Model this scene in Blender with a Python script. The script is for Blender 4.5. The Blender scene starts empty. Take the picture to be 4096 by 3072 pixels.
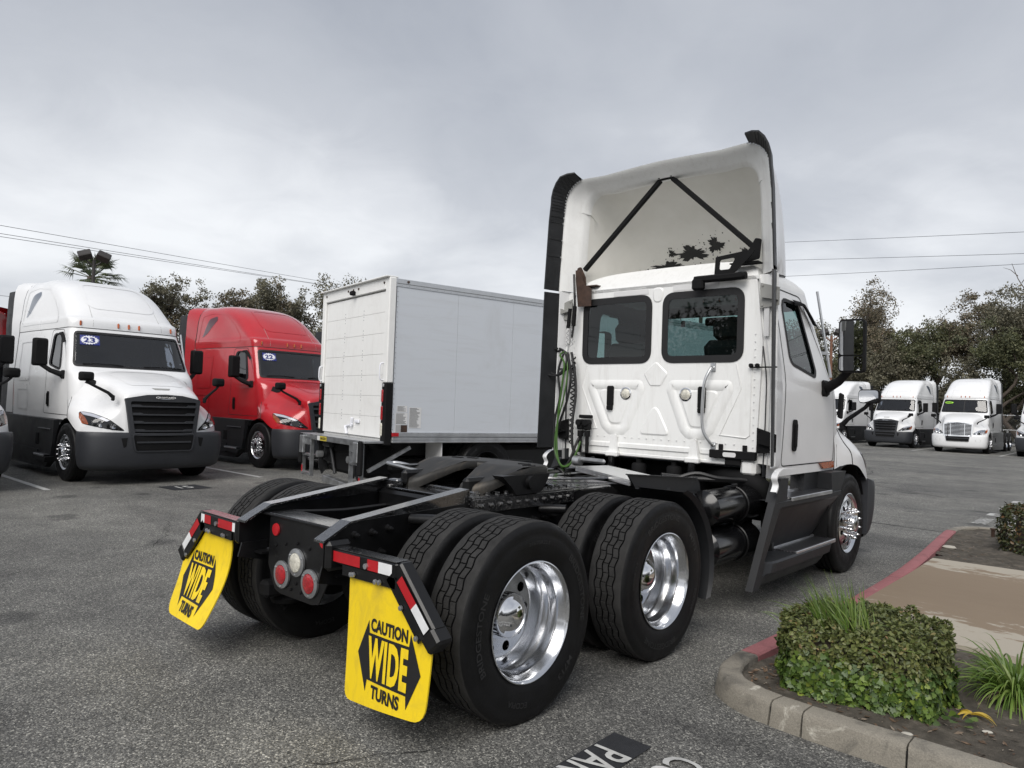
import bpy, bmesh, math, random
import numpy as np
from mathutils import Vector, Matrix
from mathutils.bvhtree import BVHTree
from mathutils.geometry import tessellate_polygon

# ------------------------------------------------------------------ camera, sky, sun, exposure
SC = bpy.context.scene
COL = SC.collection
R = math.radians
cam_data = bpy.data.cameras.new('camera')
cam = bpy.data.objects.new('camera', cam_data)
COL.objects.link(cam)
cam_data.sensor_width = 36.0
cam_data.lens = 25.50
cam_data.clip_start = 0.05
cam_data.clip_end = 2000
_y, _p, _r = R(41.775), R(1.6646), R(2.0039)
_f = Vector((-math.sin(_y) * math.cos(_p), math.cos(_y) * math.cos(_p), math.sin(_p)))
_r0 = Vector((math.cos(_y), math.sin(_y), 0))
_u0 = _r0.cross(_f)
_rt = _r0 * math.cos(_r) + _u0 * math.sin(_r)
_up = -_r0 * math.sin(_r) + _u0 * math.cos(_r)
M4 = Matrix.Identity(4)
for i in range(3):
    M4[i][0] = _rt[i]; M4[i][1] = _up[i]; M4[i][2] = -_f[i]
M4.translation = Vector((3.557, -2.8534, 1.5896))
cam.matrix_world = M4
SC.camera = cam
SC.view_settings.view_transform = 'Standard'
SC.view_settings.look = 'None'
SC.view_settings.gamma = 1.0
SC.view_settings.exposure = 0.92
SC.view_settings.use_curve_mapping = False
SUN_AZ = math.atan2(0.30, -0.75)      # clockwise from +Y
SUN_EL = R(44)

world = bpy.data.worlds.new('World')
SC.world = world
world.use_nodes = True
nt = world.node_tree
nt.nodes.clear()
N = nt.nodes.new
def lk(a, b): nt.links.new(a, b)
out = N('ShaderNodeOutputWorld')
sky = N('ShaderNodeTexSky'); sky.sky_type = 'NISHITA'; sky.sun_disc = False
sky.sun_elevation = SUN_EL; sky.sun_rotation = SUN_AZ
sky.air_density = 1.0; sky.dust_density = 3.0
bg1 = N('ShaderNodeBackground'); bg1.inputs[1].default_value = 0.07
lk(sky.outputs[0], bg1.inputs[0])
tc = N('ShaderNodeTexCoord')
sep = N('ShaderNodeSeparateXYZ'); lk(tc.outputs['Generated'], sep.inputs[0])
zz = N('ShaderNodeMath'); zz.operation = 'MAXIMUM'; lk(sep.outputs[2], zz.inputs[0]); zz.inputs[1].default_value = 0.0
za = N('ShaderNodeMath'); za.operation = 'ADD'; lk(zz.outputs[0], za.inputs[0]); za.inputs[1].default_value = 0.22
dv = N('ShaderNodeVectorMath'); dv.operation = 'DIVIDE'; lk(tc.outputs['Generated'], dv.inputs[0])
cmb = N('ShaderNodeCombineXYZ'); lk(za.outputs[0], cmb.inputs[0]); lk(za.outputs[0], cmb.inputs[1]); cmb.inputs[2].default_value = 1.0
lk(cmb.outputs[0], dv.inputs[1])
n1 = N('ShaderNodeTexNoise'); n1.inputs['Scale'].default_value = 0.95; n1.inputs['Detail'].default_value = 6; n1.inputs['Roughness'].default_value = 0.47
n1.inputs['Distortion'].default_value = 0.5
lk(dv.outputs[0], n1.inputs['Vector'])
n2 = N('ShaderNodeTexNoise'); n2.inputs['Scale'].default_value = 3.4; n2.inputs['Detail'].default_value = 7; n2.inputs['Roughness'].default_value = 0.6; n2.inputs['Distortion'].default_value = 0.6
lk(dv.outputs[0], n2.inputs['Vector'])
# overcast gets brighter towards the horizon, all round
hz = N('ShaderNodeMapRange'); lk(sep.outputs[2], hz.inputs[0])
hz.inputs[1].default_value = 0.06; hz.inputs[2].default_value = 0.52; hz.inputs[3].default_value = 1.0; hz.inputs[4].default_value = 0.0
hz.interpolation_type = 'SMOOTHERSTEP'
m1 = N('ShaderNodeMath'); m1.operation = 'MULTIPLY_ADD'; lk(n1.outputs[0], m1.inputs[0]); m1.inputs[1].default_value = 2.3
lk(hz.outputs[0], m1.inputs[2])
m2 = N('ShaderNodeMath'); m2.operation = 'MULTIPLY_ADD'; lk(n2.outputs[0], m2.inputs[0]); m2.inputs[1].default_value = 0.48
lk(m1.outputs[0], m2.inputs[2])
rp = N('ShaderNodeValToRGB'); lk(m2.outputs[0], rp.inputs[0])
cr = rp.color_ramp
m2s = N('ShaderNodeMapRange'); lk(m2.outputs[0], m2s.inputs[0]); m2s.inputs[1].default_value = 1.02; m2s.inputs[2].default_value = 2.55
lk(m2s.outputs[0], rp.inputs[0])
cr.elements[0].position = 0.0; cr.elements[0].color = (0.245, 0.263, 0.300, 1)
cr.elements[1].position = 1.0; cr.elements[1].color = (0.585, 0.597, 0.615, 1)
e = cr.elements.new(0.55); e.color = (0.370, 0.385, 0.415, 1)
bg2 = N('ShaderNodeBackground'); lk(rp.outputs[0], bg2.inputs[0]); bg2.inputs[1].default_value = 0.87
mx = N('ShaderNodeMixShader'); mx.inputs[0].default_value = 0.93
lk(bg1.outputs[0], mx.inputs[1]); lk(bg2.outputs[0], mx.inputs[2]); lk(mx.outputs[0], out.inputs[0])

sun_data = bpy.data.lights.new('sun', 'SUN')
sun_data.energy = 1.5; sun_data.angle = R(42); sun_data.color = (1.0, 0.965, 0.92)
sun = bpy.data.objects.new('sun', sun_data); COL.objects.link(sun)
_d = Vector((math.sin(SUN_AZ) * math.cos(SUN_EL), math.cos(SUN_AZ) * math.cos(SUN_EL), math.sin(SUN_EL)))
sun.rotation_euler = (-_d).to_track_quat('-Z', 'Y').to_euler()
sun.location = (0, -10, 30)

# ------------------------------------------------------------------ materials
def newmat(name):
    m = bpy.data.materials.new(name); m.use_nodes = True
    t = m.node_tree; b = t.nodes['Principled BSDF']
    return m, t, b
def ramp(t, src, stops):
    r = t.nodes.new('ShaderNodeValToRGB'); t.links.new(src, r.inputs[0])
    el = r.color_ramp.elements
    el[0].position, el[0].color = stops[0][0], (*stops[0][1], 1)
    el[1].position, el[1].color = stops[-1][0], (*stops[-1][1], 1)
    for p, c in stops[1:-1]:
        q = el.new(p); q.color = (*c, 1)
    return r
def noise(t, scale, detail=4, rough=0.55, vec=None, dist=0.0):
    n = t.nodes.new('ShaderNodeTexNoise')
    n.inputs['Scale'].default_value = scale; n.inputs['Detail'].default_value = detail; n.inputs['Roughness'].default_value = rough
    n.inputs['Distortion'].default_value = dist
    if vec is None:
        c = t.nodes.new('ShaderNodeTexCoord'); vec = c.outputs['Object']
    t.links.new(vec, n.inputs['Vector'])
    return n
def bump(t, b, h, strength=0.3, dist=0.01):
    n = t.nodes.new('ShaderNodeBump'); n.inputs['Strength'].default_value = strength; n.inputs['Distance'].default_value = dist
    t.links.new(h, n.inputs['Height']); t.links.new(n.outputs[0], b.inputs['Normal'])
    return n
def sm(name, col, rough=0.5, metal=0.0, var=0.12, vscale=3.0, coat=0.0, bmp=0.0, bscale=40, rvar=0.0, spec=0.5):
    """plain surface with a little grime and unevenness"""
    m, t, b = newmat(name)
    n = noise(t, vscale, 5, 0.6)
    lo = tuple(c * (1 - var) for c in col); hi = tuple(min(1, c * (1 + var)) for c in col)
    r = ramp(t, n.outputs[0], [(0.3, lo), (0.7, hi)])
    t.links.new(r.outputs[0], b.inputs['Base Color'])
    b.inputs['Roughness'].default_value = rough; b.inputs['Metallic'].default_value = metal
    b.inputs['Specular IOR Level'].default_value = spec
    if coat: b.inputs['Coat Weight'].default_value = coat; b.inputs['Coat Roughness'].default_value = 0.06
    if rvar:
        mr = t.nodes.new('ShaderNodeMapRange'); t.links.new(n.outputs[0], mr.inputs[0])
        mr.inputs[1].default_value = .3; mr.inputs[2].default_value = .7
        mr.inputs[3].default_value = max(0.02, rough - rvar); mr.inputs[4].default_value = min(1, rough + rvar)
        t.links.new(mr.outputs[0], b.inputs['Roughness'])
    if bmp:
        n2 = noise(t, bscale, 4, 0.6); bump(t, b, n2.outputs[0], bmp, 0.01)
    return m
MT = {}
MT['white'] = sm('white_paint', (0.775, 0.78, 0.785), 0.32, var=0.03, vscale=1.6, coat=0.35, rvar=0.06)
MT['treadtop'] = sm('dusty_tread_rubber', (0.026, 0.0255, 0.025), 0.8, var=0.35, vscale=14, bmp=0.4, bscale=160, spec=0.3)
MT['red'] = sm('red_paint', (0.43, 0.010, 0.017), 0.25, var=0.08, vscale=1.4, coat=0.7)
MT['plastic'] = sm('dark_grey_plastic', (0.0125, 0.0135, 0.0155), 0.52, var=0.18, vscale=2.5, rvar=0.08)
MT['gplastic'] = sm('grey_bumper_plastic', (0.027, 0.029, 0.034), 0.50, var=0.12, vscale=2.0)
MT['black'] = sm('black_chassis_paint', (0.0055, 0.0055, 0.006), 0.36, var=0.3, vscale=6, rvar=0.10, spec=0.4)
MT['gloss'] = sm('gloss_black_steel', (0.005, 0.005, 0.0056), 0.16, var=0.3, vscale=4, rvar=0.05)
MT['matte'] = sm('matte_black', (0.0050, 0.0050, 0.0056), 0.8, var=0.2, vscale=6, spec=0.25)
MT['rubber'] = sm('tyre_rubber', (0.0055, 0.0055, 0.006), 0.52, var=0.35, vscale=9, rvar=0.14, bmp=0.15, bscale=120, spec=0.28)
MT['tyretext'] = sm('raised_tyre_lettering', (0.022, 0.022, 0.023), 0.5, var=0.3, vscale=12)
MT['flaprubber'] = sm('black_extender_rubber', (0.013, 0.014, 0.016), 0.55, var=0.3, vscale=8, rvar=0.1)
MT['alu'] = sm('polished_aluminium', (0.66, 0.67, 0.69), 0.17, 1.0, var=0.03, vscale=3, rvar=0.04)
MT['chrome'] = sm('chrome', (0.83, 0.83, 0.84), 0.04, 1.0, var=0.03, vscale=5)
MT['steel'] = sm('galvanised_steel', (0.42, 0.43, 0.44), 0.42, 0.85, var=0.22, vscale=9, rvar=0.1)
MT['alum'] = sm('mill_aluminium', (0.60, 0.61, 0.62), 0.36, 0.9, var=0.12, vscale=6, rvar=0.08)
MT['ink'] = sm('black_ink', (0.010, 0.010, 0.011), 0.55, var=0.1)
MT['tape_r'] = sm('red_tape', (0.42, 0.012, 0.018), 0.32, var=0.12, vscale=14)
MT['tape_w'] = sm('white_tape', (0.74, 0.75, 0.76), 0.34, var=0.1, vscale=14)
MT['lens_r'] = sm('red_lens', (0.34, 0.006, 0.012), 0.12, var=0.35, vscale=45, coat=0.8, bmp=0.5, bscale=90)
MT['lens_w'] = sm('clear_lens', (0.62, 0.60, 0.52), 0.14, var=0.3, vscale=45, coat=0.8, bmp=0.5, bscale=90)
MT['amber'] = sm('amber_lens', (0.42, 0.085, 0.01), 0.15, var=0.2, vscale=20, coat=0.8)
MT['seal'] = sm('black_seal', (0.009, 0.009, 0.010), 0.6, var=0.2)
MT['cloth'] = sm('dark_seat_cloth', (0.014, 0.014, 0.016), 0.9, var=0.2)
MT['hose_k'] = sm('black_hose', (0.012, 0.012, 0.013), 0.45, var=0.2)
MT['hose_g'] = sm('green_hose', (0.045, 0.115, 0.016), 0.42, var=0.15)
MT['rust'] = sm('rusty_brown_steel', (0.055, 0.03, 0.02), 0.6, var=0.4, vscale=18)
MT['paintline'] = sm('white_road_paint', (0.46, 0.46, 0.445), 0.75, var=0.25, vscale=14)
MT['patch'] = sm('black_sealer', (0.018, 0.019, 0.022), 0.7, var=0.25, vscale=14, bmp=0.4, bscale=160)
MT['crack'] = sm('dark_crack', (0.014, 0.014, 0.013), 0.95, var=0.2)
MT['blue'] = sm('blue_sticker', (0.02, 0.03, 0.19), 0.4, var=0.05)
MT['stickw'] = sm('white_sticker', (0.78, 0.79, 0.84), 0.4, var=0.03)
MT['green'] = sm('green_sticker', (0.35, 0.72, 0.06), 0.4, var=0.05)
MT['labelp'] = sm('paper_label', (0.66, 0.66, 0.66), 0.5, var=0.05)
MT['labely'] = sm('yellow_label', (0.62, 0.50, 0.05), 0.5, var=0.05)
MT['wire'] = sm('wire', (0.06, 0.065, 0.075), 0.6, var=0.05)
MT['polebrown'] = sm('weathered_pole', (0.16, 0.075, 0.045), 0.7, var=0.2)
MT['bronze'] = sm('bronze_lamp_housing', (0.035, 0.03, 0.028), 0.5, var=0.2)
MT['iron'] = sm('dark_cast_iron', (0.035, 0.036, 0.038), 0.45, 0.3, var=0.35, vscale=12, rvar=0.12)
MT['greypaint'] = sm('grey_satin_bracket', (0.30, 0.30, 0.285), 0.45, var=0.08)

def glassmat(name, tint, refl=0.9, ior=1.6):
    m, t, b = newmat(name); t.nodes.remove(b)
    o = t.nodes['Material Output']
    tr = t.nodes.new('ShaderNodeBsdfTransparent'); tr.inputs[0].default_value = (*tint, 1)
    gl = t.nodes.new('ShaderNodeBsdfGlossy'); gl.inputs[0].default_value = (refl, refl, refl, 1); gl.inputs['Roughness'].default_value = 0.015
    fr = t.nodes.new('ShaderNodeFresnel')
    ge = t.nodes.new('ShaderNodeNewGeometry'); io = t.nodes.new('ShaderNodeMapRange')   # a thin pane reflects alike from both sides
    t.links.new(ge.outputs['Backfacing'], io.inputs[0]); io.inputs[3].default_value = ior; io.inputs[4].default_value = 1 / ior; t.links.new(io.outputs[0], fr.inputs[0])
    mxn = t.nodes.new('ShaderNodeMixShader')
    t.links.new(fr.outputs[0], mxn.inputs[0]); t.links.new(tr.outputs[0], mxn.inputs[1]); t.links.new(gl.outputs[0], mxn.inputs[2])
    t.links.new(mxn.outputs[0], o.inputs[0])
    return m
MT['glass'] = glassmat('tinted_glass', (0.42, 0.54, 0.53))
MT['glassd'] = glassmat('dark_windshield_glass', (0.42, 0.45, 0.50), ior=1.8)
MT['lens'] = glassmat('headlamp_lens', (0.75, 0.76, 0.78))
MT['blocker'] = sm('grey_blocker', (0.13, 0.135, 0.15), 0.9, var=0.2, vscale=6)  # grey of the added panel behind the seats, sets the windshield tone
MT['dash'] = sm('grey_interior', (0.055, 0.058, 0.065), 0.85, var=0.2)
def mirrormat():
    m, t, b = newmat('mirror_glass')
    b.inputs['Base Color'].default_value = (0.82, 0.83, 0.84, 1); b.inputs['Metallic'].default_value = 1; b.inputs['Roughness'].default_value = 0.01
    return m
MT['mirror'] = mirrormat()

def wetblack():
    """black painted steel whose up-facing sides carry beads of rain"""
    m, t, b = newmat('wet_black_steel')
    b.inputs['Base Color'].default_value = (0.009, 0.009, 0.010, 1)
    c = t.nodes.new('ShaderNodeTexCoord')
    v = t.nodes.new('ShaderNodeTexVoronoi'); v.inputs['Scale'].default_value = 62; v.inputs['Randomness'].default_value = 1
    t.links.new(c.outputs['Object'], v.inputs['Vector'])
    r = ramp(t, v.outputs['Distance'], [(0.20, (1, 1, 1)), (0.42, (0, 0, 0))])
    n2 = noise(t, 7, 3)
    mm = t.nodes.new('ShaderNodeMath'); mm.operation = 'MULTIPLY'
    r2 = ramp(t, n2.outputs[0], [(0.35, (0.15, .15, .15)), (0.6, (1, 1, 1))])
    t.links.new(r.outputs[0], mm.inputs[0]); t.links.new(r2.outputs[0], mm.inputs[1])
    bump(t, b, mm.outputs[0], 1.0, 0.02)
    b.inputs['Roughness'].default_value = 0.27
    b.inputs['Coat Weight'].default_value = 1.0; b.inputs['Coat Roughness'].default_value = 0.12; b.inputs['Coat IOR'].default_value = 2.1; b.inputs['Specular IOR Level'].default_value = 0.9
    return m
MT['wet'] = wetblack()
def greasy():
    m, t, b = newmat('worn_greased_steel')
    c = t.nodes.new('ShaderNodeTexCoord')
    mp = t.nodes.new('ShaderNodeMapping'); mp.inputs['Scale'].default_value = (14, 2.2, 4); t.links.new(c.outputs['Object'], mp.inputs['Vector'])
    n = noise(t, 1.6, 6, 0.65, mp.outputs[0], 0.6)
    r = ramp(t, n.outputs[0], [(0.3, (0.010, 0.010, 0.0095)), (0.55, (0.027, 0.025, 0.022)), (0.74, (0.070, 0.057, 0.042))])
    t.links.new(r.outputs[0], b.inputs['Base Color'])
    b.inputs['Roughness'].default_value = 0.5; b.inputs['Metallic'].default_value = 0.35
    bump(t, b, n.outputs[0], 0.25, 0.004)
    return m
MT['grease'] = greasy()
def treadplate(name, col):
    m, t, b = newmat(name)
    c = t.nodes.new('ShaderNodeTexCoord')
    mp = t.nodes.new('ShaderNodeMapping'); mp.inputs['Rotation'].default_value = (0, 0, R(45)); mp.inputs['Scale'].default_value = (46, 46, 46)
    t.links.new(c.outputs['Object'], mp.inputs['Vector'])
    v = t.nodes.new('ShaderNodeTexVoronoi'); v.inputs['Scale'].default_value = 1.0; v.inputs['Randomness'].default_value = 0.15
    t.links.new(mp.outputs[0], v.inputs['Vector'])
    r = ramp(t, v.outputs['Distance'], [(0.18, (1, 1, 1)), (0.34, (0, 0, 0))])
    b.inputs['Base Color'].default_value = (*col, 1); b.inputs['Metallic'].default_value = 0.9; b.inputs['Roughness'].default_value = 0.32
    bump(t, b, r.outputs[0], 0.9, 0.006)
    return m
MT['tread'] = treadplate('aluminium_tread_plate', (0.80, 0.81, 0.82))
def gripstep():
    m, t, b = newmat('dark_grip_step')
    c = t.nodes.new('ShaderNodeTexCoord')
    v = t.nodes.new('ShaderNodeTexVoronoi'); v.inputs['Scale'].default_value = 38; v.inputs['Randomness'].default_value = 0.1
    t.links.new(c.outputs['Object'], v.inputs['Vector'])
    r = ramp(t, v.outputs['Distance'], [(0.20, (0.80, 0.80, 0.81)), (0.40, (0.13, 0.13, 0.14))])
    t.links.new(r.outputs[0], b.inputs['Base Color']); b.inputs['Metallic'].default_value = 0.85; b.inputs['Roughness'].default_value = 0.34
    bump(t, b, r.outputs[0], 0.8, 0.005)
    return m
MT['grip'] = gripstep()
def fairing_inside():
    """cream gel-coat, slightly uneven"""
    m, t, b = newmat('cream_fairing_inside')
    c = t.nodes.new('ShaderNodeTexCoord')
    n = noise(t, 3.0, 4, 0.6, c.outputs['Object'])
    base = ramp(t, n.outputs[0], [(0.3, (0.69, 0.68, 0.635)), (0.7, (0.76, 0.75, 0.715))])
    t.links.new(base.outputs[0], b.inputs['Base Color']); b.inputs['Roughness'].default_value = 0.55
    return m
MT['cream'] = fairing_inside()

def grimy(name, col, dirt, rough, streak, amount, scale=5.0, coat=0.0):
    """painted sheet with road grime: fine vertical runs and smudges"""
    m, t, b = newmat(name)
    c = t.nodes.new('ShaderNodeTexCoord'); mp = t.nodes.new('ShaderNodeMapping'); mp.inputs['Scale'].default_value = streak; t.links.new(c.outputs['Object'], mp.inputs['Vector'])
    n1_ = noise(t, scale, 7, 0.68, mp.outputs[0], 0.4); n2_ = noise(t, scale * .6, 6, 0.7, c.outputs['Object'], 0.6)
    r1 = ramp(t, n1_.outputs[0], [(0.50, (0, 0, 0)), (0.80, (amount,) * 3)]); r2 = ramp(t, n2_.outputs[0], [(0.52, (0, 0, 0)), (0.78, (amount,) * 3)])
    ad = t.nodes.new('ShaderNodeMath'); ad.operation = 'MAXIMUM'; t.links.new(r1.outputs[0], ad.inputs[0]); t.links.new(r2.outputs[0], ad.inputs[1])
    mxc = t.nodes.new('ShaderNodeMix'); mxc.data_type = 'RGBA'; t.links.new(ad.outputs[0], mxc.inputs['Factor']); mxc.inputs[6].default_value = (*col, 1); mxc.inputs[7].default_value = (*dirt, 1)
    t.links.new(mxc.outputs[2], b.inputs['Base Color'])
    mr = t.nodes.new('ShaderNodeMapRange'); t.links.new(n2_.outputs[0], mr.inputs[0]); mr.inputs[3].default_value = rough - .1; mr.inputs[4].default_value = rough + .15; t.links.new(mr.outputs[0], b.inputs['Roughness'])
    if coat: b.inputs['Coat Weight'].default_value = coat; b.inputs['Coat Roughness'].default_value = 0.08
    return m
MT['white2'] = grimy('white_cab_paint', (0.815, 0.82, 0.81), (0.42, 0.40, 0.36), 0.36, (5, 5, .7), 0.30, 4.0, 0.25)
MT['yellow'] = grimy('yellow_flap', (0.88, 0.63, 0.010), (0.22, 0.16, 0.06), 0.48, (3, 3, 1), 0.38, 7.0)
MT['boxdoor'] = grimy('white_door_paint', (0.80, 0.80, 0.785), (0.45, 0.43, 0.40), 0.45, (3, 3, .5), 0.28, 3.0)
MT['boxside'] = grimy('shaded_white_panel', (0.58, 0.61, 0.65), (0.40, 0.40, 0.40), 0.40, (.5, .5, 6), 0.30, 2.0)  # white side panels, the shade of that side put into the paint, plus grime
def asphalt():
    m, t, b = newmat('asphalt_with_stone_chips')
    c = t.nodes.new('ShaderNodeTexCoord'); P = c.outputs['Object']
    v = t.nodes.new('ShaderNodeTexVoronoi'); v.inputs['Scale'].default_value = 135; t.links.new(P, v.inputs['Vector'])
    sepc = t.nodes.new('ShaderNodeSeparateColor'); t.links.new(v.outputs['Color'], sepc.inputs[0])
    chips = ramp(t, sepc.outputs[0], [(0.0, (0.046, 0.046, 0.045)), (0.45, (0.108, 0.107, 0.102)), (0.78, (0.172, 0.169, 0.160)), (0.93, (0.28, 0.273, 0.255)), (1.0, (0.45, 0.44, 0.40))])
    v2 = t.nodes.new('ShaderNodeTexVoronoi'); v2.inputs['Scale'].default_value = 320; t.links.new(P, v2.inputs['Vector'])
    sep2 = t.nodes.new('ShaderNodeSeparateColor'); t.links.new(v2.outputs['Color'], sep2.inputs[0])
    fine = ramp(t, sep2.outputs[0], [(0.0, (0.62, 0.62, 0.62)), (1.0, (1.36, 1.36, 1.34))])
    mul = t.nodes.new('ShaderNodeMix'); mul.data_type = 'RGBA'; mul.blend_type = 'MULTIPLY'; mul.inputs['Factor'].default_value = 1
    t.links.new(chips.outputs[0], mul.inputs[6]); t.links.new(fine.outputs[0], mul.inputs[7])
    big = noise(t, 0.35, 5, 0.6, P, 0.4)
    br = ramp(t, big.outputs[0], [(0.28, (0.72, 0.72, 0.73)), (0.5, (1.05, 1.05, 1.04)), (0.72, (1.40, 1.39, 1.36))])
    mul2 = t.nodes.new('ShaderNodeMix'); mul2.data_type = 'RGBA'; mul2.blend_type = 'MULTIPLY'; mul2.inputs['Factor'].default_value = 1
    t.links.new(mul.outputs[2], mul2.inputs[6]); t.links.new(br.outputs[0], mul2.inputs[7])
    mid = noise(t, 2.3, 4, 0.6, P)
    br2 = ramp(t, mid.outputs[0], [(0.3, (0.82, 0.82, 0.82)), (0.7, (1.2, 1.2, 1.2))])
    mul3 = t.nodes.new('ShaderNodeMix'); mul3.data_type = 'RGBA'; mul3.blend_type = 'MULTIPLY'; mul3.inputs['Factor'].default_value = 1
    t.links.new(mul2.outputs[2], mul3.inputs[6]); t.links.new(br2.outputs[0], mul3.inputs[7])
    # oil and tyre stains in streaks along the driving aisle
    mp = t.nodes.new('ShaderNodeMapping'); mp.inputs['Scale'].default_value = (0.10, 0.75, 1); t.links.new(P, mp.inputs['Vector'])
    st = noise(t, 1.0, 5, 0.6, mp.outputs[0], 0.8)
    br3 = ramp(t, st.outputs[0], [(0.30, (0.62, 0.62, 0.63)), (0.45, (1, 1, 1)), (0.75, (1.12, 1.12, 1.10))])
    mul4 = t.nodes.new('ShaderNodeMix'); mul4.data_type = 'RGBA'; mul4.blend_type = 'MULTIPLY'; mul4.inputs['Factor'].default_value = 1
    t.links.new(mul3.outputs[2], mul4.inputs[6]); t.links.new(br3.outputs[0], mul4.inputs[7])
    # scattered oil drips
    vo = t.nodes.new('ShaderNodeTexVoronoi'); vo.inputs['Scale'].default_value = 0.9; vo.inputs['Randomness'].default_value = 1
    wob = noise(t, 5, 5, 0.65, P); wa = t.nodes.new('ShaderNodeMath'); wa.operation = 'MULTIPLY_ADD'; t.links.new(vo.outputs['Distance'], wa.inputs[0]); wa.inputs[1].default_value = 1.0
    ws = t.nodes.new('ShaderNodeMath'); ws.operation = 'MULTIPLY'; t.links.new(wob.outputs[0], ws.inputs[0]); ws.inputs[1].default_value = -0.22; t.links.new(ws.outputs[0], wa.inputs[2])
    t.links.new(P, vo.inputs['Vector'])
    od = ramp(t, wa.outputs[0], [(0.0, (0.55, 0.55, 0.56)), (0.07, (1, 1, 1))])
    mul5 = t.nodes.new('ShaderNodeMix'); mul5.data_type = 'RGBA'; mul5.blend_type = 'MULTIPLY'; mul5.inputs['Factor'].default_value = 1
    t.links.new(mul4.outputs[2], mul5.inputs[6]); t.links.new(od.outputs[0], mul5.inputs[7])
    t.links.new(mul5.outputs[2], b.inputs['Base Color'])
    b.inputs['Roughness'].default_value = 0.72
    b.inputs['Specular IOR Level'].default_value = 0.35
    hmix = t.nodes.new('ShaderNodeMath'); hmix.operation = 'ADD'; t.links.new(v.outputs['Distance'], hmix.inputs[0]); t.links.new(v2.outputs['Distance'], hmix.inputs[1])
    bump(t, b, hmix.outputs[0], 0.55, 0.005).invert = True
    return m
MT['asphalt'] = asphalt()

def concrete(name, base, dark, light, streak=3.0):
    m, t, b = newmat(name)
    c = t.nodes.new('ShaderNodeTexCoord'); P = c.outputs['Object']
    n = noise(t, streak, 7, 0.68, P, 0.6)
    r = ramp(t, n.outputs[0], [(0.30, dark), (0.5, base), (0.60, base), (0.68, light)])
    n2 = noise(t, 160, 3, 0.6, P)
    r2 = ramp(t, n2.outputs[0], [(0.3, (0.75, 0.75, 0.75)), (0.7, (1.2, 1.2, 1.2))])
    mul = t.nodes.new('ShaderNodeMix'); mul.data_type = 'RGBA'; mul.blend_type = 'MULTIPLY'; mul.inputs['Factor'].default_value = 1
    t.links.new(r.outputs[0], mul.inputs[6]); t.links.new(r2.outputs[0], mul.inputs[7])
    t.links.new(mul.outputs[2], b.inputs['Base Color']); b.inputs['Roughness'].default_value = 0.85
    n3 = noise(t, 60, 6, 0.7, P); bump(t, b, n3.outputs[0], 0.5, 0.008)
    return m
MT['kerb'] = concrete('weathered_concrete', (0.235, 0.215, 0.178), (0.075, 0.070, 0.062), (0.50, 0.475, 0.41), 4.0)
MT['kerbred'] = concrete('faded_red_paint_on_concrete', (0.31, 0.118, 0.125), (0.22, 0.085, 0.09), (0.36, 0.21, 0.20), 4.0)
def slabmat():
    """tan wet concrete drying pale along its edges"""
    m, t, b = newmat('tan_concrete_slab')
    c = t.nodes.new('ShaderNodeTexCoord'); P = c.outputs['Object']
    sp = t.nodes.new('ShaderNodeSeparateXYZ'); t.links.new(P, sp.inputs[0])
    a = t.nodes.new('ShaderNodeMath'); a.operation = 'SUBTRACT'; t.links.new(sp.outputs[1], a.inputs[0]); a.inputs[1].default_value = 4.42
    ab = t.nodes.new('ShaderNodeMath'); ab.operation = 'ABSOLUTE'; t.links.new(a.outputs[0], ab.inputs[0])
    mp = t.nodes.new('ShaderNodeMapping'); mp.inputs['Scale'].default_value = (1.3, 3.2, 1); t.links.new(P, mp.inputs['Vector'])
    n = noise(t, 2.6, 8, 0.7, mp.outputs[0], 0.3)
    ma = t.nodes.new('ShaderNodeMath'); ma.operation = 'MULTIPLY_ADD'; t.links.new(n.outputs[0], ma.inputs[0]); ma.inputs[1].default_value = 2.4; t.links.new(ab.outputs[0], ma.inputs[2])
    r = ramp(t, ma.outputs[0], [(0.0, (0.185, 0.135, 0.088)), (0.955, (0.22, 0.165, 0.11)), (1.0, (0.38, 0.34, 0.275))])
    ms = t.nodes.new('ShaderNodeMath'); ms.operation = 'MULTIPLY'; t.links.new(ma.outputs[0], ms.inputs[0]); ms.inputs[1].default_value = 0.425
    t.links.new(ms.outputs[0], r.inputs[0])
    t.links.new(r.outputs[0], b.inputs['Base Color']); b.inputs['Roughness'].default_value = 0.7
    n3 = noise(t, 120, 4, 0.7, P); bump(t, b, n3.outputs[0], 0.3, 0.004)
    return m
MT['slab'] = slabmat()
def soilmat():
    m, t, b = newmat('damp_soil')
    n = noise(t, 9, 8, 0.7); r = ramp(t, n.outputs[0], [(0.3, (0.040, 0.034, 0.026)), (0.5, (0.085, 0.073, 0.057)), (0.66, (0.15, 0.13, 0.105)), (0.8, (0.26, 0.235, 0.20))])
    t.links.new(r.outputs[0], b.inputs['Base Color']); b.inputs['Roughness'].default_value = 0.95
    n2 = noise(t, 55, 8, 0.75); bump(t, b, n2.outputs[0], 0.9, 0.02)
    return m
MT['soil'] = soilmat()
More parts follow.
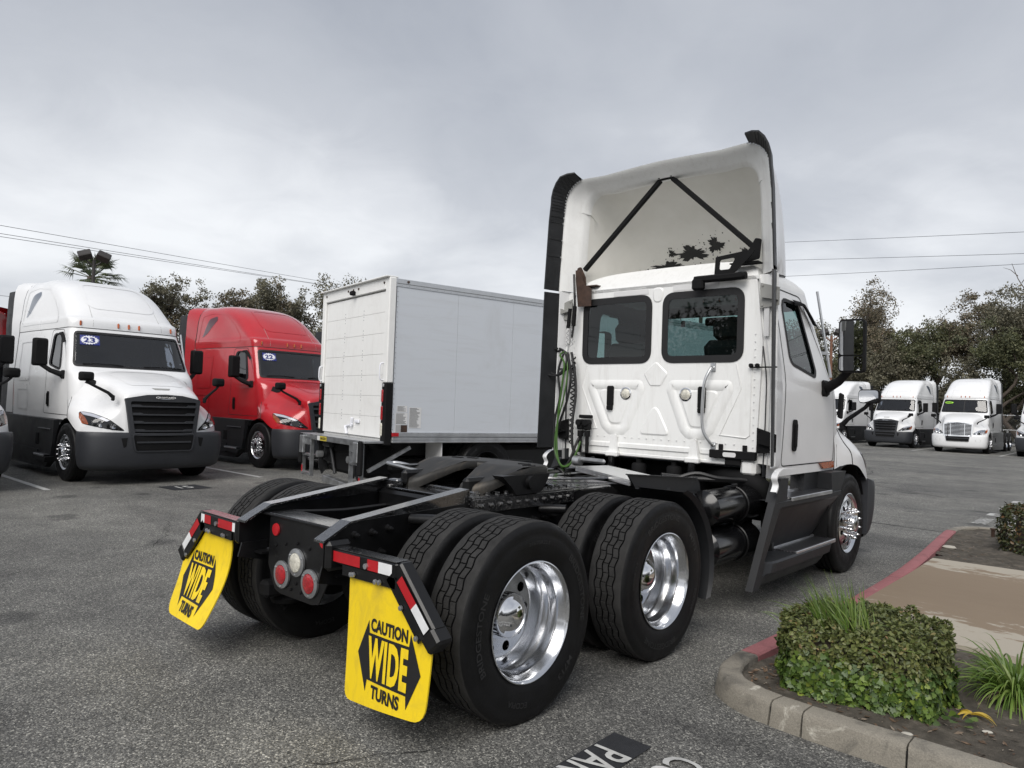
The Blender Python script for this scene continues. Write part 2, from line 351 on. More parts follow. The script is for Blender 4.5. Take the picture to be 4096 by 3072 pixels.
def leafmat(name, stops, rough=0.45, trans=0.25):
    m, t, b = newmat(name)
    g = t.nodes.new('ShaderNodeNewGeometry')
    r = ramp(t, g.outputs['Random Per Island'], stops)
    n = noise(t, 0.6, 3); rr = ramp(t, n.outputs[0], [(0.3, (0.72, 0.72, 0.72)), (0.7, (1.3, 1.3, 1.25))])
    mul = t.nodes.new('ShaderNodeMix'); mul.data_type = 'RGBA'; mul.blend_type = 'MULTIPLY'; mul.inputs['Factor'].default_value = 1
    t.links.new(r.outputs[0], mul.inputs[6]); t.links.new(rr.outputs[0], mul.inputs[7])
    t.links.new(mul.outputs[2], b.inputs['Base Color']); b.inputs['Roughness'].default_value = rough
    if trans:
        tl = t.nodes.new('ShaderNodeBsdfTranslucent'); t.links.new(mul.outputs[2], tl.inputs[0])
        mxs = t.nodes.new('ShaderNodeMixShader'); mxs.inputs[0].default_value = trans
        t.links.new(b.outputs[0], mxs.inputs[1]); t.links.new(tl.outputs[0], mxs.inputs[2]); t.links.new(mxs.outputs[0], t.nodes['Material Output'].inputs[0])
    return m
MT['leaf_olive'] = leafmat('olive_brown_leaves', [(0, (0.089, 0.080, 0.056)), (0.5, (0.149, 0.132, 0.090)), (0.85, (0.213, 0.178, 0.121)), (1, (0.262, 0.196, 0.145))], 0.55, 0.2)
MT['leaf_dark'] = leafmat('dark_green_leaves', [(0, (0.082, 0.080, 0.057)), (0.6, (0.142, 0.134, 0.091)), (1, (0.212, 0.192, 0.133))], 0.55, 0.2)
MT['leaf_green'] = leafmat('green_leaves', [(0, (0.065, 0.075, 0.040)), (0.6, (0.110, 0.119, 0.060)), (1, (0.168, 0.166, 0.085))], 0.55, 0.2)
MT['leaf_box'] = leafmat('hedge_leaves', [(0, (0.070, 0.088, 0.026)), (0.55, (0.13, 0.155, 0.048)), (0.95, (0.20, 0.21, 0.075)), (0.985, (0.22, 0.18, 0.07)), (1, (0.28, 0.16, 0.08))], 0.45, 0.25)
MT['leaf_ivy'] = leafmat('ivy_leaves', [(0, (0.042, 0.080, 0.018)), (0.6, (0.085, 0.14, 0.030)), (0.92, (0.15, 0.22, 0.04)), (1, (0.28, 0.34, 0.06))], 0.42, 0.25)
MT['leaf_far'] = leafmat('bronze_hedge_leaves', [(0, (0.03, 0.04, 0.014)), (0.7, (0.065, 0.075, 0.025)), (1, (0.16, 0.075, 0.03))], 0.45, 0.2)
MT['blade'] = leafmat('grass_blades', [(0, (0.09, 0.16, 0.028)), (0.6, (0.15, 0.24, 0.045)), (1, (0.25, 0.32, 0.09))], 0.4, 0.35)
MT['blade2'] = leafmat('yellow_leaf', [(0, (0.52, 0.36, 0.03)), (1, (0.62, 0.44, 0.08))], 0.5, 0.3)
MT['litter'] = leafmat('dry_leaf_litter', [(0, (0.085, 0.05, 0.03)), (0.6, (0.17, 0.11, 0.07)), (1, (0.36, 0.31, 0.25))], 0.8, 0.1)
MT['palm'] = leafmat('palm_fronds', [(0, (0.054, 0.074, 0.038)), (0.7, (0.108, 0.135, 0.068)), (1, (0.203, 0.203, 0.108))], 0.5, 0.2)
MT['bark'] = sm('grey_brown_bark', (0.085, 0.068, 0.055), 0.9, var=0.35, vscale=14, bmp=0.6, bscale=30)
MT['pebble'] = sm('pale_stone', (0.42, 0.40, 0.35), 0.8, var=0.2)

# ------------------------------------------------------------------ geometry helpers
def V(*a): return Vector(a)
class MB:
    """collects shapes; build() links them as one mesh object"""
    def __init__(s): s.v = []; s.f = []; s.m = []; s.s = []; s.nv = {}
    def add(s, vs, fs, m=0, smooth=False):
        b = len(s.v); s.v += [tuple(v) for v in vs]
        for f in fs:
            s.f.append(tuple(i + b for i in f)); s.m.append(m); s.s.append(smooth)
        return s
    def box(s, c, size, rot=None, bev=0.0, m=0):
        hx, hy, hz = size[0] / 2, size[1] / 2, size[2] / 2
        h = (hx, hy, hz); b = min(bev, hx * .99, hy * .99, hz * .99)
        T = Matrix.Translation(c)
        if rot is not None: T = T @ (rot.to_4x4() if isinstance(rot, Matrix) else rot)
        if b <= 0:
            vs = [T @ V(x * hx, y * hy, z * hz) for x in (-1, 1) for y in (-1, 1) for z in (-1, 1)]
            return s.add(vs, [(0, 1, 3, 2), (4, 6, 7, 5), (0, 4, 5, 1), (2, 3, 7, 6), (0, 2, 6, 4), (1, 5, 7, 3)], m)
        vs = []; idx = {}
        for x in (-1, 1):
            for y in (-1, 1):
                for z in (-1, 1):
                    sg = (x, y, z)
                    for a in range(3):
                        p = [sg[k] * (h[k] if k == a else h[k] - b) for k in range(3)]
                        idx[(sg, a)] = len(vs); vs.append(T @ V(*p))
        fs = []
        for a in range(3):
            o = [k for k in range(3) if k != a]
            for sa in (-1, 1):
                q = []
                for (p, r) in ((-1, -1), (1, -1), (1, 1), (-1, 1)):
                    sg = [0, 0, 0]; sg[a] = sa; sg[o[0]] = p; sg[o[1]] = r; q.append(idx[(tuple(sg), a)])
                fs.append(tuple(q))
        for a in range(3):
            o = [k for k in range(3) if k != a]
            for p in (-1, 1):
                for r in (-1, 1):
                    q = []
                    for (sa, ax) in ((-1, o[0]), (1, o[0]), (1, o[1]), (-1, o[1])):
                        sg = [0, 0, 0]; sg[a] = sa; sg[o[0]] = p; sg[o[1]] = r; q.append(idx[(tuple(sg), ax)])
                    fs.append(tuple(q))
        for x in (-1, 1):
            for y in (-1, 1):
                for z in (-1, 1): fs.append(tuple(idx[((x, y, z), a)] for a in range(3)))
        return s.add(vs, fs, m)
    def bar(s, p0, p1, w, h, bev=0.0, up=(0, 0, 1), m=0):
        """box from p0 to p1; w sideways, h along up"""
        p0, p1 = Vector(p0), Vector(p1); d = p1 - p0; L = d.length; d.normalize()
        u = Vector(up); sd = d.cross(u)
        if sd.length < 1e-5: sd = d.cross(V(1, 0, 0))
        sd.normalize(); u = sd.cross(d)
        T = Matrix((sd, d, u)).transposed()
        return s.box((p0 + p1) / 2, (w, L, h), T, bev, m)
    def tube(s, pts, r, n=8, m=0, cap=True, r1=None):
        pts = [Vector(p) for p in pts]; k = len(pts)
        t0 = (pts[1] - pts[0]).normalized()
        a = t0.cross(V(0, 0, 1))
        if a.length < 1e-4: a = t0.cross(V(1, 0, 0))
        a.normalize(); rings = []
        for i, p in enumerate(pts):
            t = (pts[min(i + 1, k - 1)] - pts[max(i - 1, 0)])
            if t.length < 1e-9: t = t0.copy()
            t.normalize()
            a = (a - t * a.dot(t))
            if a.length < 1e-6: a = t.cross(V(0.3, 0.5, 0.8))
            a.normalize(); b = t.cross(a)
            rr = r[i] if isinstance(r, (list, tuple)) else (r if r1 is None else r + (r1 - r) * i / (k - 1))
            rings.append([p + (a * math.cos(2 * math.pi * j / n) + b * math.sin(2 * math.pi * j / n)) * rr for j in range(n)])
        vs = [v for q in rings for v in q]
        fs = [(i * n + j, i * n + (j + 1) % n, (i + 1) * n + (j + 1) % n, (i + 1) * n + j) for i in range(k - 1) for j in range(n)]
        s.add(vs, fs, m, True)
        if cap:
            s.add(rings[0], [tuple(range(n))[::-1]], m); s.add(rings[-1], [tuple(range(n))], m)
        return s
    def cyl(s, p0, p1, r, n=20, m=0, r1=None): return s.tube([p0, p1], r, n, m, True, r1)
    def lathe(s, prof, n=48, o=(0, 0, 0), axis='x', m=0, smooth=True, sgn=1):
        """prof: (radius, position along axis)"""
        k = len(prof); vs = []
        for (r, a) in prof:
            for j in range(n):
                t = 2 * math.pi * j / n; c, d = r * math.cos(t), r * math.sin(t)
                if axis == 'x': p = (a * sgn, c, d)
                elif axis == 'y': p = (d, a * sgn, c)
                else: p = (c, d, a * sgn)
                vs.append((p[0] + o[0], p[1] + o[1], p[2] + o[2]))
        fs = [(i * n + j, i * n + (j + 1) % n, (i + 1) * n + (j + 1) % n, (i + 1) * n + j) for i in range(k - 1) for j in range(n)]
        return s.add(vs, fs, m, smooth)
    def grid(s, rows, m=0, smooth=True, close=False):
        k = len(rows); n = len(rows[0]); vs = [p for r in rows for p in r]
        fs = []
        for i in range(k - 1):
            for j in range(n if close else n - 1):
                j2 = (j + 1) % n
                fs.append((i * n + j, i * n + j2, (i + 1) * n + j2, (i + 1) * n + j))
        return s.add(vs, fs, m, smooth)
    def prism(s, poly, fn, a, b, m=0):
        """2-D polygon (may be concave) swept between offsets a and b; fn(u, v, w) -> point"""
        n = len(poly)
        tri = tessellate_polygon([[V(p[0], p[1], 0) for p in poly]])
        lo = [fn(p[0], p[1], a) for p in poly]; hi = [fn(p[0], p[1], b) for p in poly]
        s.add(lo + hi, [tuple(t) for t in tri] + [tuple(i + n for i in t) for t in tri] + [(i, (i + 1) % n, (i + 1) % n + n, i + n) for i in range(n)], m)
        return s
    def build(s, name, mats, parent=None, loc=None, kind=None, sharp=40):
        me = bpy.data.meshes.new(name)
        me.from_pydata(s.v, [], s.f)
        if not isinstance(mats, (list, tuple)): mats = [mats]
        for q in mats: me.materials.append(MT[q] if isinstance(q, str) else q)
        me.polygons.foreach_set('material_index', s.m)
        me.polygons.foreach_set('use_smooth', s.s)
        bm = bmesh.new(); bm.from_mesh(me)
        full_n = len(s.nv) == len(s.v)
        if not full_n: bmesh.ops.recalc_face_normals(bm, faces=bm.faces)
        else:
            bm.verts.ensure_lookup_table(); bm.normal_update()
            for f in bm.faces:
                if f.normal.dot(s.nv[f.verts[0].index]) < 0: f.normal_flip()
        if sharp:
            lim = R(sharp)
            for e in bm.edges:
                if len(e.link_faces) == 2 and e.calc_face_angle(0) > lim: e.smooth = False
        bm.to_mesh(me); bm.free(); me.update()
        if full_n: me.normals_split_custom_set_from_vertices([s.nv[i][:] for i in range(len(s.v))])
        ob = bpy.data.objects.new(name, me); COL.objects.link(ob)
        if parent is not None: ob.parent = parent
        if loc is not None: ob.location = loc
        if kind: ob['kind'] = kind
        return ob
    def bvh(s):
        t = BVHTree.FromPolygons([Vector(v) for v in s.v], s.f)
        acc = [V(0, 0, 0) for _ in s.v]; P_ = [Vector(v) for v in s.v]
        for f in s.f:
            n_ = (P_[f[2]] - P_[f[0]]).cross(P_[f[-1]] - P_[f[1]])
            for i in f: acc[i] += n_
        SMOOTHN[id(t)] = (t, P_, [a.normalized() for a in acc], s.f)
        return t
SMOOTHN = {}

def thing(name, label, cat, loc=(0, 0, 0), rz=0.0, group=None):
    o = bpy.data.objects.new(name, None); COL.objects.link(o)
    o.empty_display_size = 0.2
    o.location = loc; o.rotation_euler = (0, 0, rz)
    return tag(o, label, cat, group)
def tag(o, label, cat, group=None, kind=None):
    if label: o['label'] = label
    if cat: o['category'] = cat
    if group: o['group'] = group
    if kind: o['kind'] = kind
    return o
def copy_tree(o, parent=None):
    c = o.copy(); COL.objects.link(c)
    if parent is not None: c.parent = parent
    for ch in list(o.children): copy_tree(ch, c)
    return c
def lerp(a, b, t): return a + (b - a) * t
def sst(a, b, x):
    t = max(0, min(1, (x - a) / (b - a))); return t * t * (3 - 2 * t)
def interp(tab, x):
    """piecewise Catmull-Rom through rows (x, a, b, ...)"""
    n = len(tab)
    if x <= tab[0][0]: return list(tab[0][1:])
    if x >= tab[-1][0]: return list(tab[-1][1:])
    for i in range(n - 1):
        if tab[i][0] <= x <= tab[i + 1][0]: break
    t = (x - tab[i][0]) / (tab[i + 1][0] - tab[i][0])
    p0, p1, p2, p3 = tab[max(i - 1, 0)], tab[i], tab[i + 1], tab[min(i + 2, n - 1)]
    res = []
    for k in range(1, len(tab[0])):
        d1 = (p2[k] - p0[k]) / max(1e-6, p2[0] - p0[0]) * (p2[0] - p1[0]); d2 = (p3[k] - p1[k]) / max(1e-6, p3[0] - p1[0]) * (p2[0] - p1[0])
        t2, t3 = t * t, t * t * t
        res.append((2 * t3 - 3 * t2 + 1) * p1[k] + (t3 - 2 * t2 + t) * d1 + (-2 * t3 + 3 * t2) * p2[k] + (t3 - t2) * d2)
    return res
def crow(pts, k):
    """Catmull-Rom through points, k pieces per span"""
    P = [Vector(p) for p in pts]; n = len(P); o = []
    for i in range(n - 1):
        p0, p1, p2, p3 = P[max(i - 1, 0)], P[i], P[i + 1], P[min(i + 2, n - 1)]
        for j in range(k):
            t = j / k
            o.append(0.5 * ((2 * p1) + (p2 - p0) * t + (2 * p0 - 5 * p1 + 4 * p2 - p3) * t * t + (3 * p1 - p0 - 3 * p2 + p3) * t ** 3))
    o.append(P[-1]); return o
def smoothgrid(rows, ku, kv):
    a = [crow(r, ku) for r in rows]
    cols = [crow([r[j] for r in a], kv) for j in range(len(a[0]))]
    return [[c[i] for c in cols] for i in range(len(cols[0]))]
def rpoly(pts, r, n=5):
    """polygon with rounded corners; r a number or list"""
    o = []; k = len(pts)
    for i in range(k):
        p = Vector(pts[i][:2]); a = Vector(pts[i - 1][:2]); b = Vector(pts[(i + 1) % k][:2])
        rr = r[i] if isinstance(r, (list, tuple)) else r
        da, db = a - p, b - p; la, lb = da.length, db.length
        if rr <= 0: o.append((p.x, p.y)); continue
        da.normalize(); db.normalize()
        ang = da.angle(db, math.pi)
        d = min(rr / math.tan(max(0.05, ang / 2)), la * .49, lb * .49)
        s, e = p + da * d, p + db * d
        for j in range(n + 1):
            t = j / n; q = s * (1 - t) ** 2 + p * 2 * t * (1 - t) + e * t * t
            o.append((q.x, q.y))
    return o
def rrect(x0, x1, y0, y1, r, n=5): return rpoly([(x0, y0), (x1, y0), (x1, y1), (x0, y1)], r, n)
def circle(x, y, r, n=24): return [(x + r * math.cos(2 * math.pi * i / n), y + r * math.sin(2 * math.pi * i / n)) for i in range(n)]
def shrink(poly, d):
    """offset polygon inwards (d>0) by moving along averaged normals"""
    n = len(poly); A = sum(poly[i - 1][0] * poly[i][1] - poly[i][0] * poly[i - 1][1] for i in range(n)); sg = 1 if A > 0 else -1
    o = []
    for i in range(n):
        p0, p1, p2 = Vector(poly[i - 1]), Vector(poly[i]), Vector(poly[(i + 1) % n])
        e1, e2 = (p1 - p0), (p2 - p1)
        if e1.length < 1e-9: e1 = e2
        if e2.length < 1e-9: e2 = e1
        e1.normalize(); e2.normalize()
        n1, n2 = V(-e1.y, e1.x, 0).xy, V(-e2.y, e2.x, 0).xy
        nn = n1 + n2
        if nn.length < 1e-6: nn = n1
        nn.normalize(); c = max(0.5, nn.dot(n1))
        q = p1 + nn * (d * sg / c); o.append((q.x, q.y))
    return o
def tess(outlines, ucuts=(), vcuts=()):
    """flat region (outer ring + holes) -> 2-D verts, faces, cut along the given lines"""
    bm = bmesh.new()
    flat = [V(p[0], p[1], 0) for o in outlines for p in o]
    bv = [bm.verts.new(p) for p in flat]
    for t in tessellate_polygon([[V(p[0], p[1], 0) for p in o] for o in outlines]):
        try: bm.faces.new([bv[i] for i in t])
        except ValueError: pass
    for ax, cuts in ((0, ucuts), (1, vcuts)):
        for c in cuts:
            co = V(0, 0, 0); co[ax] = c; no = V(0, 0, 0); no[ax] = 1
            bmesh.ops.bisect_plane(bm, geom=bm.verts[:] + bm.edges[:] + bm.faces[:], plane_co=co, plane_no=no, dist=1e-6)
    bmesh.ops.remove_doubles(bm, verts=bm.verts, dist=1e-5)
    bm.verts.index_update()
    vs = [(v.co.x, v.co.y) for v in bm.verts]; fs = [tuple(v.index for v in f.verts) for f in bm.faces]
    be = [tuple(v.index for v in e.verts) for e in bm.edges if len(e.link_faces) == 1]
    bm.free(); return vs, fs, be
def sheet(mb, outlines, fn, o0=0.0, o1=None, ucuts=(), vcuts=(), m=0, smooth=True):
    """maps a flat region by fn(u, v, offset); with o1 it becomes a closed plate"""
    vs, fs, be = tess(outlines, ucuts, vcuts)
    A = []; NN = []
    for u, v in vs:
        p = fn(u, v, o0); A.append(p)
        if o1 is None and smooth:
            if hasattr(fn, 'last'): NN.append(fn.last)
            else:
                e = .003; a, b, c, d = fn(u + e, v, o0), fn(u - e, v, o0), fn(u, v + e, o0), fn(u, v - e, o0)
                n_ = (a - b).cross(c - d)
                if n_.dot(fn(u, v, o0 + .004) - p) < 0: n_ = -n_
                NN.append(n_.normalized() if n_.length > 1e-12 else V(0, 0, 1))
    if o1 is None:
        if NN:
            b0 = len(mb.v)
            for k_, q in enumerate(NN): mb.nv[b0 + k_] = q
        return mb.add(A, fs, m, smooth)
    n = len(vs); B = [fn(u, v, o1) for u, v in vs]
    mb.add(A + B, fs + [tuple(i + n for i in f) for f in fs], m, smooth)
    mb.add(A + B, [(a, b, b + n, a + n) for a, b in be], m, False)
    return mb
def text2d(body, size=1.0, bold=0.0, xs=1.0, align='CENTER', spacing=1.0):
    cu = bpy.data.curves.new('t', 'FONT'); cu.body = body; cu.size = size; cu.align_x = align; cu.align_y = 'CENTER'
    cu.offset = bold; cu.resolution_u = 3; cu.space_character = spacing
    ob = bpy.data.objects.new('t', cu); COL.objects.link(ob)
    dg = bpy.context.evaluated_depsgraph_get()
    me = bpy.data.meshes.new_from_object(ob.evaluated_get(dg))
    vs = [(v.co.x * xs, v.co.y) for v in me.vertices]; fs = [tuple(p.vertices) for p in me.polygons]
    bpy.data.objects.remove(ob); bpy.data.meshes.remove(me); bpy.data.curves.remove(cu)
    return vs, fs
def textfit(body, w, h, bold=0.02, spacing=1.0):
    """text scaled to fill a w x h box centred on the origin"""
    vs, fs = text2d(body, 1.0, bold, 1.0, 'CENTER', spacing)
    if not vs: return vs, fs
    x0, x1 = min(v[0] for v in vs), max(v[0] for v in vs); y0, y1 = min(v[1] for v in vs), max(v[1] for v in vs)
    return [((v[0] - (x0 + x1) / 2) / (x1 - x0) * w, (v[1] - (y0 + y1) / 2) / (y1 - y0) * h) for v in vs], fs
def projector(bvh, origin, U, Vv, D, maxd=20.0):
    """fn(u, v, off): cast a ray along D from origin + uU + vV and lift the hit by off"""
    O, U, Vv, D = Vector(origin), Vector(U), Vector(Vv), Vector(D).normalized()
    def fn(u, v, o):
        p = O + U * u + Vv * v
        hit, nn, i, d = bvh.ray_cast(p, D, maxd)
        if hit is None:
            hit, nn, i, d = bvh.find_nearest(p + D * 1.0)
        n2 = nn
        if id(bvh) in SMOOTHN:
            _, P_, NV, F_ = SMOOTHN[id(bvh)]; n2 = V(0, 0, 0)
            for j in F_[i]:
                w = 1 / ((P_[j] - hit).length_squared + 1e-7); n2 += NV[j] * w * (1 if NV[j].dot(nn) >= 0 else -1)
            n2.normalize()
        if n2.dot(D) > 0: n2 = -n2
        fn.last = n2
        return hit + n2 * o
    fn.last = None
    return fn
def frange(a, b, n): return [a + (b - a) * i / n for i in range(n + 1)]
# ------------------------------------------------------------------ wheels (axis = local X, outboard side = +X)
AX = 0.50
def tyre_mesh(drive):
    per = 56; sub = 14 if drive else 4
    NR = per * sub
    cols = []                      # (x, r, groove depth, zig, rib index or None)
    side = [(-.118, .297), (-.128, .315), (-.136, .345), (-.141, .385), (-.1415, .405), (-.139, .425), (-.1355, .448), (-.1365, .452), (-.133, .466), (-.1335, .470), (-.127, .486), (-.116, .499)]
    for x, r in side: cols.append((x, r, 0, 0, None))
    gx = (-.066, -.022, .022, .066)
    cols.append((-.108, .5035, 0, 0, None))
    for i, g in enumerate(gx):
        for dx, dp in ((-.0052, 0), (-.0038, .011), (.0038, .011), (.0052, 0)):
            cols.append((g + dx, .505 - abs(g) * .012, dp, 1, None))
        if i < 3: cols.append((g + .022, .5052 - abs(g + .022) * .012, 0, .5, i))
    cols.append((.108, .5035, 0, 0, None))
    for x, r in side[::-1]: cols.append((-x, r, 0, 0, None))
    rows = []
    for k in range(NR):
        th = 2 * math.pi * k / NR; ph = k % sub; row = []
        z = math.sin(math.pi * (k / sub)) * .0058 if drive else 0
        for j, (x, r, dp, zig, rib) in enumerate(cols):
            rr = r - dp
            xx = x + z * zig
            if drive and dp == 0 and (zig > 0):
                # cross cuts of the block ribs
                ribn = 0 if x < -.02 else (1 if x < .022 else 2)
                inner = (-.062 < x < .062)
                if inner and (ph + ribn * 4) % sub == 0: rr -= .006
            if drive and zig == 0 and .128 <= abs(x) <= .134 and r > .46 and ph < sub // 3: rr -= .002
            row.append((xx, rr * math.sin(th), rr * math.cos(th)))
        rows.append(row)
    mb = MB(); rows.append(rows[0]); n = len(cols)
    vs = [p for r in rows[:-1] for p in r]
    fs = [((k * n + j), (k * n + j + 1), (((k + 1) % NR) * n + j + 1), (((k + 1) % NR) * n + j)) for k in range(NR) for j in range(n - 1)]
    mb.add(vs, fs, 0, True)
    if drive:
        for q in range(len(fs)):
            jj = q % (n - 1)
            c0, c1 = cols[jj], cols[jj + 1]
            if min(c0[1], c1[1]) > .498 and max(c0[2], c1[2]) == 0:
                kk = q // (n - 1); xm = (c0[0] + c1[0]) / 2; ribn = 0 if xm < -.02 else (1 if xm < .022 else 2)
                cut = abs(xm) < .062 and ((kk % sub) + ribn * 4) % sub in (0,)
                mb.m[q] = 0 if cut else 1  # cross cuts take the darker rubber, their shade put into the colour
    if drive:
        for body, phi0, w, h, rc, up in (('BRIDGESTONE', -1.05, .40, .036, .405, 1), ('BRIDGESTONE', 1.75, .40, .036, .405, 1), ('M713', 2.9, .14, .034, .395, 1), ('295/75R22.5', .55, .17, .018, .40, 1), ('ECOPIA', -2.35, .15, .028, .40, 1)):
            tv, tf = textfit(body, w, h, 0.015)
            for s in (1, -1):
                mb.add([(s * .1432, (rc + v) * math.sin(phi0 + s * u / rc), (rc + v) * math.cos(phi0 + s * u / rc)) for u, v in tv], tf, 2)
    return mb
TY_DRIVE = tyre_mesh(True).build('tyre', ['rubber', 'treadtop', 'tyretext'], sharp=50)
TY_STEER = tyre_mesh(False).build('tyre', 'rubber', sharp=50)
def xdisc(mb, outlines, x, t=0.012, m=0): return sheet(mb, outlines, lambda u, v, o: V(x + o, u, v), 0, -t, m=m, smooth=False)
def holes(k, r, hr, a0=0): return [circle(r * math.cos(a0 + 2 * math.pi * i / k), r * math.sin(a0 + 2 * math.pi * i / k), hr, 16) for i in range(k)]
def mk_drive_rim():
    mb = MB()
    mb.lathe([(.290, .108), (.304, .124), (.305, .132), (.300, .134), (.293, .126), (.285, .112), (.281, .098), (.272, .082), (.267, .065), (.266, .030), (.262, .012), (.252, -.004), (.246, -.040), (.243, -.085), (.236, -.097)], 72)
    xdisc(mb, [circle(0, 0, .236, 72), circle(0, 0, .10, 32)] + holes(10, .192, .027, .1), -.095)
    mb.lathe([(.262, -.09), (.268, -.13)], 48)
    mb.lathe([(.135, -.095), (.132, -.080), (.118, -.073), (.108, -.071)], 40)
    return mb
def mk_hub_cover():
    mb = MB()
    prof = [(.114, -.085), (.114, -.015), (.109, -.006), (.101, -.002), (.092, .006), (.075, .020), (.055, .030), (.030, .036), (.0005, .038)]
    mb.lathe(prof, 40)
    for i in range(26):          # slotted ring
        a = 2 * math.pi * i / 26
        mb.box((-.045, .112 * math.cos(a), .112 * math.sin(a)), (.045, .006, .012), Matrix.Rotation(a, 3, 'X'), 0, 1)
    return mb
def mk_steer_rim():
    mb = MB()
    mb.lathe([(.290, .108), (.304, .124), (.305, .132), (.300, .134), (.293, .126), (.284, .112), (.276, .108), (.262, .112), (.240, .118)], 72)
    sheet(mb, [circle(0, 0, .241, 72), circle(0, 0, .12, 32)] + holes(10, .205, .025, .1), lambda u, v, o: V(.118 + (.241 - math.hypot(u, v)) * .22 + o, u, v), 0, -.014)
    mb.lathe([(.120, .144), (.116, .150), (.095, .152), (.092, .175), (.085, .205), (.070, .214), (.0005, .218)], 40)
    mb.lathe([(.236, .10), (.24, -.08)], 48)
    return mb
def mk_lug():
    mb = MB(); mb.lathe([(.021, 0), (.021, .012), (.0165, .016), (.0165, .036), (.014, .043), (.0155, .050), (.009, .066), (.0005, .078)], 10); return mb
RIM_D = mk_drive_rim().build('wheel', 'alu')
HUB = mk_hub_cover().build('hub_cap', ['chrome', 'matte'])
RIM_S = mk_steer_rim().build('wheel', 'alu')
LUG = mk_lug().build('lug_nut_cover', 'chrome')
INNER_DISC = MB().lathe([(.29, -.12), (.265, -.10), (.255, .03), (.24, .05), (.10, .05), (.10, -.05), (.0005, -.05)], 40).build('wheel', 'alum')
PROTOS = [TY_DRIVE, TY_STEER, RIM_D, HUB, RIM_S, LUG, INNER_DISC]
def inst(proto, parent, loc=(0, 0, 0), rot=(0, 0, 0)):
    o = proto.copy(); COL.objects.link(o); o.parent = parent; o.location = loc; o.rotation_euler = rot
    return o
def steer_wheel(root, sx, y, spikes=True, xc=1.05):
    w = inst(RIM_S, root, (sx * xc, y, AX), (0.3, 0, 0 if sx > 0 else math.pi))
    inst(TY_STEER, w)
    if spikes:
        for i in range(10):
            a = 2 * math.pi * i / 10
            inst(LUG, w, (.140, .143 * math.cos(a), .143 * math.sin(a)))
    return w
def dual_wheel(root, sx, y, spin=0.0):
    w = inst(RIM_D, root, (sx * 1.075, y, AX), (spin, 0, 0 if sx > 0 else math.pi))
    inst(TY_DRIVE, w); inst(HUB, w)
    w2 = inst(INNER_DISC, root, (sx * .735, y, AX), (spin + .3, 0, 0 if sx > 0 else math.pi))
    inst(TY_DRIVE, w2)

# ------------------------------------------------------------------ conventional tractor cab: origin on the ground under the front axle, +Y forward, +X its right
NSE = 3.2
CAB = [(1.05, 1.085, .22, .40), (1.35, 1.095, .16, .40), (1.70, 1.10, .08, .40), (1.88, 1.10, .0, .40), (2.00, 1.088, -.21, .28), (2.30, 1.045, -.38, .26), (2.62, 1.0, -.55, .26), (2.75, .985, -.62, .26)]
def wide(z, w, rear): return .055 * max(0, min(1, (z - 1.9) / .8)) * min(1, w / .95) if rear < -2.5 else 0.0
def ringpt(w, f, L, rear, s, wr=0.0):
    a = abs(s); sg = 1 if s >= 0 else -1
    if a <= 1:
        p = a * math.pi / 2; sn, cs = math.sin(p), math.cos(p)
        rho = (sn ** NSE + max(cs, 0) ** NSE) ** (1 / NSE)
        return V(sg * w * sn / rho, f - L + L * cs / rho, 0)
    return V(sg * (w + wr * sst(.12, .75, a - 1)), (f - L) + (a - 1) * (rear - (f - L)), 0)
def cab_fn(rear):
    def P(s, z):
        w, f, L = interp(CAB, z); q = ringpt(w, f, L, rear, s, wide(z, w, rear)); q.z = z; return q
    def fn(s, z, o):
        p = P(s, z)
        if o == 0: return p
        e = .004; du = P(s + e, z) - P(s - e, z); dw = P(s, min(z + e, 2.75)) - P(s, max(z - e, 1.05))
        n = du.cross(dw).normalized()
        c = V(0, (-.9 if abs(s) < 1.2 else p.y), z)
        if n.dot(p - c) < 0: n = -n
        return p + n * o
    return fn
def s_of(y, z, rear, sg=1):
    w, f, L = interp(CAB, z); return sg * (1 + ((f - L) - y) / ((f - L) - rear))
DWIN = [(-1.40, 2.06), (-.83, 1.965), (-.80, 2.02), (-1.05, 2.62), (-1.455, 2.635)]
DOME = [(0, 2.75, .985, -.62, .26), (1, 2.85, .987, -.63, .27), (2, 2.93, .985, -.67, .30), (3, 2.975, .972, -.755, .36), (4, 3.06, .962, -.83, .45), (5, 3.25, .945, -1.03, .62),
        (6, 3.45, .925, -1.29, .74), (7, 3.63, .885, -1.62, .84), (8, 3.76, .81, -2.0, .86), (9, 3.83, .68, -2.4, .75), (10, 3.865, .47, -2.85, .5), (11, 3.88, .22, -3.2, .3), (12, 3.885, .01, -3.5, .05)]
def loft_u(mb, tab, rear, kmax, sub=3, ns=14, nstraight=10, m=0, back=True):
    rows = []
    S = [-2 + i / nstraight for i in range(nstraight)] + [-1 + 2 * i / (2 * ns) for i in range(2 * ns + 1)] + [1 + (i + 1) / nstraight for i in range(nstraight)]
    for k in range(kmax * sub + 1):
        z, w, f, L = interp(tab, k / sub)
        rr = rear(z) if callable(rear) else rear
        row = []
        for s in S:
            p = ringpt(w, f, L, rr, s, wide(z, w, rr) if tab is DOME else 0.0); p.z = z; row.append(p)
        rows.append(row)
    mb.grid(rows, m)
    if back:
        mb.grid([[r[0], r[-1]] for r in rows], m, False)
    return rows
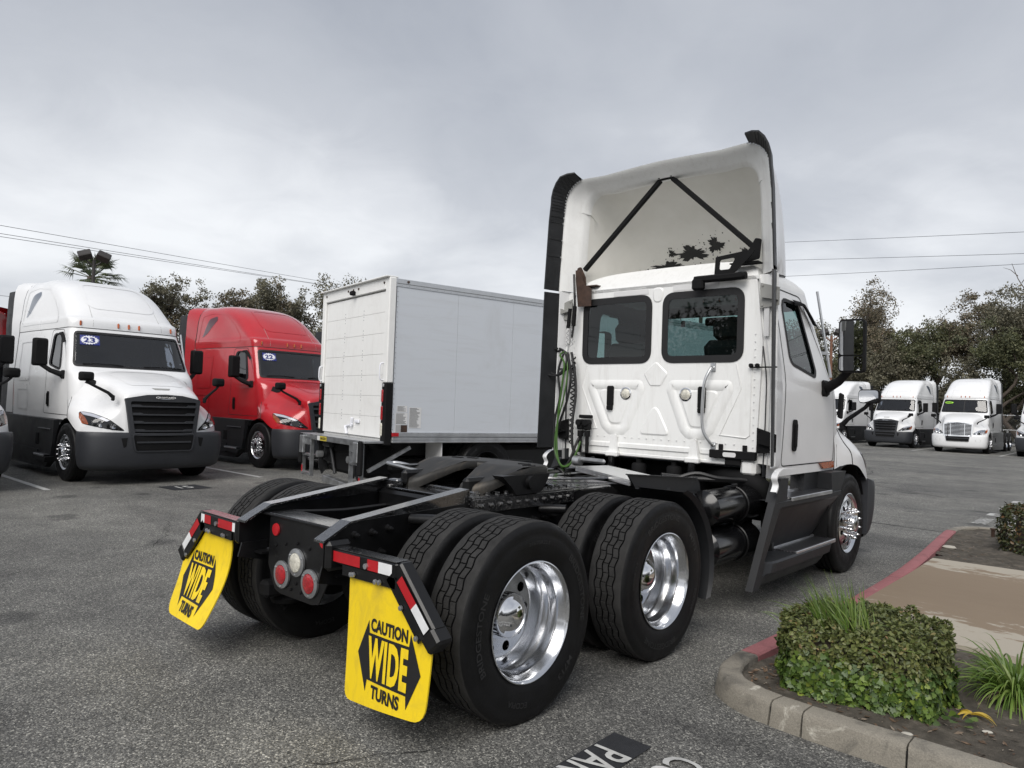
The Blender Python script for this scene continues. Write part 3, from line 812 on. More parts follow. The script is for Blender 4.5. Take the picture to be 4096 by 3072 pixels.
HOODST = [
 [(0, -.26, 1.995), (.5, -.29, 1.98), (.86, -.36, 1.91), (1.0, -.36, 1.81), (1.06, -.32, 1.64), (1.085, -.26, 1.44), (1.10, -.22, 1.27), (1.10, -.22, 1.04)],
 [(0, .04, 1.945), (.46, .02, 1.935), (.80, -.02, 1.855), (.93, -.06, 1.715), (1.03, -.05, 1.53), (1.10, -.04, 1.39), (1.155, -.04, 1.25), (1.16, -.04, 1.10)],
 [(0, .36, 1.865), (.43, .34, 1.855), (.74, .30, 1.775), (.84, .25, 1.60), (.97, .22, 1.44), (1.11, .20, 1.345), (1.195, .18, 1.23), (1.205, .18, 1.08)],
 [(0, .70, 1.765), (.40, .69, 1.755), (.68, .66, 1.675), (.77, .57, 1.49), (.93, .51, 1.345), (1.10, .44, 1.265), (1.19, .40, 1.15), (1.205, .42, .97)],
 [(0, .98, 1.655), (.38, .98, 1.645), (.64, .95, 1.565), (.71, .87, 1.39), (.88, .79, 1.24), (1.06, .66, 1.165), (1.16, .59, 1.07), (1.19, .58, .90)],
 [(0, 1.13, 1.56), (.38, 1.12, 1.55), (.62, 1.09, 1.48), (.68, 1.03, 1.30), (.84, .96, 1.13), (1.02, .83, 1.07), (1.13, .71, 1.0), (1.18, .63, .90)],
 [(0, 1.165, 1.32), (.38, 1.155, 1.31), (.60, 1.12, 1.22), (.67, 1.07, 1.12), (.83, 1.0, 1.02), (1.01, .86, .985), (1.12, .74, .95), (1.175, .645, .89)],
 [(0, 1.175, .87), (.38, 1.165, .87), (.58, 1.13, .87), (.66, 1.09, .87), (.82, 1.02, .87), (1.0, .88, .87), (1.11, .76, .87), (1.17, .655, .87)]]
def hood_mb():
    rows = []
    for st in HOODST:
        left = [(-x, y, z) for x, y, z in st[:0:-1]]
        rows.append(left + st)
    g = smoothgrid(rows, 4, 4)
    mb = MB(); mb.grid(g, 0); return mb
HOOD = hood_mb(); HOODBVH = HOOD.bvh()
BUMP = [(0, .25, 1.10, 1.10, .55), (1, .31, 1.16, 1.19, .58), (2, .45, 1.19, 1.225, .58), (3, .62, 1.205, 1.235, .58), (4, .80, 1.21, 1.225, .58), (5, .875, 1.205, 1.21, .58), (6, .895, 1.18, 1.18, .56), (7, .895, 1.0, 1.0, .5)]
def grille_fn(x, z, o): return V(x, 1.205 - .055 * (z - .84) / .7 - .05 * (x / .6) ** 2 + o, z)

def build_cab(root, paint, rear, old=False, sticker=None, see=False):
    """everything from the front bumper to the back of the cab doors / sleeper"""
    fn = cab_fn(rear)
    sleeper = rear < -2.5
    wsh = rpoly([(-.625, 2.035), (.625, 2.035), (.615, 2.655), (-.615, 2.655)], .07, 5)
    wins = []
    for sg in (-1, 1):
        o = [(s_of(y, z, rear, sg), z) for y, z in rpoly(DWIN, [.10, .05, .05, .10, .10], 4)]
        wins.append(o if sg > 0 else o[::-1])
    uc = frange(-2, -1, 10) + frange(-.95, .95, 38) + frange(1, 2, 10); vc = frange(1.05, 2.75, 17)[1:-1]
    outer = [(-2, 1.05), (2, 1.05), (2, 2.75), (-2, 2.75)]
    mb = MB()
    sheet(mb, [outer, wsh] + wins, fn, 0.0, None, uc, vc, 0)
    sheet(mb, [outer, wsh] + wins, fn, -.035, None, uc, vc, 1)
    cab = mb.build('cab_body', [paint, 'dash'], root)
    # glass and seals
    gl = 'glass' if see else 'glassd'
    g = MB(); sheet(g, [shrink(wsh, -.012)], fn, -.004, None, uc, vc); ws = g.build('windshield', gl, root)
    g = MB(); sheet(g, [shrink(wsh, -.022), shrink(wsh, .022)], fn, .006, None, uc, vc); g.build('windshield_seal', 'seal', ws)
    if old:
        g = MB(); sheet(g, [[(-.012, 2.03), (.012, 2.03), (.012, 2.66), (-.012, 2.66)]], fn, .008, None, (), vc); g.build('centre_post', 'seal', ws)
    for s0, s1 in ((-.52, -.10), (.12, .50)):
        g = MB(); g.tube([fn(lerp(s0, s1, t), 2.055 + .012 * math.sin(t * 3.1), .018) for t in frange(0, 1, 8)], .009, 6); g.build('wiper', 'matte', ws)
    g = MB(); g.box(fn(0, 2.60, -.05), (.36, .05, .09), None, .02); g.box(fn(-.28, 2.585, -.03), (.05, .02, .07), None, .008); g.build('sensor_housing', 'matte', ws)
    for w in wins:
        g = MB(); sheet(g, [shrink(w, -.01)], fn, -.012, None, (), vc); dw = g.build('door_window', gl if see else 'glassd', root)
        g = MB(); sheet(g, [shrink(w, -.022), shrink(w, .010)], fn, .004, None, (), vc); g.build('window_seal', 'seal', dw)
    # door shut lines, handles
    for sg in (-1, 1):
        d = rpoly([(-.24, 1.13), (-.27, 1.86), (-.98, 2.715), (-1.60, 2.725), (-1.60, 1.13)], [.05, .15, .15, .1, .06], 4)
        o = [(s_of(y, z, rear, sg), z) for y, z in d]; i = [(s_of(y, z, rear, sg), z) for y, z in shrink(d, .011)]
        g = MB(); sheet(g, [o, i], fn, .0022, None, (), vc); door = g.build('door', 'seal', root)
        g = MB(); hp = [(s_of(y, z, rear, sg), z) for y, z in rrect(-1.375, -1.285, 1.262, 1.548, .04)]
        sheet(g, [hp], fn, .004, .018, (), ())
        hq = [(s_of(y, z, rear, sg), z) for y, z in rrect(-1.355, -1.318, 1.30, 1.51, .016)]
        sheet(g, [hq], fn, .020, .034, (), ()); g.build('door_handle', 'matte', door)
        # rain deflector over the window
        g = MB(); pts = [(-1.20, 2.66), (-1.0, 2.665), (-.85, 2.57), (-.72, 2.47)]
        up = [fn(s_of(y, z, rear, sg), z, .01) for y, z in pts]; lo = [fn(s_of(y, z - .035, rear, sg), z - .035, .055 if k else .03) for k, (y, z) in enumerate(pts)]
        lo2 = [q + V(0, 0, -.022) for q in lo]
        g.grid([up, lo, lo2], 0, False); g.build('window_visor', 'matte', root)
    if sleeper:
        g = MB(); g.box((0, -1.92, 1.95), (1.9, .03, 1.6)); g.build('sleeper_blocker', 'blocker', root)  # added panel, keeps bright sky from showing through the cab glass
    # interior
    g = MB(); g.box((0, -.62, 1.82), (1.7, .42, .34), None, .10); g.box((0, -1.0, 1.13), (2.0, 1.6, .04), None, 0); g.build('dashboard', 'dash', root)
    for sg in (-1, 1):
        g = MB(); g.box((sg * .55, -1.22, 1.55), (.50, .50, .16), None, .06)
        g.box((sg * .55, -1.46, 1.93), (.50, .16, .70), Matrix.Rotation(R(12), 3, 'X'), .06); g.box((sg * .55, -1.55, 2.37), (.30, .12, .22), Matrix.Rotation(R(10), 3, 'X'), .05)
        g.build('seat', 'cloth', root)
    g = MB(); c = V(-.55, -.90, 1.98); rot = Matrix.Rotation(R(-32), 3, 'X')
    g.tube([c + rot @ V(.23 * math.cos(a), .0, .23 * math.sin(a)) for a in frange(0, 2 * math.pi, 24)], .018, 6, 0, False)
    g.bar(c + rot @ V(-.22, 0, 0), c + rot @ V(.22, 0, 0), .05, .02); g.build('steering_wheel', 'matte', root)
    # hood, with its details projected on
    hood = MB(); hood.v, hood.f, hood.m, hood.s = HOOD.v, HOOD.f, HOOD.m, HOOD.s
    hd = hood.build('hood', paint, root, sharp=60)
    fr = projector(HOODBVH, (0, 3, 0), (1, 0, 0), (0, 0, 1), (0, -1, 0))
    for sg in (-1, 1):
        pts = [(.60, .915), (.80, .935), (1.02, .985), (1.14, 1.02), (1.155, 1.12), (1.13, 1.235), (1.0, 1.205), (.84, 1.12), (.70, 1.0)]
        if old: pts = [(.64, .93), (.80, .92), (1.02, .94), (1.12, 1.0), (1.13, 1.10), (1.05, 1.18), (.92, 1.17), (.76, 1.09), (.66, 1.0)]
        pl = rpoly([(sg * x, z) for x, z in pts], .05, 4)
        g = MB(); sheet(g, [pl], fr, .004, None, frange(-1.2, 1.2, 36), frange(.9, 1.3, 12)); hl = g.build('headlight', 'matte' if not old else 'chrome', root)
        g = MB(); sheet(g, [shrink(pl, .012)], fr, .022, None, frange(-1.2, 1.2, 36), frange(.9, 1.3, 12)); g.build('lens', 'lens', hl)
        for (x, z, rr) in ((.93, 1.035, .058), (.78, .995, .045)):
            g = MB(); p = fr(sg * x, z, .010); g.lathe([(.002, 0), (rr * .55, .006), (rr, .018), (rr * .98, .022)], 18, p - V(0, .006, 0), 'y'); g.build('lamp_reflector', 'chrome', hl)
        am = rpoly([(sg * x, z) for x, z in [(1.075, 1.01), (1.14, 1.03), (1.15, 1.12), (1.125, 1.22), (1.09, 1.12)]], .012, 3)
        g = MB(); sheet(g, [am], fr, .012, None, frange(-1.2, 1.2, 60), frange(.9, 1.3, 16)); g.build('turn_signal', 'amber', hl)
        if not old:   # bright brow
            br = [(sg * x, z) for x, z in [(.82, 1.09), (1.0, 1.19), (1.115, 1.22), (1.10, 1.17), (1.0, 1.135), (.86, 1.07)]]
            g = MB(); sheet(g, [br], fr, .014, None, frange(-1.2, 1.2, 60), frange(.9, 1.3, 16)); g.build('running_light', 'stickw', hl)
    if not old:
        for sg in (-1, 1):     # black intake along the cowl
            sd = projector(HOODBVH, (sg * 2.2, 0, 0), (0, 1, 0), (0, 0, 1), (-sg, 0, 0))
            g = MB(); sheet(g, [rpoly([(-.30, 1.90), (-.28, 1.78), (.14, 1.68), (.24, 1.70), (.20, 1.76)], .02, 3)], sd, .006, None, frange(-.3, .5, 16), frange(1.5, 1.9, 8)); g.build('cowl_vent', 'matte', hd)
        g = MB(); tp = projector(HOODBVH, (0, 0, 3), (1, 0, 0), (0, 1, 0), (0, 0, -1))
        ring = rpoly([(-.60, .02), (.60, .02), (.46, .86), (-.46, .86)], .16, 6)
        sheet(g, [ring, shrink(ring, .03)], tp, .005, None, frange(-.7, .7, 20), frange(0, 1, 16)); g.build('hood_ridge', paint, hd)
        g = MB(); sheet(g, [[(-.16, .965), (.16, .965), (.12, 1.03), (-.12, 1.03)]], tp, .004, None, (), ()); g.build('hood_pad', 'greypaint', hd)
    for sg in (-1, 1):     # shut lines between hood, cowl panel and door
        sd = projector(HOODBVH, (sg * 2.2, 0, 0), (0, 1, 0), (0, 0, 1), (-sg, 0, 0))
        cl = crow([(-.17, 1.90, 0), (-.14, 1.72, 0), (-.13, 1.55, 0), (-.06, 1.35, 0), (.04, 1.22, 0), (.07, 1.10, 0)], 6)
        g = MB(); g.tube([sd(p.x, p.y, -.001) for p in cl], .007, 6); g.build('shut_line', 'seal', hd)
        g = MB(); g.tube([sd(y, z, -.002) for y, z in ((-.215, 1.90), (-.225, 1.6), (-.225, 1.3), (-.22, 1.08))], .004, 6); g.build('shut_line', 'seal', hd)
    # grille
    if not old:
        fo = rpoly([(-.56, .845), (.56, .845), (.645, 1.475), (.30, 1.545), (0, 1.56), (-.30, 1.545), (-.645, 1.475)], [.03, .03, .03, .1, 0, .1, .03], 4)
        fi = rpoly([(-.49, .885), (.49, .885), (.565, 1.43), (-.565, 1.43)], .03, 4)
        g = MB(); sheet(g, [fo, fi], grille_fn, -.02, .045, frange(-.6, .6, 12), (), smooth=False); gr = g.build('grille_frame', 'gplastic', root)
        g = MB(); sheet(g, [fi], grille_fn, .012, None, frange(-.6, .6, 12), ()); g.build('grille_mesh', 'matte', gr)
        for k in range(4):
            z = .925 + k * .140; w = .485 + (z - .885) * .14
            g = MB(); sheet(g, [[(-w, z - .012), (w, z - .012), (w, z + .030), (w - .13, z + .030), (w - .17, z + .012), (-w + .17, z + .012), (-w + .13, z + .030), (-w, z + .030)]], grille_fn, .012, .055, frange(-.6, .6, 12), (), smooth=False); g.build('grille_slat', 'gplastic', gr)
        bz = 1.505
    else:
        fo = rpoly([(-.62, .82), (.62, .82), (.64, 1.46), (.30, 1.525), (-.30, 1.525), (-.64, 1.46)], .08, 4); fi = shrink(fo, .055)
        g = MB(); sheet(g, [fo, fi], grille_fn, -.02, .05, frange(-.6, .6, 12), (), smooth=False); gr = g.build('grille_frame', 'chrome', root)
        g = MB(); sheet(g, [fi], grille_fn, .012, None, frange(-.6, .6, 12), ()); g.build('grille_mesh', 'matte', gr)
        for k in range(9):
            z = .90 + k * .064
            g = MB(); sheet(g, [[(-.57, z - .009), (.57, z - .009), (.57, z + .009), (-.57, z + .009)]], grille_fn, .012, .05, frange(-.6, .6, 12), (), smooth=False); g.build('grille_slat', 'chrome', gr)
        for x in (-.30, .30):
            g = MB(); sheet(g, [[(x - .012, .87), (x + .012, .87), (x + .012, 1.45), (x - .012, 1.45)]], grille_fn, .014, .055, (), (), smooth=False); g.build('grille_post', 'chrome', gr)
        bz = 1.475
    el = [(.17 * math.cos(a), bz + .030 * math.sin(a)) for a in frange(0, 2 * math.pi, 28)[:-1]]
    g = MB(); sheet(g, [el], grille_fn, .045, .054, (), (), smooth=False); bd = g.build('badge', 'chrome', gr)
    el2 = [(.157 * math.cos(a), bz + .022 * math.sin(a)) for a in frange(0, 2 * math.pi, 28)[:-1]]
    g = MB(); sheet(g, [el2], grille_fn, .0565, None, (), ()); g.build('badge_field', 'matte', gr)
    tv, tf = textfit('FREIGHTLINER', .255, .026, .02)
    g = MB(); g.add([grille_fn(-u, v + bz, .059) for u, v in tv], tf); g.build('lettering', 'chrome', gr)
    # bumper
    g = MB(); loft_u(g, BUMP, .60, 7, 3, 12, 3, back=False); bp = g.build('bumper', 'white' if old else 'gplastic', root)
    bb = g.bvh(); bf = projector(bb, (0, 3, 0), (1, 0, 0), (0, 0, 1), (0, -1, 0))
    op = rpoly([(-.52, .862), (.52, .862), (.47, .585), (-.47, .585)], .05, 4)
    g = MB(); sheet(g, [shrink(op, -.02), op], bf, .002, .022, frange(-.6, .6, 10), (), smooth=False)
    g.build('intake_frame', 'chrome' if old else 'gplastic', bp)
    g = MB(); sheet(g, [op], bf, .004, None, frange(-.6, .6, 10), ()); g.build('intake_mesh', 'matte', bp)
    g = MB(); sheet(g, [[(-.46, .715), (.46, .715), (.46, .745), (-.46, .745)]], bf, .004, .02, frange(-.6, .6, 10), (), smooth=False); g.build('intake_bar', 'gplastic', bp)
    for sg in (-1, 1):
        tw = [(sg * x, z) for x, z in [(.60, .81), (.70, .80), (.66, .64), (.62, .66)]]
        if old: tw = [(sg * x, z) for x, z in rrect(.74, .98, .58, .70, .05)]
        g = MB(); sheet(g, [tw], bf, .004, None, (), ()); g.build('tow_pocket', 'matte' if not old else 'labelp', bp)
    # mirrors
    for sg in (-1, 1):
        g = MB(); g.tube([(sg * 1.08, -.55, 1.865), (sg * 1.12, -.575, 1.86), (sg * 1.27, -.68, 1.925), (sg * 1.40, -.78, 2.03)], [.055, .055, .042, .036], 10)
        g.box((sg * 1.105, -.56, 1.86), (.05, .18, .16), None, .03); arm = g.build('mirror_arm', 'matte', root)
        g = MB(); rot = Matrix.Rotation(R(3.2 * sg), 3, 'Z'); c = V(sg * 1.42, -.78, 2.25)
        hp = rpoly([(-.115, -.25), (.115, -.25), (.115, .25), (-.115, .25)], .045, 5)
        rows = []
        for (off, sc) in ((-.055, .97), (-.045, 1.0), (.02, 1.0), (.06, .93), (.085, .75)):
            rows.append([c + rot @ V(u * sc, off, v * (1 - (1 - sc) * .6)) for u, v in hp])
        g.grid(rows, 0, True, True); g.add(rows[-1], [tuple(range(len(hp)))], 0, True); g.add(rows[0], [tuple(range(len(hp)))], 0)
        mh = g.build('mirror_head', 'matte', root, sharp=50)
        for nm, z0, z1 in (('mirror_glass', -.085, .23), ('mirror_glass', -.232, -.098)):
            g = MB(); sheet(g, [rrect(-.10, .10, z0, z1, .03)], lambda u, v, o: c + rot @ V(u, -.058 + o, v), -.006, .0, (), (), smooth=False); g.build(nm, 'mirror', mh)
        g = MB(); g.tube([(sg * .80, .98, 1.50), (sg * .86, .96, 1.56), (sg * 1.09, .81, 1.70), (sg * 1.14, .78, 1.75)], [.032, .026, .022, .024], 8)
        g.box((sg * .79, .985, 1.475), (.04, .09, .10), None, .015); ha = g.build('hood_mirror_arm', 'matte', root)
        c2 = V(sg * 1.147, .78, 1.825); r2 = Matrix.Rotation(R(-6 * sg), 3, 'Z')
        hp2 = rrect(-.115, .115, -.078, .078, .05)
        rows = [[c2 + r2 @ V(u * sc, off, v * sc) for u, v in hp2] for off, sc in ((-.04, .97), (-.03, 1), (.02, .97), (.05, .75), (.06, .4))]
        g = MB(); g.grid(rows, 0, True, True); g.add(rows[-1], [tuple(range(len(hp2)))], 0, True); g.add(rows[0], [tuple(range(len(hp2)))], 0); hm = g.build('hood_mirror', 'matte', root, sharp=50)
        g = MB(); sheet(g, [shrink(hp2, .011)], lambda u, v, o: c2 + r2 @ V(u, -.0425 + o, v), -.004, 0, (), (), smooth=False); g.build('mirror_glass', 'mirror', hm)
    # front wheels and wells
    for sg in (-1, 1):
        steer_wheel(root, sg, 0)
        g = MB(); rows = []
        for a in frange(R(-20), R(200), 16):
            rows.append([(sg * x, -.60 * math.cos(a), AX + .60 * math.sin(a)) for x in (.70, 1.165)])
        g.grid(rows); g.grid([[(sg * .70, -.60 * math.cos(a), AX + .60 * math.sin(a)), (sg * .70, 0, AX)] for a in frange(R(-20), R(200), 16)], 0, False)
        g.build('wheel_well', 'matte', root)
    g = MB(); g.cyl((-.95, 0, .46), (.95, 0, .46), .06, 12); g.box((0, .2, .75), (1.3, 1.5, .5), None, .05); g.build('front_axle', 'matte', root)
    # marker lights
    for x in (-.82, -.19, 0, .19, .82):
        best = min(frange(-.98, .98, 196), key=lambda s: abs(ringpt(.987, -.63, .27, rear, s).x - x))
        p = ringpt(.987, -.63, .27, rear, best); p.z = 2.83
        q = ringpt(.987, -.63, .27, rear, best + .01); ang = math.atan2(q.y - p.y, q.x - p.x)
        g = MB(); g.box(p + V(0, .008, 0), (.038, .045, .10), Matrix.Rotation(ang, 3, 'Z') @ Matrix.Rotation(R(6), 3, 'X'), .016); g.build('marker_light', 'amber', root)
    if sticker:
        body, kind = sticker
        sc = (.430, 2.51)   # on its right half of the glass
        def sf(u, v, o): return fn(sc[0] - u / 1.25, sc[1] + v, o)
        if kind == 'star':
            g = MB(); sheet(g, [[(-.13, -.09), (.13, -.09), (.13, .09), (-.13, .09)]], sf, .010, None, (), ()); st = g.build('year_sticker', 'blue', ws)
            star = []
            for i in range(40):
                a = 2 * math.pi * i / 40; k = 1.0 if i % 2 == 0 else .80
                star.append((.128 * k * math.cos(a), .088 * k * math.sin(a)))
            g = MB(); sheet(g, [star], sf, .012, None, (), ()); g.build('starburst', 'stickw', ws)
            tv, tf = textfit(body, .150, .098, .025); g = MB(); g.add([sf(u, v, .014) for u, v in tv], tf); g.build('numerals', 'blue', ws)
        else:
            g = MB(); sheet(g, [[(.16 * math.cos(a), .055 * math.sin(a)) for a in frange(0, 2 * math.pi, 28)[:-1]]], sf, .010, None, (), ()); st = g.build('year_sticker', 'green', ws)
            tv, tf = textfit(body, .21, .05, .03); g = MB(); g.add([sf(u, v, .013) for u, v in tv], tf); g.build('numerals', 'ink', ws)
    return cab

def side_fairing(root, y0, y1, mat='plastic', bright=False):
    """steps and skirt below the cab, y0 front, y1 rear"""
    for sg in (-1, 1):
        f = lambda y, z, x: V(sg * x, y, z)
        if y1 > -2.5:
            yr = lambda z: -1.88 - .52 * (1.04 - z) / .84; yf = lambda z: -.19 - .55 * max(0, 1.04 - z) / .66 + .12 * max(0, .45 - z)
            prof = [(1.02, .872), (1.195, .868), (1.212, .855), (1.212, .815), (1.19, .79), (1.045, .44), (1.03, .405), (1.235, .400), (1.252, .385), (1.250, .315), (1.205, .285), (1.195, .26), (1.16, .205), (1.15, .198)]
            rows = [[f(lerp(yf(z), yr(z), t), z, lerp(x, 1.205, sst(.86, .93, t)) if k_ > 1 else x) for t in frange(0, .84, 8) + [.88, .90, .92, .94, .97, 1.0]] for k_, (x, z) in enumerate(prof)]
            g = MB(); g.grid(rows, 0, False)
            for e in (0, -1): g.grid([[r[e], r[e] + V(-sg * .06, 0, 0)] for r in rows], 0, False)
            g.prism([(y1, 1.05), (y1 + .17, 1.05), (y1 + .14, .86), (y1 - .11, .86)], f, 1.12, 1.205)
            g.prism([(-.19, 1.045), (-.62, 1.045), (-.60, .865), (-.335, .865)], f, 1.06, 1.205)
            sk = g.build('side_skirt', mat, root)
            for za, ya_, yb_, xo in ((.407, -.56, -1.58, 1.13), (.876, -.62, -1.66, 1.11)):
                g = MB(); g.box((sg * xo, (ya_ + yb_) / 2, za), (.185, ya_ - yb_, .010), None, .003); tr_ = g.build('step_tread', 'grip', sk)
                g = MB(); g.box((sg * (xo + .102), (ya_ + yb_) / 2, za - .010), (.016, ya_ - yb_ - .02, .034), None, .004); g.box((sg * (xo - .098), (ya_ + yb_) / 2, za + .010), (.018, ya_ - yb_, .024), None, .003); g.build('step_trim', 'alum', sk)
            g = MB(); g.prism([(-1.70, .88), (-.90, .88), (-1.0, 1.06), (-1.70, 1.10)], f, .985, 1.005); g.build('kick_panel', 'chrome', sk)
            g = MB(); g.prism([(-.98, .88), (-.60, .88), (-.58, 1.06), (-.96, 1.07)], f, .98, 1.07); g.build('kick_corner', mat, sk)
            g = MB(); g.prism([(-.66, 1.132), (-.26, 1.138), (-.27, 1.075), (-.56, 1.075)], f, 1.06, 1.108); g.build('side_marker', 'amber', root)
            g = MB(); g.prism([(-1.78, 1.15), (-.30, 1.15), (-.30, 1.06), (-1.78, 1.06)], f, 1.0, 1.05); g.build('door_sill', 'white', root)
            continue
        pl = [(-.60, 1.04), (-.64, .60), (-.74, .30), (-1.0, .16), (y1, .14), (y1, 1.06)]
        g = MB(); g.prism(pl, f, 1.10, 1.195); sk = g.build('side_skirt', mat, root)
        g = MB(); g.prism([(-.66, .37), (-1.35, .40), (-1.42, .30), (-.74, .28)], f, 1.08, 1.285); stp = g.build('step', mat, root)
        ya, yb = (-.75, -1.38)
        g = MB(); g.box((sg * 1.20, (ya + yb) / 2, .405), (.155, ya - yb, .012), None, .003); g.build('step_tread', 'grip', stp)
        g = MB(); g.box((sg * 1.284, (ya + yb) / 2, .385), (.012, ya - yb - .06, .03), None, .003); g.box((sg * 1.118, (ya + yb) / 2, .417), (.02, ya - yb, .02), None, .003); g.build('step_trim', 'alum', stp)
        if True:
            g = MB(); g.box((sg * 1.17, -1.07, .865), (.12, .62, .014), None, .003); g.build('step_tread', 'grip', sk)
            g = MB(); g.box((sg * 1.19, -1.5, .66), (.03, .16, .22), None, .01); g.build('latch_recess', 'matte', sk)
            g = MB(); g.prism([(-1.4, .46), (y1, .52), (y1, .30), (-1.4, .26)], f, 1.19, 1.215); g.build('lower_skirt', mat, sk)

def sleeper_tractor(name, label, loc, rz, paint='white', old=False, sticker=None, group=None):
    root = thing(name, label, 'truck', loc, rz, group)
    rear = -3.6
    build_cab(root, paint, rear, old, sticker)
    mb = MB(); rows = loft_u(mb, DOME, rear, 12, 3); rf = mb.build('roof', paint, root, sharp=50)
    bv = mb.bvh()
    top = projector(bv, (0, 0, 6), (1, 0, 0), (0, 1, 0), (0, 0, -1)); front = projector(bv, (0, 3, 0), (1, 0, 0), (0, 0, 1), (0, -1, 0))
    ro = rpoly([(-.66, 3.14), (.66, 3.14), (.56, 3.72), (-.56, 3.72)], .2, 6); ri = shrink(ro, .045)
    g = MB(); sheet(g, [ro, ri], front, .006, None, frange(-.7, .7, 16), frange(3.0, 3.8, 14)); g.build('roof_ridge', paint, rf)
    for sg in (-1, 1):
        sd = projector(bv, (sg * 3, 0, 0), (0, 1, 0), (0, 0, 1), (-sg, 0, 0))
        bw = rpoly([(-3.28, 3.02), (-3.02, 3.12), (-2.62, 3.46), (-2.70, 3.56), (-3.02, 3.50)], [.02, .1, .08, .1, .2], 5)
        g = MB(); sheet(g, [bw], sd, .006, None, frange(-3.3, -2.5, 10), frange(3, 3.6, 8)); g.build('bunk_window', 'glassd', rf)
        sw = [(-3.50, 2.86), (-1.35, 2.86), (-1.45, 3.05), (-1.75, 3.30), (-2.3, 3.60), (-2.9, 3.66), (-3.4, 3.60)]
        so = rpoly(sw, .12, 5)
        g = MB(); sheet(g, [so, shrink(so, .03)], sd, .005, None, frange(-3.6, -1.2, 20), frange(2.8, 3.7, 14)); g.build('roof_ridge', paint, rf)
    for x in (-.62, .62):
        g = MB(); g.tube([front(x * (1 - .12 * (z - 2.8)), z, -.0005) for z in frange(2.78, 3.62, 14)], .0035, 5); g.build('roof_seam', 'greypaint', rf)
    fn = cab_fn(rear)
    uc = []; vc = frange(1.05, 2.75, 17)
    g = MB(); sheet(g, [[(-2, 2.735), (2, 2.735), (2, 2.748), (-2, 2.748)]], fn, .003, None, frange(-2, -1, 6) + frange(-.95, .95, 38) + frange(1, 2, 6), ()); g.build('roof_seam', 'seal', rf)
    for sg in (-1, 1):
        for (y0, y1, z0, z1) in ((-3.30, -2.55, 1.75, 2.55), (-3.30, -2.60, 1.18, 1.60)):
            rr_ = rrect(y0, y1, z0, z1, .07)
            o = [(s_of(y, z, rear, sg), z) for y, z in rr_]; i = [(s_of(y, z, rear, sg), z) for y, z in shrink(rr_, .035)]
            g = MB(); sheet(g, [o, i], fn, .012, None, (), vc); g.build('panel_rib', paint, root)
    # rear fairing with black extenders
    def sec(y, k):
        pts = []
        t = min(1, k / .06)
        for z in (1.08, 1.5, 2.0, 2.4, 2.75): w = interp(CAB, z)[0]; pts.append((lerp(w + wide(z, w, rear), 1.085 - (z - 1.08) * .02, t), y, z))
        for q in (2, 4, 5, 6, 7, 8, 9, 10, 11, 12):
            z, w, f, L = interp(DOME, q); sq = {2: 1.0, 4: .995, 5: .99, 6: .985, 7: .97, 8: .93, 9: .82, 10: .60, 11: .30, 12: .01}[q]
            pts.append((lerp(max(w, 0) + wide(z, w, rear), sq * 1.055, t), y, z + t * .03))
        return [(a, b, c) for a, b, c in pts] + [(-a, b, c) for a, b, c in pts[::-1]]
    g = MB(); g.grid([sec(-3.62, .0), sec(-3.85, .035), sec(-4.16, .06)]); fa = g.build('rear_fairing', paint, root, sharp=60)
    for sg in (-1, 1):
        g = MB()
        rw = []
        se_ = sec(-4.16, .06)[:11]
        for (w, _, z) in se_[:-1]:
            rw.append([(sg * w, -4.16, z), (sg * (w + .012), -4.36, z), (sg * (w + .012), -4.55, z), (sg * w, -4.55, z), (sg * (w - .015), -4.16, z)])
        g.grid(rw, 0, False); g.build('side_extender', 'flaprubber', fa)
        sl = [[(sg * (p[0] + .004), -3.605, p[2]), (sg * (p[0] + .004), -3.63, p[2])] for p in sec(-3.6, .0)[:11]]
        g = MB(); g.grid(sl); g.build('fairing_seam', 'seal', fa)
    side_fairing(root, -.6, -4.35 if not old else -4.0, 'plastic' if not old else 'alum')
    g = MB()
    for sg in (-1, 1):
        g.box((sg * .40, -3.6, .86), (.09, 7.4, .28), None, .01); g.box((sg * .75, -2.6, .62), (.6, 2.6, .6), None, .2)
    for y in (-5.15, -6.47): g.cyl((-.95, y, AX), (.95, y, AX), .12, 12)
    g.box((0, -5.6, 1.14), (.9, .95, .06), None, .02)
    g.build('chassis', 'black', root)
    for y in (-5.15, -6.47):
        for sg in (-1, 1): dual_wheel(root, sg, y)
    # grab handle beside the windshield
    g = MB(); a, b = V(-1.035, -.43, 2.02), V(-1.01, -.66, 2.78)
    g.tube([a, b], .016, 8); g.bar(lerp(a, b, .2), lerp(a, b, .2) + V(.07, -.06, 0), .02, .02); g.bar(lerp(a, b, .75), lerp(a, b, .75) + V(.07, -.04, 0), .02, .02); g.build('grab_handle', 'alum', root)
    return root
# ------------------------------------------------------------------ the day-cab tractor in the foreground (built in world coordinates, its root under the front axle)
FY = 5.07
hero = thing('day_cab_truck', 'white day cab tractor unit with yellow wide turns mud flaps and bare fifth wheel', 'truck', (0, FY, 0))
HL = V(0, -FY, 0)
def hb(mb, name, mat, parent=None, **k):
    o = mb.build(name, mat, parent or hero, **k)
    if parent is None: o.location = HL
    return o
REAR = 3.165 - FY
build_cab(hero, 'white', REAR, see=True)
side_fairing(hero, -.6, -1.88)
# low roof cap
RC = [(0, 2.75, .985, -.62, .26), (1, 2.80, .97, -.63, .28), (2, 2.87, .92, -.70, .45), (3, 2.93, .80, -.85, .5), (4, 2.965, .55, -1.05, .4), (5, 2.975, .02, -1.35, .1)]
mb = MB(); loft_u(mb, RC, lambda z: REAR + (z - 2.79) * 1.0 if z > 2.79 else REAR, 5, 3); mb.build('roof', 'white2', hero, sharp=50)

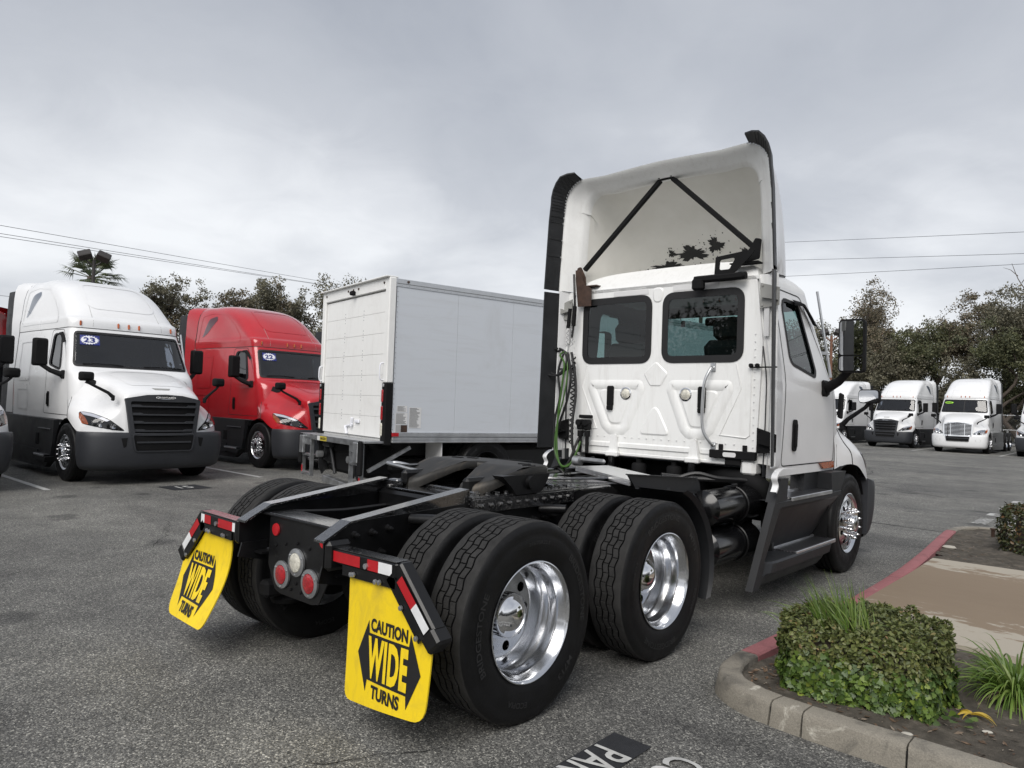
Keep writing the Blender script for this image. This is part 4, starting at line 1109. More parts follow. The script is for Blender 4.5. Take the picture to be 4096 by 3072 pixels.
# ---- back wall with two windows and its pressings
YB = 3.165
bw = lambda x, z, o: V(x, YB - o, z)
wall = rpoly([(-.99, 1.155), (.99, 1.155), (1.03, 2.2), (.965, 2.785), (-.965, 2.785), (-1.03, 2.2)], [.05, .05, .3, .06, .06, .3], 5)
winR = rrect(.075, .845, 2.052, 2.675, .105, 6); winL = [(-x, z) for x, z in winR][::-1]
mb = MB(); sheet(mb, [wall, winR, winL], bw, 0, -.03, smooth=False); back = hb(mb, 'back_wall', 'white2')
for w in (winL, winR):
    mb = MB(); sheet(mb, [shrink(w, -.014)], bw, .001, None); g = hb(mb, 'rear_window', 'glass')
    mb = MB(); sheet(mb, [shrink(w, -.020), shrink(w, .046)], bw, .006, None); mb.build('window_seal', 'seal', g)
def press(name, poly, h, edge=.012):
    """raised pressing with a sloped rim"""
    mb = MB(); inn = shrink(poly, edge); n = len(poly)
    mb.add([bw(x, z, .0005) for x, z in poly] + [bw(x, z, h) for x, z in inn], [(i, (i + 1) % n, (i + 1) % n + n, i + n) for i in range(n)], 0, True)
    sheet(mb, [inn], bw, h, None, smooth=True); return mb.build(name, 'white2', back, sharp=60)
def pressring(name, poly, wdt, h, edge=.013):
    mb = MB(); n = len(poly)
    a, b, c, d = poly, shrink(poly, edge), shrink(poly, wdt - edge), shrink(poly, wdt)
    rows = [[bw(x, z, hh) for x, z in q] for q, hh in ((a, .0005), (b, h), (c, h), (d, .0005))]
    mb.grid(rows, 0, True, True); return mb.build(name, 'white2', back, sharp=70)
for sg in (-1, 1):
    tr = rpoly([(sg * .145, 1.875), (sg * .76, 1.875), (sg * .78, 1.78), (sg * .60, 1.40), (sg * .52, 1.335), (sg * .34, 1.335), (sg * .27, 1.40), (sg * .115, 1.78)], .07, 4)
    pressring('pressed_rib', tr, .095, .012, .026)
    ti = rpoly([(sg * .235, 1.785), (sg * .665, 1.785), (sg * .50, 1.44), (sg * .37, 1.44)], .06, 4)
    press('pressed_panel', ti, .008, .016)
press('pressed_panel', rpoly([(0, 2.055), (.135, 1.935), (.06, 1.815), (-.06, 1.815), (-.135, 1.935)], .035, 4), .008, .012)
press('pressed_panel', rpoly([(0, 1.68), (.175, 1.35), (-.175, 1.35)], [.07, .04, .04], 5), .010, .016)
press('pressed_panel', rpoly([(-.065, 2.755), (.065, 2.755), (.045, 2.61), (-.045, 2.61)], .05, 5), .008, .012)
for x0, x1 in ((-.92, -.47), (-.42, .42), (.47, .92)):
    press('pressed_panel', rrect(x0, x1, 1.205, 1.265, .028), .012, .012)
for sg in (-1, 1):
    mb = MB(); mb.tube([bw(x, z, .002) for x, z in [(sg * .80, 2.02), (sg * .85, 1.80), (sg * .66, 1.39), (sg * .90, 1.375), (sg * .935, 1.40), (sg * .94, 2.02)]], .006, 6); mb.build('pressed_bead', 'white2', back)
mb = MB()
for i in range(22): mb.lathe([(.007, 0), (.006, .004), (.001, .006)], 8, bw(-.88 + i * .08, 1.318, .006), 'y', sgn=-1)
for i in range(16):
    for sg in (-1, 1): mb.lathe([(.006, 0), (.005, .004), (.001, .006)], 8, bw(sg * .968, 1.30 + i * .065, .006), 'y', sgn=-1)
mb.build('rivet', 'white2', back, kind='stuff')
# bottom sill of the cab
mb = MB(); mb.box((0, YB + .02, 1.150), (1.92, .05, .035), None, .008); 
for sg in (-1, 1): mb.box((sg * .93, YB + .05, 1.12), (.14, .16, .14), None, .03)
hb(mb, 'cab_sill', 'white2')
# work lamps, latches, grab handle, light bar, plaques
for x in (-.322, .322):
    mb = MB(); mb.lathe([(.062, 0), (.062, .010), (.050, .014), (.050, .010)], 28, bw(x, 1.742, .002), 'y', sgn=-1); l = hb(mb, 'work_lamp', 'chrome')
    mb = MB(); mb.lathe([(.049, .008), (.040, .016), (.0005, .019)], 24, bw(x, 1.742, .002), 'y', sgn=-1); mb.build('lens', 'lens_w', l)
for x in (-.495, .487):
    mb = MB(); mb.box(bw(x, 1.715, .018), (.075, .036, .20), None, .012); mb.box(bw(x, 1.60, .024), (.065, .04, .05), None, .01); hb(mb, 'vent_latch', 'matte')
mb = MB(); mb.tube(crow([bw(.585, 1.985, .01), bw(.585, 1.975, .05), bw(.548, 1.86, .085), bw(.535, 1.70, .09), bw(.535, 1.50, .09), bw(.555, 1.40, .085), bw(.605, 1.31, .05), bw(.605, 1.295, .01)], 4), .014, 10)
for x, z in ((.585, 1.99), (.605, 1.285)): mb.box(bw(x, z, .006), (.05, .012, .075), None, .004); mb.box(bw(x, z + .015, .014), (.016, .006, .016), None, .003)
hb(mb, 'grab_handle', 'alum')
mb = MB(); mb.box(bw(.80, 1.225, .03), (.42, .05, .072), None, .006); mb.box(bw(.80, 1.17, .02), (.14, .03, .07), None, .004)
for x in (.68, .90): mb.box(bw(x, 1.275, .012), (.042, .012, .075), None, .004)
br = hb(mb, 'hose_bracket', 'matte')
mb = MB(); sheet(mb, [rrect(.72, .84, 1.205, 1.245, .018)], bw, .0565, .058); mb.build('plaque', 'labelp', br)
for (x0, x1, z0, z1) in ((-.50, -.10, 2.70, 2.745), (.16, .62, 2.705, 2.76)):
    mb = MB(); sheet(mb, [rrect(x0, x1, z0, z1, .006)], bw, .002, .004); hb(mb, 'adhesive_strip', 'labelp')
# lower cab brackets and mounts, shock absorbers, air springs
for x in (-.43, .43):
    mb = MB(); sheet(mb, [rpoly([(x - .055, 1.135), (x + .055, 1.135), (x + .022, 1.345), (x - .022, 1.345)], .02, 4)], bw, .012, .045, smooth=False)
    mb.box(bw(x, 1.15, .05), (.14, .06, .05), None, .01); hb(mb, 'cab_mount', 'white2')
    mb = MB(); mb.cyl((x, YB - .06, .78), (x, YB - .06, 1.13), .036, 14); mb.cyl((x, YB - .06, .62), (x, YB - .06, .80), .024, 12); hb(mb, 'shock_absorber', 'gloss')
for x in (-.19, .19):
    mb = MB(); mb.lathe([(.001, .90), (.06, .905), (.07, .93), (.072, 1.06), (.06, 1.075), (.03, 1.08), (.03, 1.13)], 20, (x, YB + .06, 0), 'z'); hb(mb, 'air_spring', 'matte')

# ---- side extenders and roof fairing
for sg in (-1, 1):
    mb = MB(); rows = []
    for z in frange(1.14, 2.80, 10):
        xr = lerp(1.165, 1.15, (z - 1.14) / 1.66); xf = interp(CAB, min(z, 2.75))[0] + .004
        rows.append([(sg * xf, 3.44, z), (sg * lerp(xf, xr, .55), 3.27, z), (sg * xr, 3.10, z), (sg * (xr - .02), 3.10, z), (sg * (lerp(xf, xr, .5) - .035), 3.27, z), (sg * (xf - .04), 3.42, z)])
    mb.grid(rows, 0, True); mb.add(rows[-1], [(0, 1, 2, 3, 4, 5)]); se = hb(mb, 'side_extender', 'white', sharp=50)
    mb = MB(); rows = []
    for z in frange(1.165, 2.775, 10):
        xr = lerp(1.165, 1.15, (z - 1.14) / 1.66); xe = lerp(1.235, 1.207, (z - 1.14) / 1.66)
        rows.append([(sg * (xr + .001), 3.13, z), (sg * xe, 2.93, z), (sg * (xe - .014), 2.925, z), (sg * (xr - .022), 3.13, z)])
    mb.grid(rows, 0, False, True); mb.build('rubber_flap', 'flaprubber', se)
    # white kick-out at the foot of the extender
    mb = MB(); pr_ = crow([(3.46, 1.13), (3.20, 1.14), (3.09, 1.12), (3.04, 1.07), (3.07, 1.02), (3.03, .96)], 4)if False else crow([(1.13, 3.46, 0), (1.14, 3.20, 0), (1.12, 3.09, 0), (1.07, 3.03, 0), (1.01, 3.06, 0), (.955, 3.02, 0)], 4)
    mb.grid([[(sg * 1.185, p.y, p.x) for p in pr_], [(sg * 1.235, p.y, p.x) for p in pr_], [(sg * 1.235, p.y + .012, p.x - .012) for p in pr_]]); mb.build('foot_lip', 'white', se)
    mb = MB(); mb.prism([(.955, 1.17), (1.15, 1.15), (1.14, 2.79), (.93, 2.79)], lambda x, z, o: V(sg * x, YB + .028 + o, z), 0, .012); hb(mb, 'corner_panel', 'white2')
    # stays between extender and wall
    for z, mt in ((2.60, 'greypaint'), (1.36, 'matte')):
        mb = MB(); f3 = lambda u, v, o: V(sg * (1.0 + u), YB - .02 - .02 * o - u * .05, z + v)
        mb.prism([(0, -.11), (.165, -.09), (.165, .06), (0, .11)], lambda u, v, o: V(sg * (1.005 + u), YB - .006 + o, z + v), -.012, .0)
        mb.prism([(.02, -.02), (.16, -.05), (.16, .03)], lambda u, v, o: V(sg * (1.005 + u), YB - .006 + o, z + v), -.05, -.012)
        for dz in (-.085, .085): mb.lathe([(.011, 0), (.011, .007), (.001, .009)], 8, (sg * 1.025, YB - .018, z + dz), 'y', sgn=-1)
        hb(mb, 'extender_stay', mt)
    mb = MB(); mb.bar((sg * .93, YB - .02, 1.985), (sg * 1.17, YB - .03, 1.985), .012, .012)
    for x in (.945, 1.0): mb.box((sg * x, YB - .03, 2.0), (.035, .04, .035), None, .01)
    hb(mb, 'hinge_pin', 'matte')
    mb = MB(); mb.box((sg * 1.06, YB - .004, 2.46), (.045, .004, .42), None, .001); hb(mb, 'adhesive_strip', 'labelp')
def arch(y, inset, top, k=7):
    """half outline of the fairing mouth: right foot -> top centre"""
    w0, w1 = 1.152 - inset, 1.118 - inset
    pts = [V(w0, y, 2.80), V(lerp(w0, w1, .5), y, 3.15), V(w1, y, 3.50), V(w1 - .012, y, 3.62)]
    r = .26 - inset * .4
    for a in frange(0, math.pi / 2, k): pts.append(V(w1 - .02 - r + r * math.cos(a), y, top - r + r * math.sin(a) + .01 * math.sin(2 * a)))
    for x in (.62, .42, .2, 0.0): pts.append(V(x * (1 - inset * .3), y, top - .015 * (x / .7) + .012 * math.cos(x * 2.2)))
    return pts
def full(h): return h + [V(-p.x, p.y, p.z) for p in h[-2::-1]]
E_out = full(arch(3.10, 0, 3.935)); n = len(E_out)
E_mid = full(arch(3.115, .035, 3.905)); E_in = full(arch(3.25, .175, 3.80))
def front_base(i, n, ins=0.0):
    t = i / (n - 1); a = t * math.pi
    w = .95 - ins; p = abs(math.cos(a)); q = math.sin(a)
    rho = (p ** 2.8 + q ** 2.8) ** (1 / 2.8) if p + q > 0 else 1
    return V(w * math.cos(a) / rho, 3.55 + (0.85 - ins) * q / rho, 2.86 + .09 * q)
def shell(E, ins, k=12, bulge=1.0):
    rows = []
    for j in range(k + 1):
        t = j / k; row = []
        for i, e0 in enumerate(E):
            fb = front_base(i, len(E), ins)
            c = V(lerp(e0.x, fb.x, .35), lerp(e0.y, fb.y, .55), max(e0.z - .16, lerp(e0.z, fb.z, .3)))
            row.append(e0 * (1 - t) ** 2 + c * 2 * t * (1 - t) + fb * t * t)
        rows.append(row)
    return rows
mb = MB(); mb.grid(shell(E_out, 0.0)); fair = hb(mb, 'roof_fairing', 'white', sharp=60)
mb = MB(); mb.grid([E_out, E_mid, [p + (q - p) * .25 + V(0, .01, 0) for p, q in zip(E_mid, E_in)], [p + (q - p) * .75 + V(0, .0, 0) for p, q in zip(E_mid, E_in)], E_in, [p + V(0, .06, 0) - V(p.x * .012, 0, 0) for p in E_in]]); mb.build('fairing_rim', 'white2', fair, sharp=70)
mb = MB(); mb.grid(shell([p + V(0, .06, 0) - V(p.x * .012, 0, 0) for p in E_in], .07)); mb.build('fairing_inside', 'cream', fair, sharp=70)
# places where the gel-coat has flaked off to black, each with a ragged edge and a few specks round it
inb = mb.bvh(); ip = projector(inb, (0, 3.30, 0), (1, 0, 0), (0, 0, 1), (0, 1, 0))
for k_, (x, z, rx, rz, ns) in enumerate(((-.15, 3.262, .205, .080, 20), (.135, 3.312, .105, .080, 20), (-.44, 3.160, .215, .056, 16), (.46, 3.20, .10, .07, 12), (-.37, 3.28, .055, .042, 8), (.17, 3.09, .06, .018, 5))):
    rnd = random.Random(40 + k_); ph = [rnd.uniform(0, 6.28) for _ in range(6)]
    def rad(a): return .72 + .16 * math.sin(3 * a + ph[0]) + .12 * math.sin(5 * a + ph[1]) + .09 * math.sin(11 * a + ph[2]) + .09 * math.sin(19 * a + ph[3]) + .05 * math.sin(37 * a + ph[4])
    mb = MB(); sheet(mb, [[(x + rx * rad(a) * math.cos(a), z + rz * rad(a) * math.sin(a)) for a in frange(0, 2 * math.pi, 90)[:-1]]], ip, .003, None, frange(x - rx, x + rx, 8), frange(z - rz, z + rz, 5)); mb.build('flaked_patch', 'ink', fair)
    mb = MB()
    for q in range(ns):
        a = rnd.uniform(0, 6.28); d_ = rnd.uniform(.9, 1.7); cx_, cz_ = x + rx * d_ * math.cos(a), z + rz * d_ * math.sin(a); r_ = rnd.uniform(.003, .009)
        n_ = 6; vs_ = [ip(cx_ + r_ * rnd.uniform(.5, 1.3) * math.cos(2 * math.pi * i / n_), cz_ + r_ * rnd.uniform(.4, 1.1) * math.sin(2 * math.pi * i / n_), .003) for i in range(n_)]; mb.add(vs_, [tuple(range(n_))])
    mb.build('flaked_speck', 'ink', fair, kind='stuff')
# black rubber at the sides and over both upper corners of the mouth
nh = len(arch(3.1, 0, 3.9))
for sg in (-1, 1):
    h = arch(3.12, -.002, 3.938); idx = range(0, 4 + 7)
    rows = []
    for i in idx:
        p = h[i]; o = h[max(i - 1, 0)]; q = h[i + 1]; t = (q - o); nrm = V(t.z, 0, -t.x).normalized()
        if nrm.dot(p - V(.6, 3.12, 3.3)) < 0: nrm = -nrm
        k = 1.0 if i < 9 else 1.0 - (i - 8) * .25
        fl = .045 + .020 * sst(3, 8, i)
        rows.append([V(sg * (p.x + nrm.x * .003), 3.12, p.z + nrm.z * .003), V(sg * (p.x + nrm.x * (.012 + fl * k * .6)), 3.02, p.z + nrm.z * (.012 + fl * k * .6)), V(sg * (p.x + nrm.x * (.014 + fl * k)), 2.93 + (1 - k) * .1, p.z + nrm.z * (.014 + fl * k)),
                     V(sg * (p.x + nrm.x * (fl * k)), 2.93 + (1 - k) * .1, p.z + nrm.z * (fl * k)), V(sg * (p.x - nrm.x * .012), 3.085, p.z - nrm.z * .012)])
    mb = MB(); mb.grid(rows, 0, False, True); rb = mb.build('rubber_flap', 'flaprubber', fair, sharp=35)
    mb = MB()
    for i in range(1, 11):
        for t in (.0, .5):
            p = h[i].lerp(h[i + 1], t) if i < 10 else h[i]; mb.lathe([(.009, 0), (.007, .006), (.001, .007)], 8, (sg * (p.x - .012), 3.083, p.z - (.012 if i > 6 else 0)), 'y', sgn=-1)
    mb.build('rivet', 'alum', fair, kind='stuff')
    for r_ in rows[1:9]:
        for t_ in (0, .5):
            k_ = rows.index(r_); q_ = rows[min(k_ + 1, len(rows) - 1)]; a_, b_ = r_[3].lerp(q_[3], t_), r_[4].lerp(q_[4], t_)
            mb = MB(); mb.tube([a_ + V(-sg * .003, 0, 0), b_ + V(-sg * .003, 0, 0)], .0035, 5); mb.build('rubber_rib', 'flaprubber', fair)
# bracing struts inside the mouth
ap = V(0, 3.28, 3.845)
for sg in (-1, 1):
    mb = MB(); mb.bar(ap + V(sg * .065, -.02, -.03), (sg * .925, 3.24, 3.02), .045, .045, .006); hb(mb, 'strut', 'matte')
    mb = MB(); pl = lambda u, v, o: V(sg * u, 3.19 + o, v)
    if sg > 0: mb.prism(rpoly([(.80, 2.90), (.97, 2.93), (.985, 3.10), (.93, 3.115), (.86, 2.985)], .02, 3), pl, 0, .012); mb.box((.85, 3.20, 2.90), (.26, .12, .012), None, .003)
    else: mb.prism(rpoly([(.86, 2.80), (.985, 2.86), (.985, 3.04), (.94, 3.05), (.88, 2.94)], .02, 3), pl, 0, .012); mb.box((-.80, 3.17, 2.83), (.22, .08, .012), None, .003)
    hb(mb, 'strut_bracket', 'rust' if sg < 0 else 'matte')
mb = MB(); mb.box(ap + V(0, -.03, .0), (.19, .03, .075), None, .01); mb.box(ap + V(0, .0, .035), (.22, .06, .012), None, .003)
for x in (-.065, .065): mb.lathe([(.013, 0), (.013, .008), (.001, .01)], 10, ap + V(x, -.047, -.01), 'y', sgn=-1)
hb(mb, 'strut_plate', 'matte')
mb = MB(); mb.box((.66, YB - .075, 2.775), (.46, .075, .06), None, .015); mb.box((.46, YB - .085, 2.73), (.11, .07, .10), None, .015); mb.cyl((.42, YB - .075, 2.775), (.90, YB - .075, 2.775), .034, 12)
sheet(mb, [rpoly([(.60, 2.80), (.61, 2.965), (.97, 3.0), (.95, 2.96), (.80, 2.82), (.76, 2.80)], .012, 3)[::1], rpoly([(.645, 2.845), (.65, 2.935), (.80, 2.945), (.74, 2.845)], .02, 3)], lambda u, v, o: V(u, YB - .06 + o, v), -.006, .006, smooth=False)
hb(mb, 'camera_housing', 'matte')
mb = MB(); mb.prism([(-.90, 2.62), (-.74, 2.62), (-.74, 2.80), (-.83, 2.84), (-.90, 3.0), (-.945, 3.0), (-.94, 2.90)], lambda u, v, o: V(u, YB - .05 + o, v), -.006, .006); hb(mb, 'hose_hanger', 'rust')

# ---- hoses and couplers at the left of the wall
def hose(name, pts, r, mat, k=6): 
    mb = MB(); mb.tube(crow(pts, k), r, 8); return hb(mb, name, mat)
ty = YB - .10
hose('air_hose', [(-.93, ty, 2.95), (-.90, ty - .02, 2.75), (-.905, ty, 2.55), (-.93, ty, 2.30)], .012, 'hose_k')
mb = MB(); mb.cyl((-.905, ty, 2.62), (-.915, ty, 2.42), .022, 10); mb.cyl((-.965, ty, 2.60), (-.985, ty, 2.40), .02, 10); hb(mb, 'hose_grip', 'matte')
for x0 in (-.93, -.99):
    mb = MB(); mb.tube([(x0 + .011 * math.cos(a * 7), ty + .011 * math.sin(a * 7), 2.42 - a * .05) for a in frange(0, 4.2, 70)], .003, 5); hb(mb, 'hanger_spring', 'steel')
def ring(cx, cz, rr, y, w=.0): return [(cx + rr * math.cos(a), y + w * math.sin(a), cz + rr * math.sin(a)) for a in frange(R(80), R(80 - 350), 14)]
hose('air_hose', ring(-1.12, 2.05, .145, ty - .02, .03), .012, 'hose_k', 3); hose('air_hose', ring(-1.10, 2.045, .13, ty + .01, .03), .012, 'hose_k', 3)
hose('green_cable', [(-1.02, ty, 2.16), (-1.06, ty - .02, 2.12), (-.98, ty - .05, 2.03), (-1.0, ty - .05, 1.80), (-1.03, ty - .06, 1.50), (-1.02, ty - .08, 1.20), (-.96, ty - .10, 1.02), (-.86, ty - .09, 1.00), (-.80, ty - .05, 1.12), (-.78, ty, 1.25)], .010, 'hose_g')
hose('green_cable', [(-1.0, ty, 2.15), (-.95, ty - .03, 1.95), (-.97, ty - .05, 1.70), (-1.05, ty - .05, 1.40), (-1.04, ty - .08, 1.15), (-.94, ty - .09, .985), (-.86, ty - .08, 1.02)], .008, 'hose_g')
hose('air_hose', [(-1.03, ty, 2.14), (-1.07, ty - .03, 1.95), (-1.03, ty - .04, 1.70), (-1.08, ty - .05, 1.45), (-1.07, ty - .06, 1.20), (-1.0, ty - .08, 1.03), (-.90, ty - .07, 1.0), (-.83, ty, 1.15)], .012, 'hose_k')
hose('air_hose', [(-.98, ty, 2.15), (-.93, ty, 1.90), (-.97, ty, 1.65), (-1.06, ty, 1.40), (-1.06, ty - .05, 1.15), (-.98, ty - .06, 1.0), (-.88, ty - .06, 1.03), (-.82, ty, 1.25), (-.78, ty + .05, 1.36)], .013, 'hose_k')
mb = MB(); mb.tube([(-.90 + .018 * math.cos(a), ty + .018 * math.sin(a), 2.10 - a * .0088) for a in frange(0, 100, 420)], .008, 6); hb(mb, 'coiled_cable', 'hose_k')
hose('air_hose', [(-.93, ty, 2.15), (-.88, ty, 1.95), (-.86, ty, 1.70), (-.87, ty - .03, 1.40), (-.84, ty - .03, 1.15), (-.72, ty, 1.08), (-.62, ty + .02, 1.10)], .014, 'hose_k')
for x in (-.80, -.715):
    mb = MB(); mb.cyl((x, ty + .02, 1.14), (x, ty + .02, 1.34), .020, 10); mb.box((x, ty + .02, 1.40), (.065, .07, .07), None, .014); mb.cyl((x, ty - .03, 1.44), (x, ty + .05, 1.44), .032, 14); mb.cyl((x, ty + .02, 1.30), (x, ty + .02, 1.36), .03, 8); hb(mb, 'air_coupler', 'matte')
    mb = MB(); mb.cyl((x, ty + .02, 1.20), (x, ty + .02, 1.30), .016, 10); hb(mb, 'brass_fitting', 'steel')
mb = MB(); mb.box((-.76, ty + .05, 1.50), (.15, .05, .035), None, .008); hb(mb, 'coupler_bracket', 'matte')
mb = MB(); mb.bar((-.75, 3.02, 1.075), (-.44, 3.02, 1.07), .05, .05, .02); mb.cyl((-.8, 3.0, 1.06), (-.72, 3.0, 1.06), .05, 12); hb(mb, 'exhaust_elbow', 'steel')

# ---- chassis
def hw(x, y, z): return V(x, y, z)
for sg in (-1, 1):
    web = [(-.73, .74), (-.73, .872), (-.575, .950), (-.50, .955), (.31, .985), (5.6, .985), (5.6, .72), (-.40, .70), (-.60, .72)]
    mb = MB(); mb.prism(web, lambda y, z, o: V(sg * (.422 + o), y, z), 0, .010)
    mb.prism([(-.45, .72), (5.6, .72), (5.6, .71), (-.45, .71)], lambda y, z, o: V(sg * (.345 + o), y, z), 0, .08); rail = hb(mb, 'frame_rail', 'black')
    tp = [(-.735, .873), (-.575, .958), (-.50, .966), (.285, 1.070)]       # rear ramp of the rail
    lo = [(y, z - .012) for y, z in tp]
    mb = MB(); mb.prism(tp + lo[::-1], lambda y, z, o: V(sg * (.348 + o), y, z), 0, .088)
    mb.prism([(-.50, .953), (.285, 1.058), (.30, .985), (.30, .965), (-.45, .945)], lambda y, z, o: V(sg * (.418 + o), y, z), 0, .010)
    mb.prism([(.284, 1.066), (.296, 1.05), (.300, .98), (.285, .98)], lambda y, z, o: V(sg * (.348 + o), y, z), 0, .086)
    mb.build('rail_ramp', 'wet', rail)
    mb = MB(); mb.prism([(.30, .997), (5.0, .997), (5.0, .986), (.30, .986)], lambda y, z, o: V(sg * (.345 + o), y, z), 0, .088); mb.build('rail_flange', 'wet', rail)
    mb = MB()
    for (y, z) in ((-.55, .887), (-.437, .888), (-.33, .90), (-.37, .78), (-.15, .80), (.05, .80), (.9, .84), (1.0, .84), (1.1, .84), (1.25, .84), (1.6, .9), (1.75, .9), (2.1, .9)):
        mb.lathe([(.020, 0), (.020, .006), (.013, .008), (.013, .032), (.008, .034), (.008, .05), (.001, .052)], 8, (sg * .432, y, z), 'x', sgn=sg)
    mb.build('bolt', 'black', rail, kind='stuff')
    mb = MB(); mb.cyl((sg * .45, -.18, .935), (sg * .62, -.12, .945), .030, 12); mb.cyl((sg * .60, -.13, .945), (sg * .68, -.10, .95), .018, 10); hb(mb, 'valve_fitting', 'black')
    mb = MB(); mb.cyl((sg * .45, .95, .90), (sg * .62, 1.02, .91), .030, 12); hb(mb, 'valve_fitting', 'black')
    # air springs of the two axles
    for y in (-.32, 1.62):
        mb = MB(); mb.lathe([(.001, .30), (.09, .305), (.10, .33), (.075, .36), (.085, .40), (.105, .46), (.108, .58), (.095, .66), (.06, .67), (.05, .70)], 24, (sg * .56, y, 0), 'z'); hb(mb, 'suspension_air_bag', 'matte')
    # pads between the wheels for the fifth wheel bracket
    mb = MB(); mb.box((sg * .40, .80, 1.010), (.13, 1.02, .024), None, .005); mb.box((sg * .455, .80, .965), (.03, 1.02, .09), None, .005)
    for i in range(11):
        mb.cyl((sg * .435, .36 + i * .088, 1.022), (sg * .435, .36 + i * .088, 1.042), .017, 6)
        mb.lathe([(.015, 0), (.015, .014), (.001, .016)], 6, (sg * .47, .36 + i * .088, .965), 'x', sgn=sg)
    for i in range(6): mb.box((sg * .36, .40 + i * .16, 1.030), (.06, .06, .028), Matrix.Rotation(i * .3, 3, 'Z'), .008)
    hb(mb, 'slider_rail', 'wet')
for y, zc, hh in ((.33, .93, .12), (1.55, .90, .16), (2.45, .90, .16), (3.5, .85, .2)):
    mb = MB(); mb.box((0, y, zc), (.84, .14, hh), None, .02); hb(mb, 'crossmember', 'black')
mb = MB(); mb.box((0, .42, 1.003), (.80, .26, .014), None, .004); mb.box((-.33, .34, 1.035), (.10, .06, .05), None, .01); mb.box((.05, .52, 1.018), (.5, .05, .02), None, .006); hb(mb, 'crossmember_plate', 'wet')
mb = MB(); mb.box((0, 1.75, .999), (.70, .55, .012), None, .004); mb.tube([(-.3, 1.5, 1.02), (0, 1.7, 1.02), (.35, 2.2, 1.03)], .012, 6); hb(mb, 'frame_cover', 'wet')
for y in (0, 1.32):
    mb = MB(); mb.cyl((-.92, y, AX), (.92, y, AX), .085, 16); mb.lathe([(.001, -.24), (.12, -.22), (.20, -.12), (.22, 0), (.20, .12), (.12, .22), (.001, .24)], 24, (0, y, AX), 'y')
    for sg in (-1, 1): mb.cyl((sg * .50, y, AX), (sg * .62, y, AX), .20, 24); mb.box((sg * .5, y - .15, .42), (.10, .75, .10), None, .02)
    hb(mb, 'drive_axle', 'matte')
    for sg in (-1, 1): dual_wheel(hero, sg, y - FY, .5 if y == 0 else 1.9)
mb = MB(); mb.cyl((0, 1.4, .62), (0, 4.4, .72), .06, 12); hb(mb, 'drive_shaft', 'matte')
mb = MB(); mb.box((0, 4.4, .80), (.75, 1.9, .7), None, .1); mb.box((.0, 3.3, .75), (.6, .7, .4), None, .08); hb(mb, 'engine_block', 'matte')
mb = MB(); mb.tube(crow([(.50, 3.4, 1.0), (.75, 3.25, 1.02), (1.0, 3.2, .98), (1.05, 3.3, .85)], 5), .085, 12); hb(mb, 'exhaust_pipe', 'matte')
# tail plate with lamps
tpz = lambda x, z, o: V(x, -.605 - o, z)
mb = MB(); sheet(mb, [rpoly([(-.30, .905), (.30, .905), (.30, .62), (.22, .49), (.16, .475), (-.16, .475), (-.22, .49), (-.30, .62)], .03, 4)], tpz, -.008, 0, smooth=False)
mb.box((0, -.52, .905), (.84, .19, .012), None, .003); tail = hb(mb, 'tail_plate', ['black'])
mb = MB(); mb.box((0, -.525, .914), (.60, .17, .006), None, .001); mb.build('plate_lip', 'wet', tail)
for (x, z, mt) in ((0.005, .678, 'lens_w'), (-.138, .588, 'lens_r'), (.142, .588, 'lens_r')):
    mb = MB(); mb.lathe([(.077, 0), (.077, .012), (.055, .016), (.055, .006)], 36, (x, -.607, z), 'y', sgn=-1)
    for a in (.5, 2.6, 4.7): mb.lathe([(.008, .0), (.006, .004), (.001, .005)], 8, (x + .066 * math.cos(a), -.621, z + .066 * math.sin(a)), 'y', sgn=-1)
    l = hb(mb, 'tail_lamp', 'steel')
    mb = MB(); mb.lathe([(.055, .006), (.052, .018), (.035, .024), (.0005, .026)], 30, (x, -.607, z), 'y', sgn=-1); mb.build('lens', mt, l)
for x in (-.225, .255):
    mb = MB(); mb.lathe([(.036, 0), (.034, .008), (.001, .010)], 24, (x, -.607, .828), 'y', sgn=-1); hb(mb, 'reflector', 'tape_r')
mb = MB()
for (x, z) in ((-.22, .74), (-.12, .76), (.0, .78), (.12, .77), (.0, .56), (-.05, .52), (.05, .52)): mb.lathe([(.009, 0), (.008, .006), (.001, .007)], 8, (x, -.607, z), 'y', sgn=-1)
mb.build('bolt', 'matte', tail, kind='stuff')
for sg in (-1, 1):
    mb = MB(); mb.bar((sg * .43, -.55, .68), (sg * .32, -.55, .68), .18, .012); mb.prism([(-.72, .74), (-.56, .74), (-.56, .62), (-.74, .66)], lambda y, z, o: V(sg * (.40 + o), y, z), 0, .012); hb(mb, 'tow_bracket', 'black')
# fifth wheel
def fw_top(x, y):
    z = 1.186 - .03 * (x / .46) ** 2 * 0
    z -= .36 * max(0, (.76 - y)) ** 1.08
    return z
half = [(0.0, .862), (.045, .838), (.060, .78), (.09, .68), (.145, .55), (.20, .43), (.255, .390), (.33, .41), (.41, .50), (.47, .66), (.485, .84), (.475, .98), (.42, 1.06), (.30, 1.105), (.12, 1.125)]
out5 = half + [(-x, y) for x, y in half[::-1] if x > 0]
f5f = lambda x, y, o: V(x, y, fw_top(x, y) - o * (1.0 + .6 * sst(.7, .35, y)))
in5 = shrink(out5, .020)
mb = MB(); sheet(mb, [in5], f5f, 0, None, frange(-.45, .45, 18), frange(.36, 1.1, 15)); mb.nv = {}
mb.grid([[f5f(x, y, 0) for x, y in in5], [f5f((a[0] * .4 + x * .6), (a[1] * .4 + y * .6), .006) for a, (x, y) in zip(in5, out5)], [f5f(x, y, .020) for x, y in out5], [f5f(x, y, .046) for x, y in out5], [f5f(x, y, .050) for x, y in in5]], 0, True, True)
f5 = hb(mb, 'fifth_wheel', 'grease', sharp=35)
mb = MB()
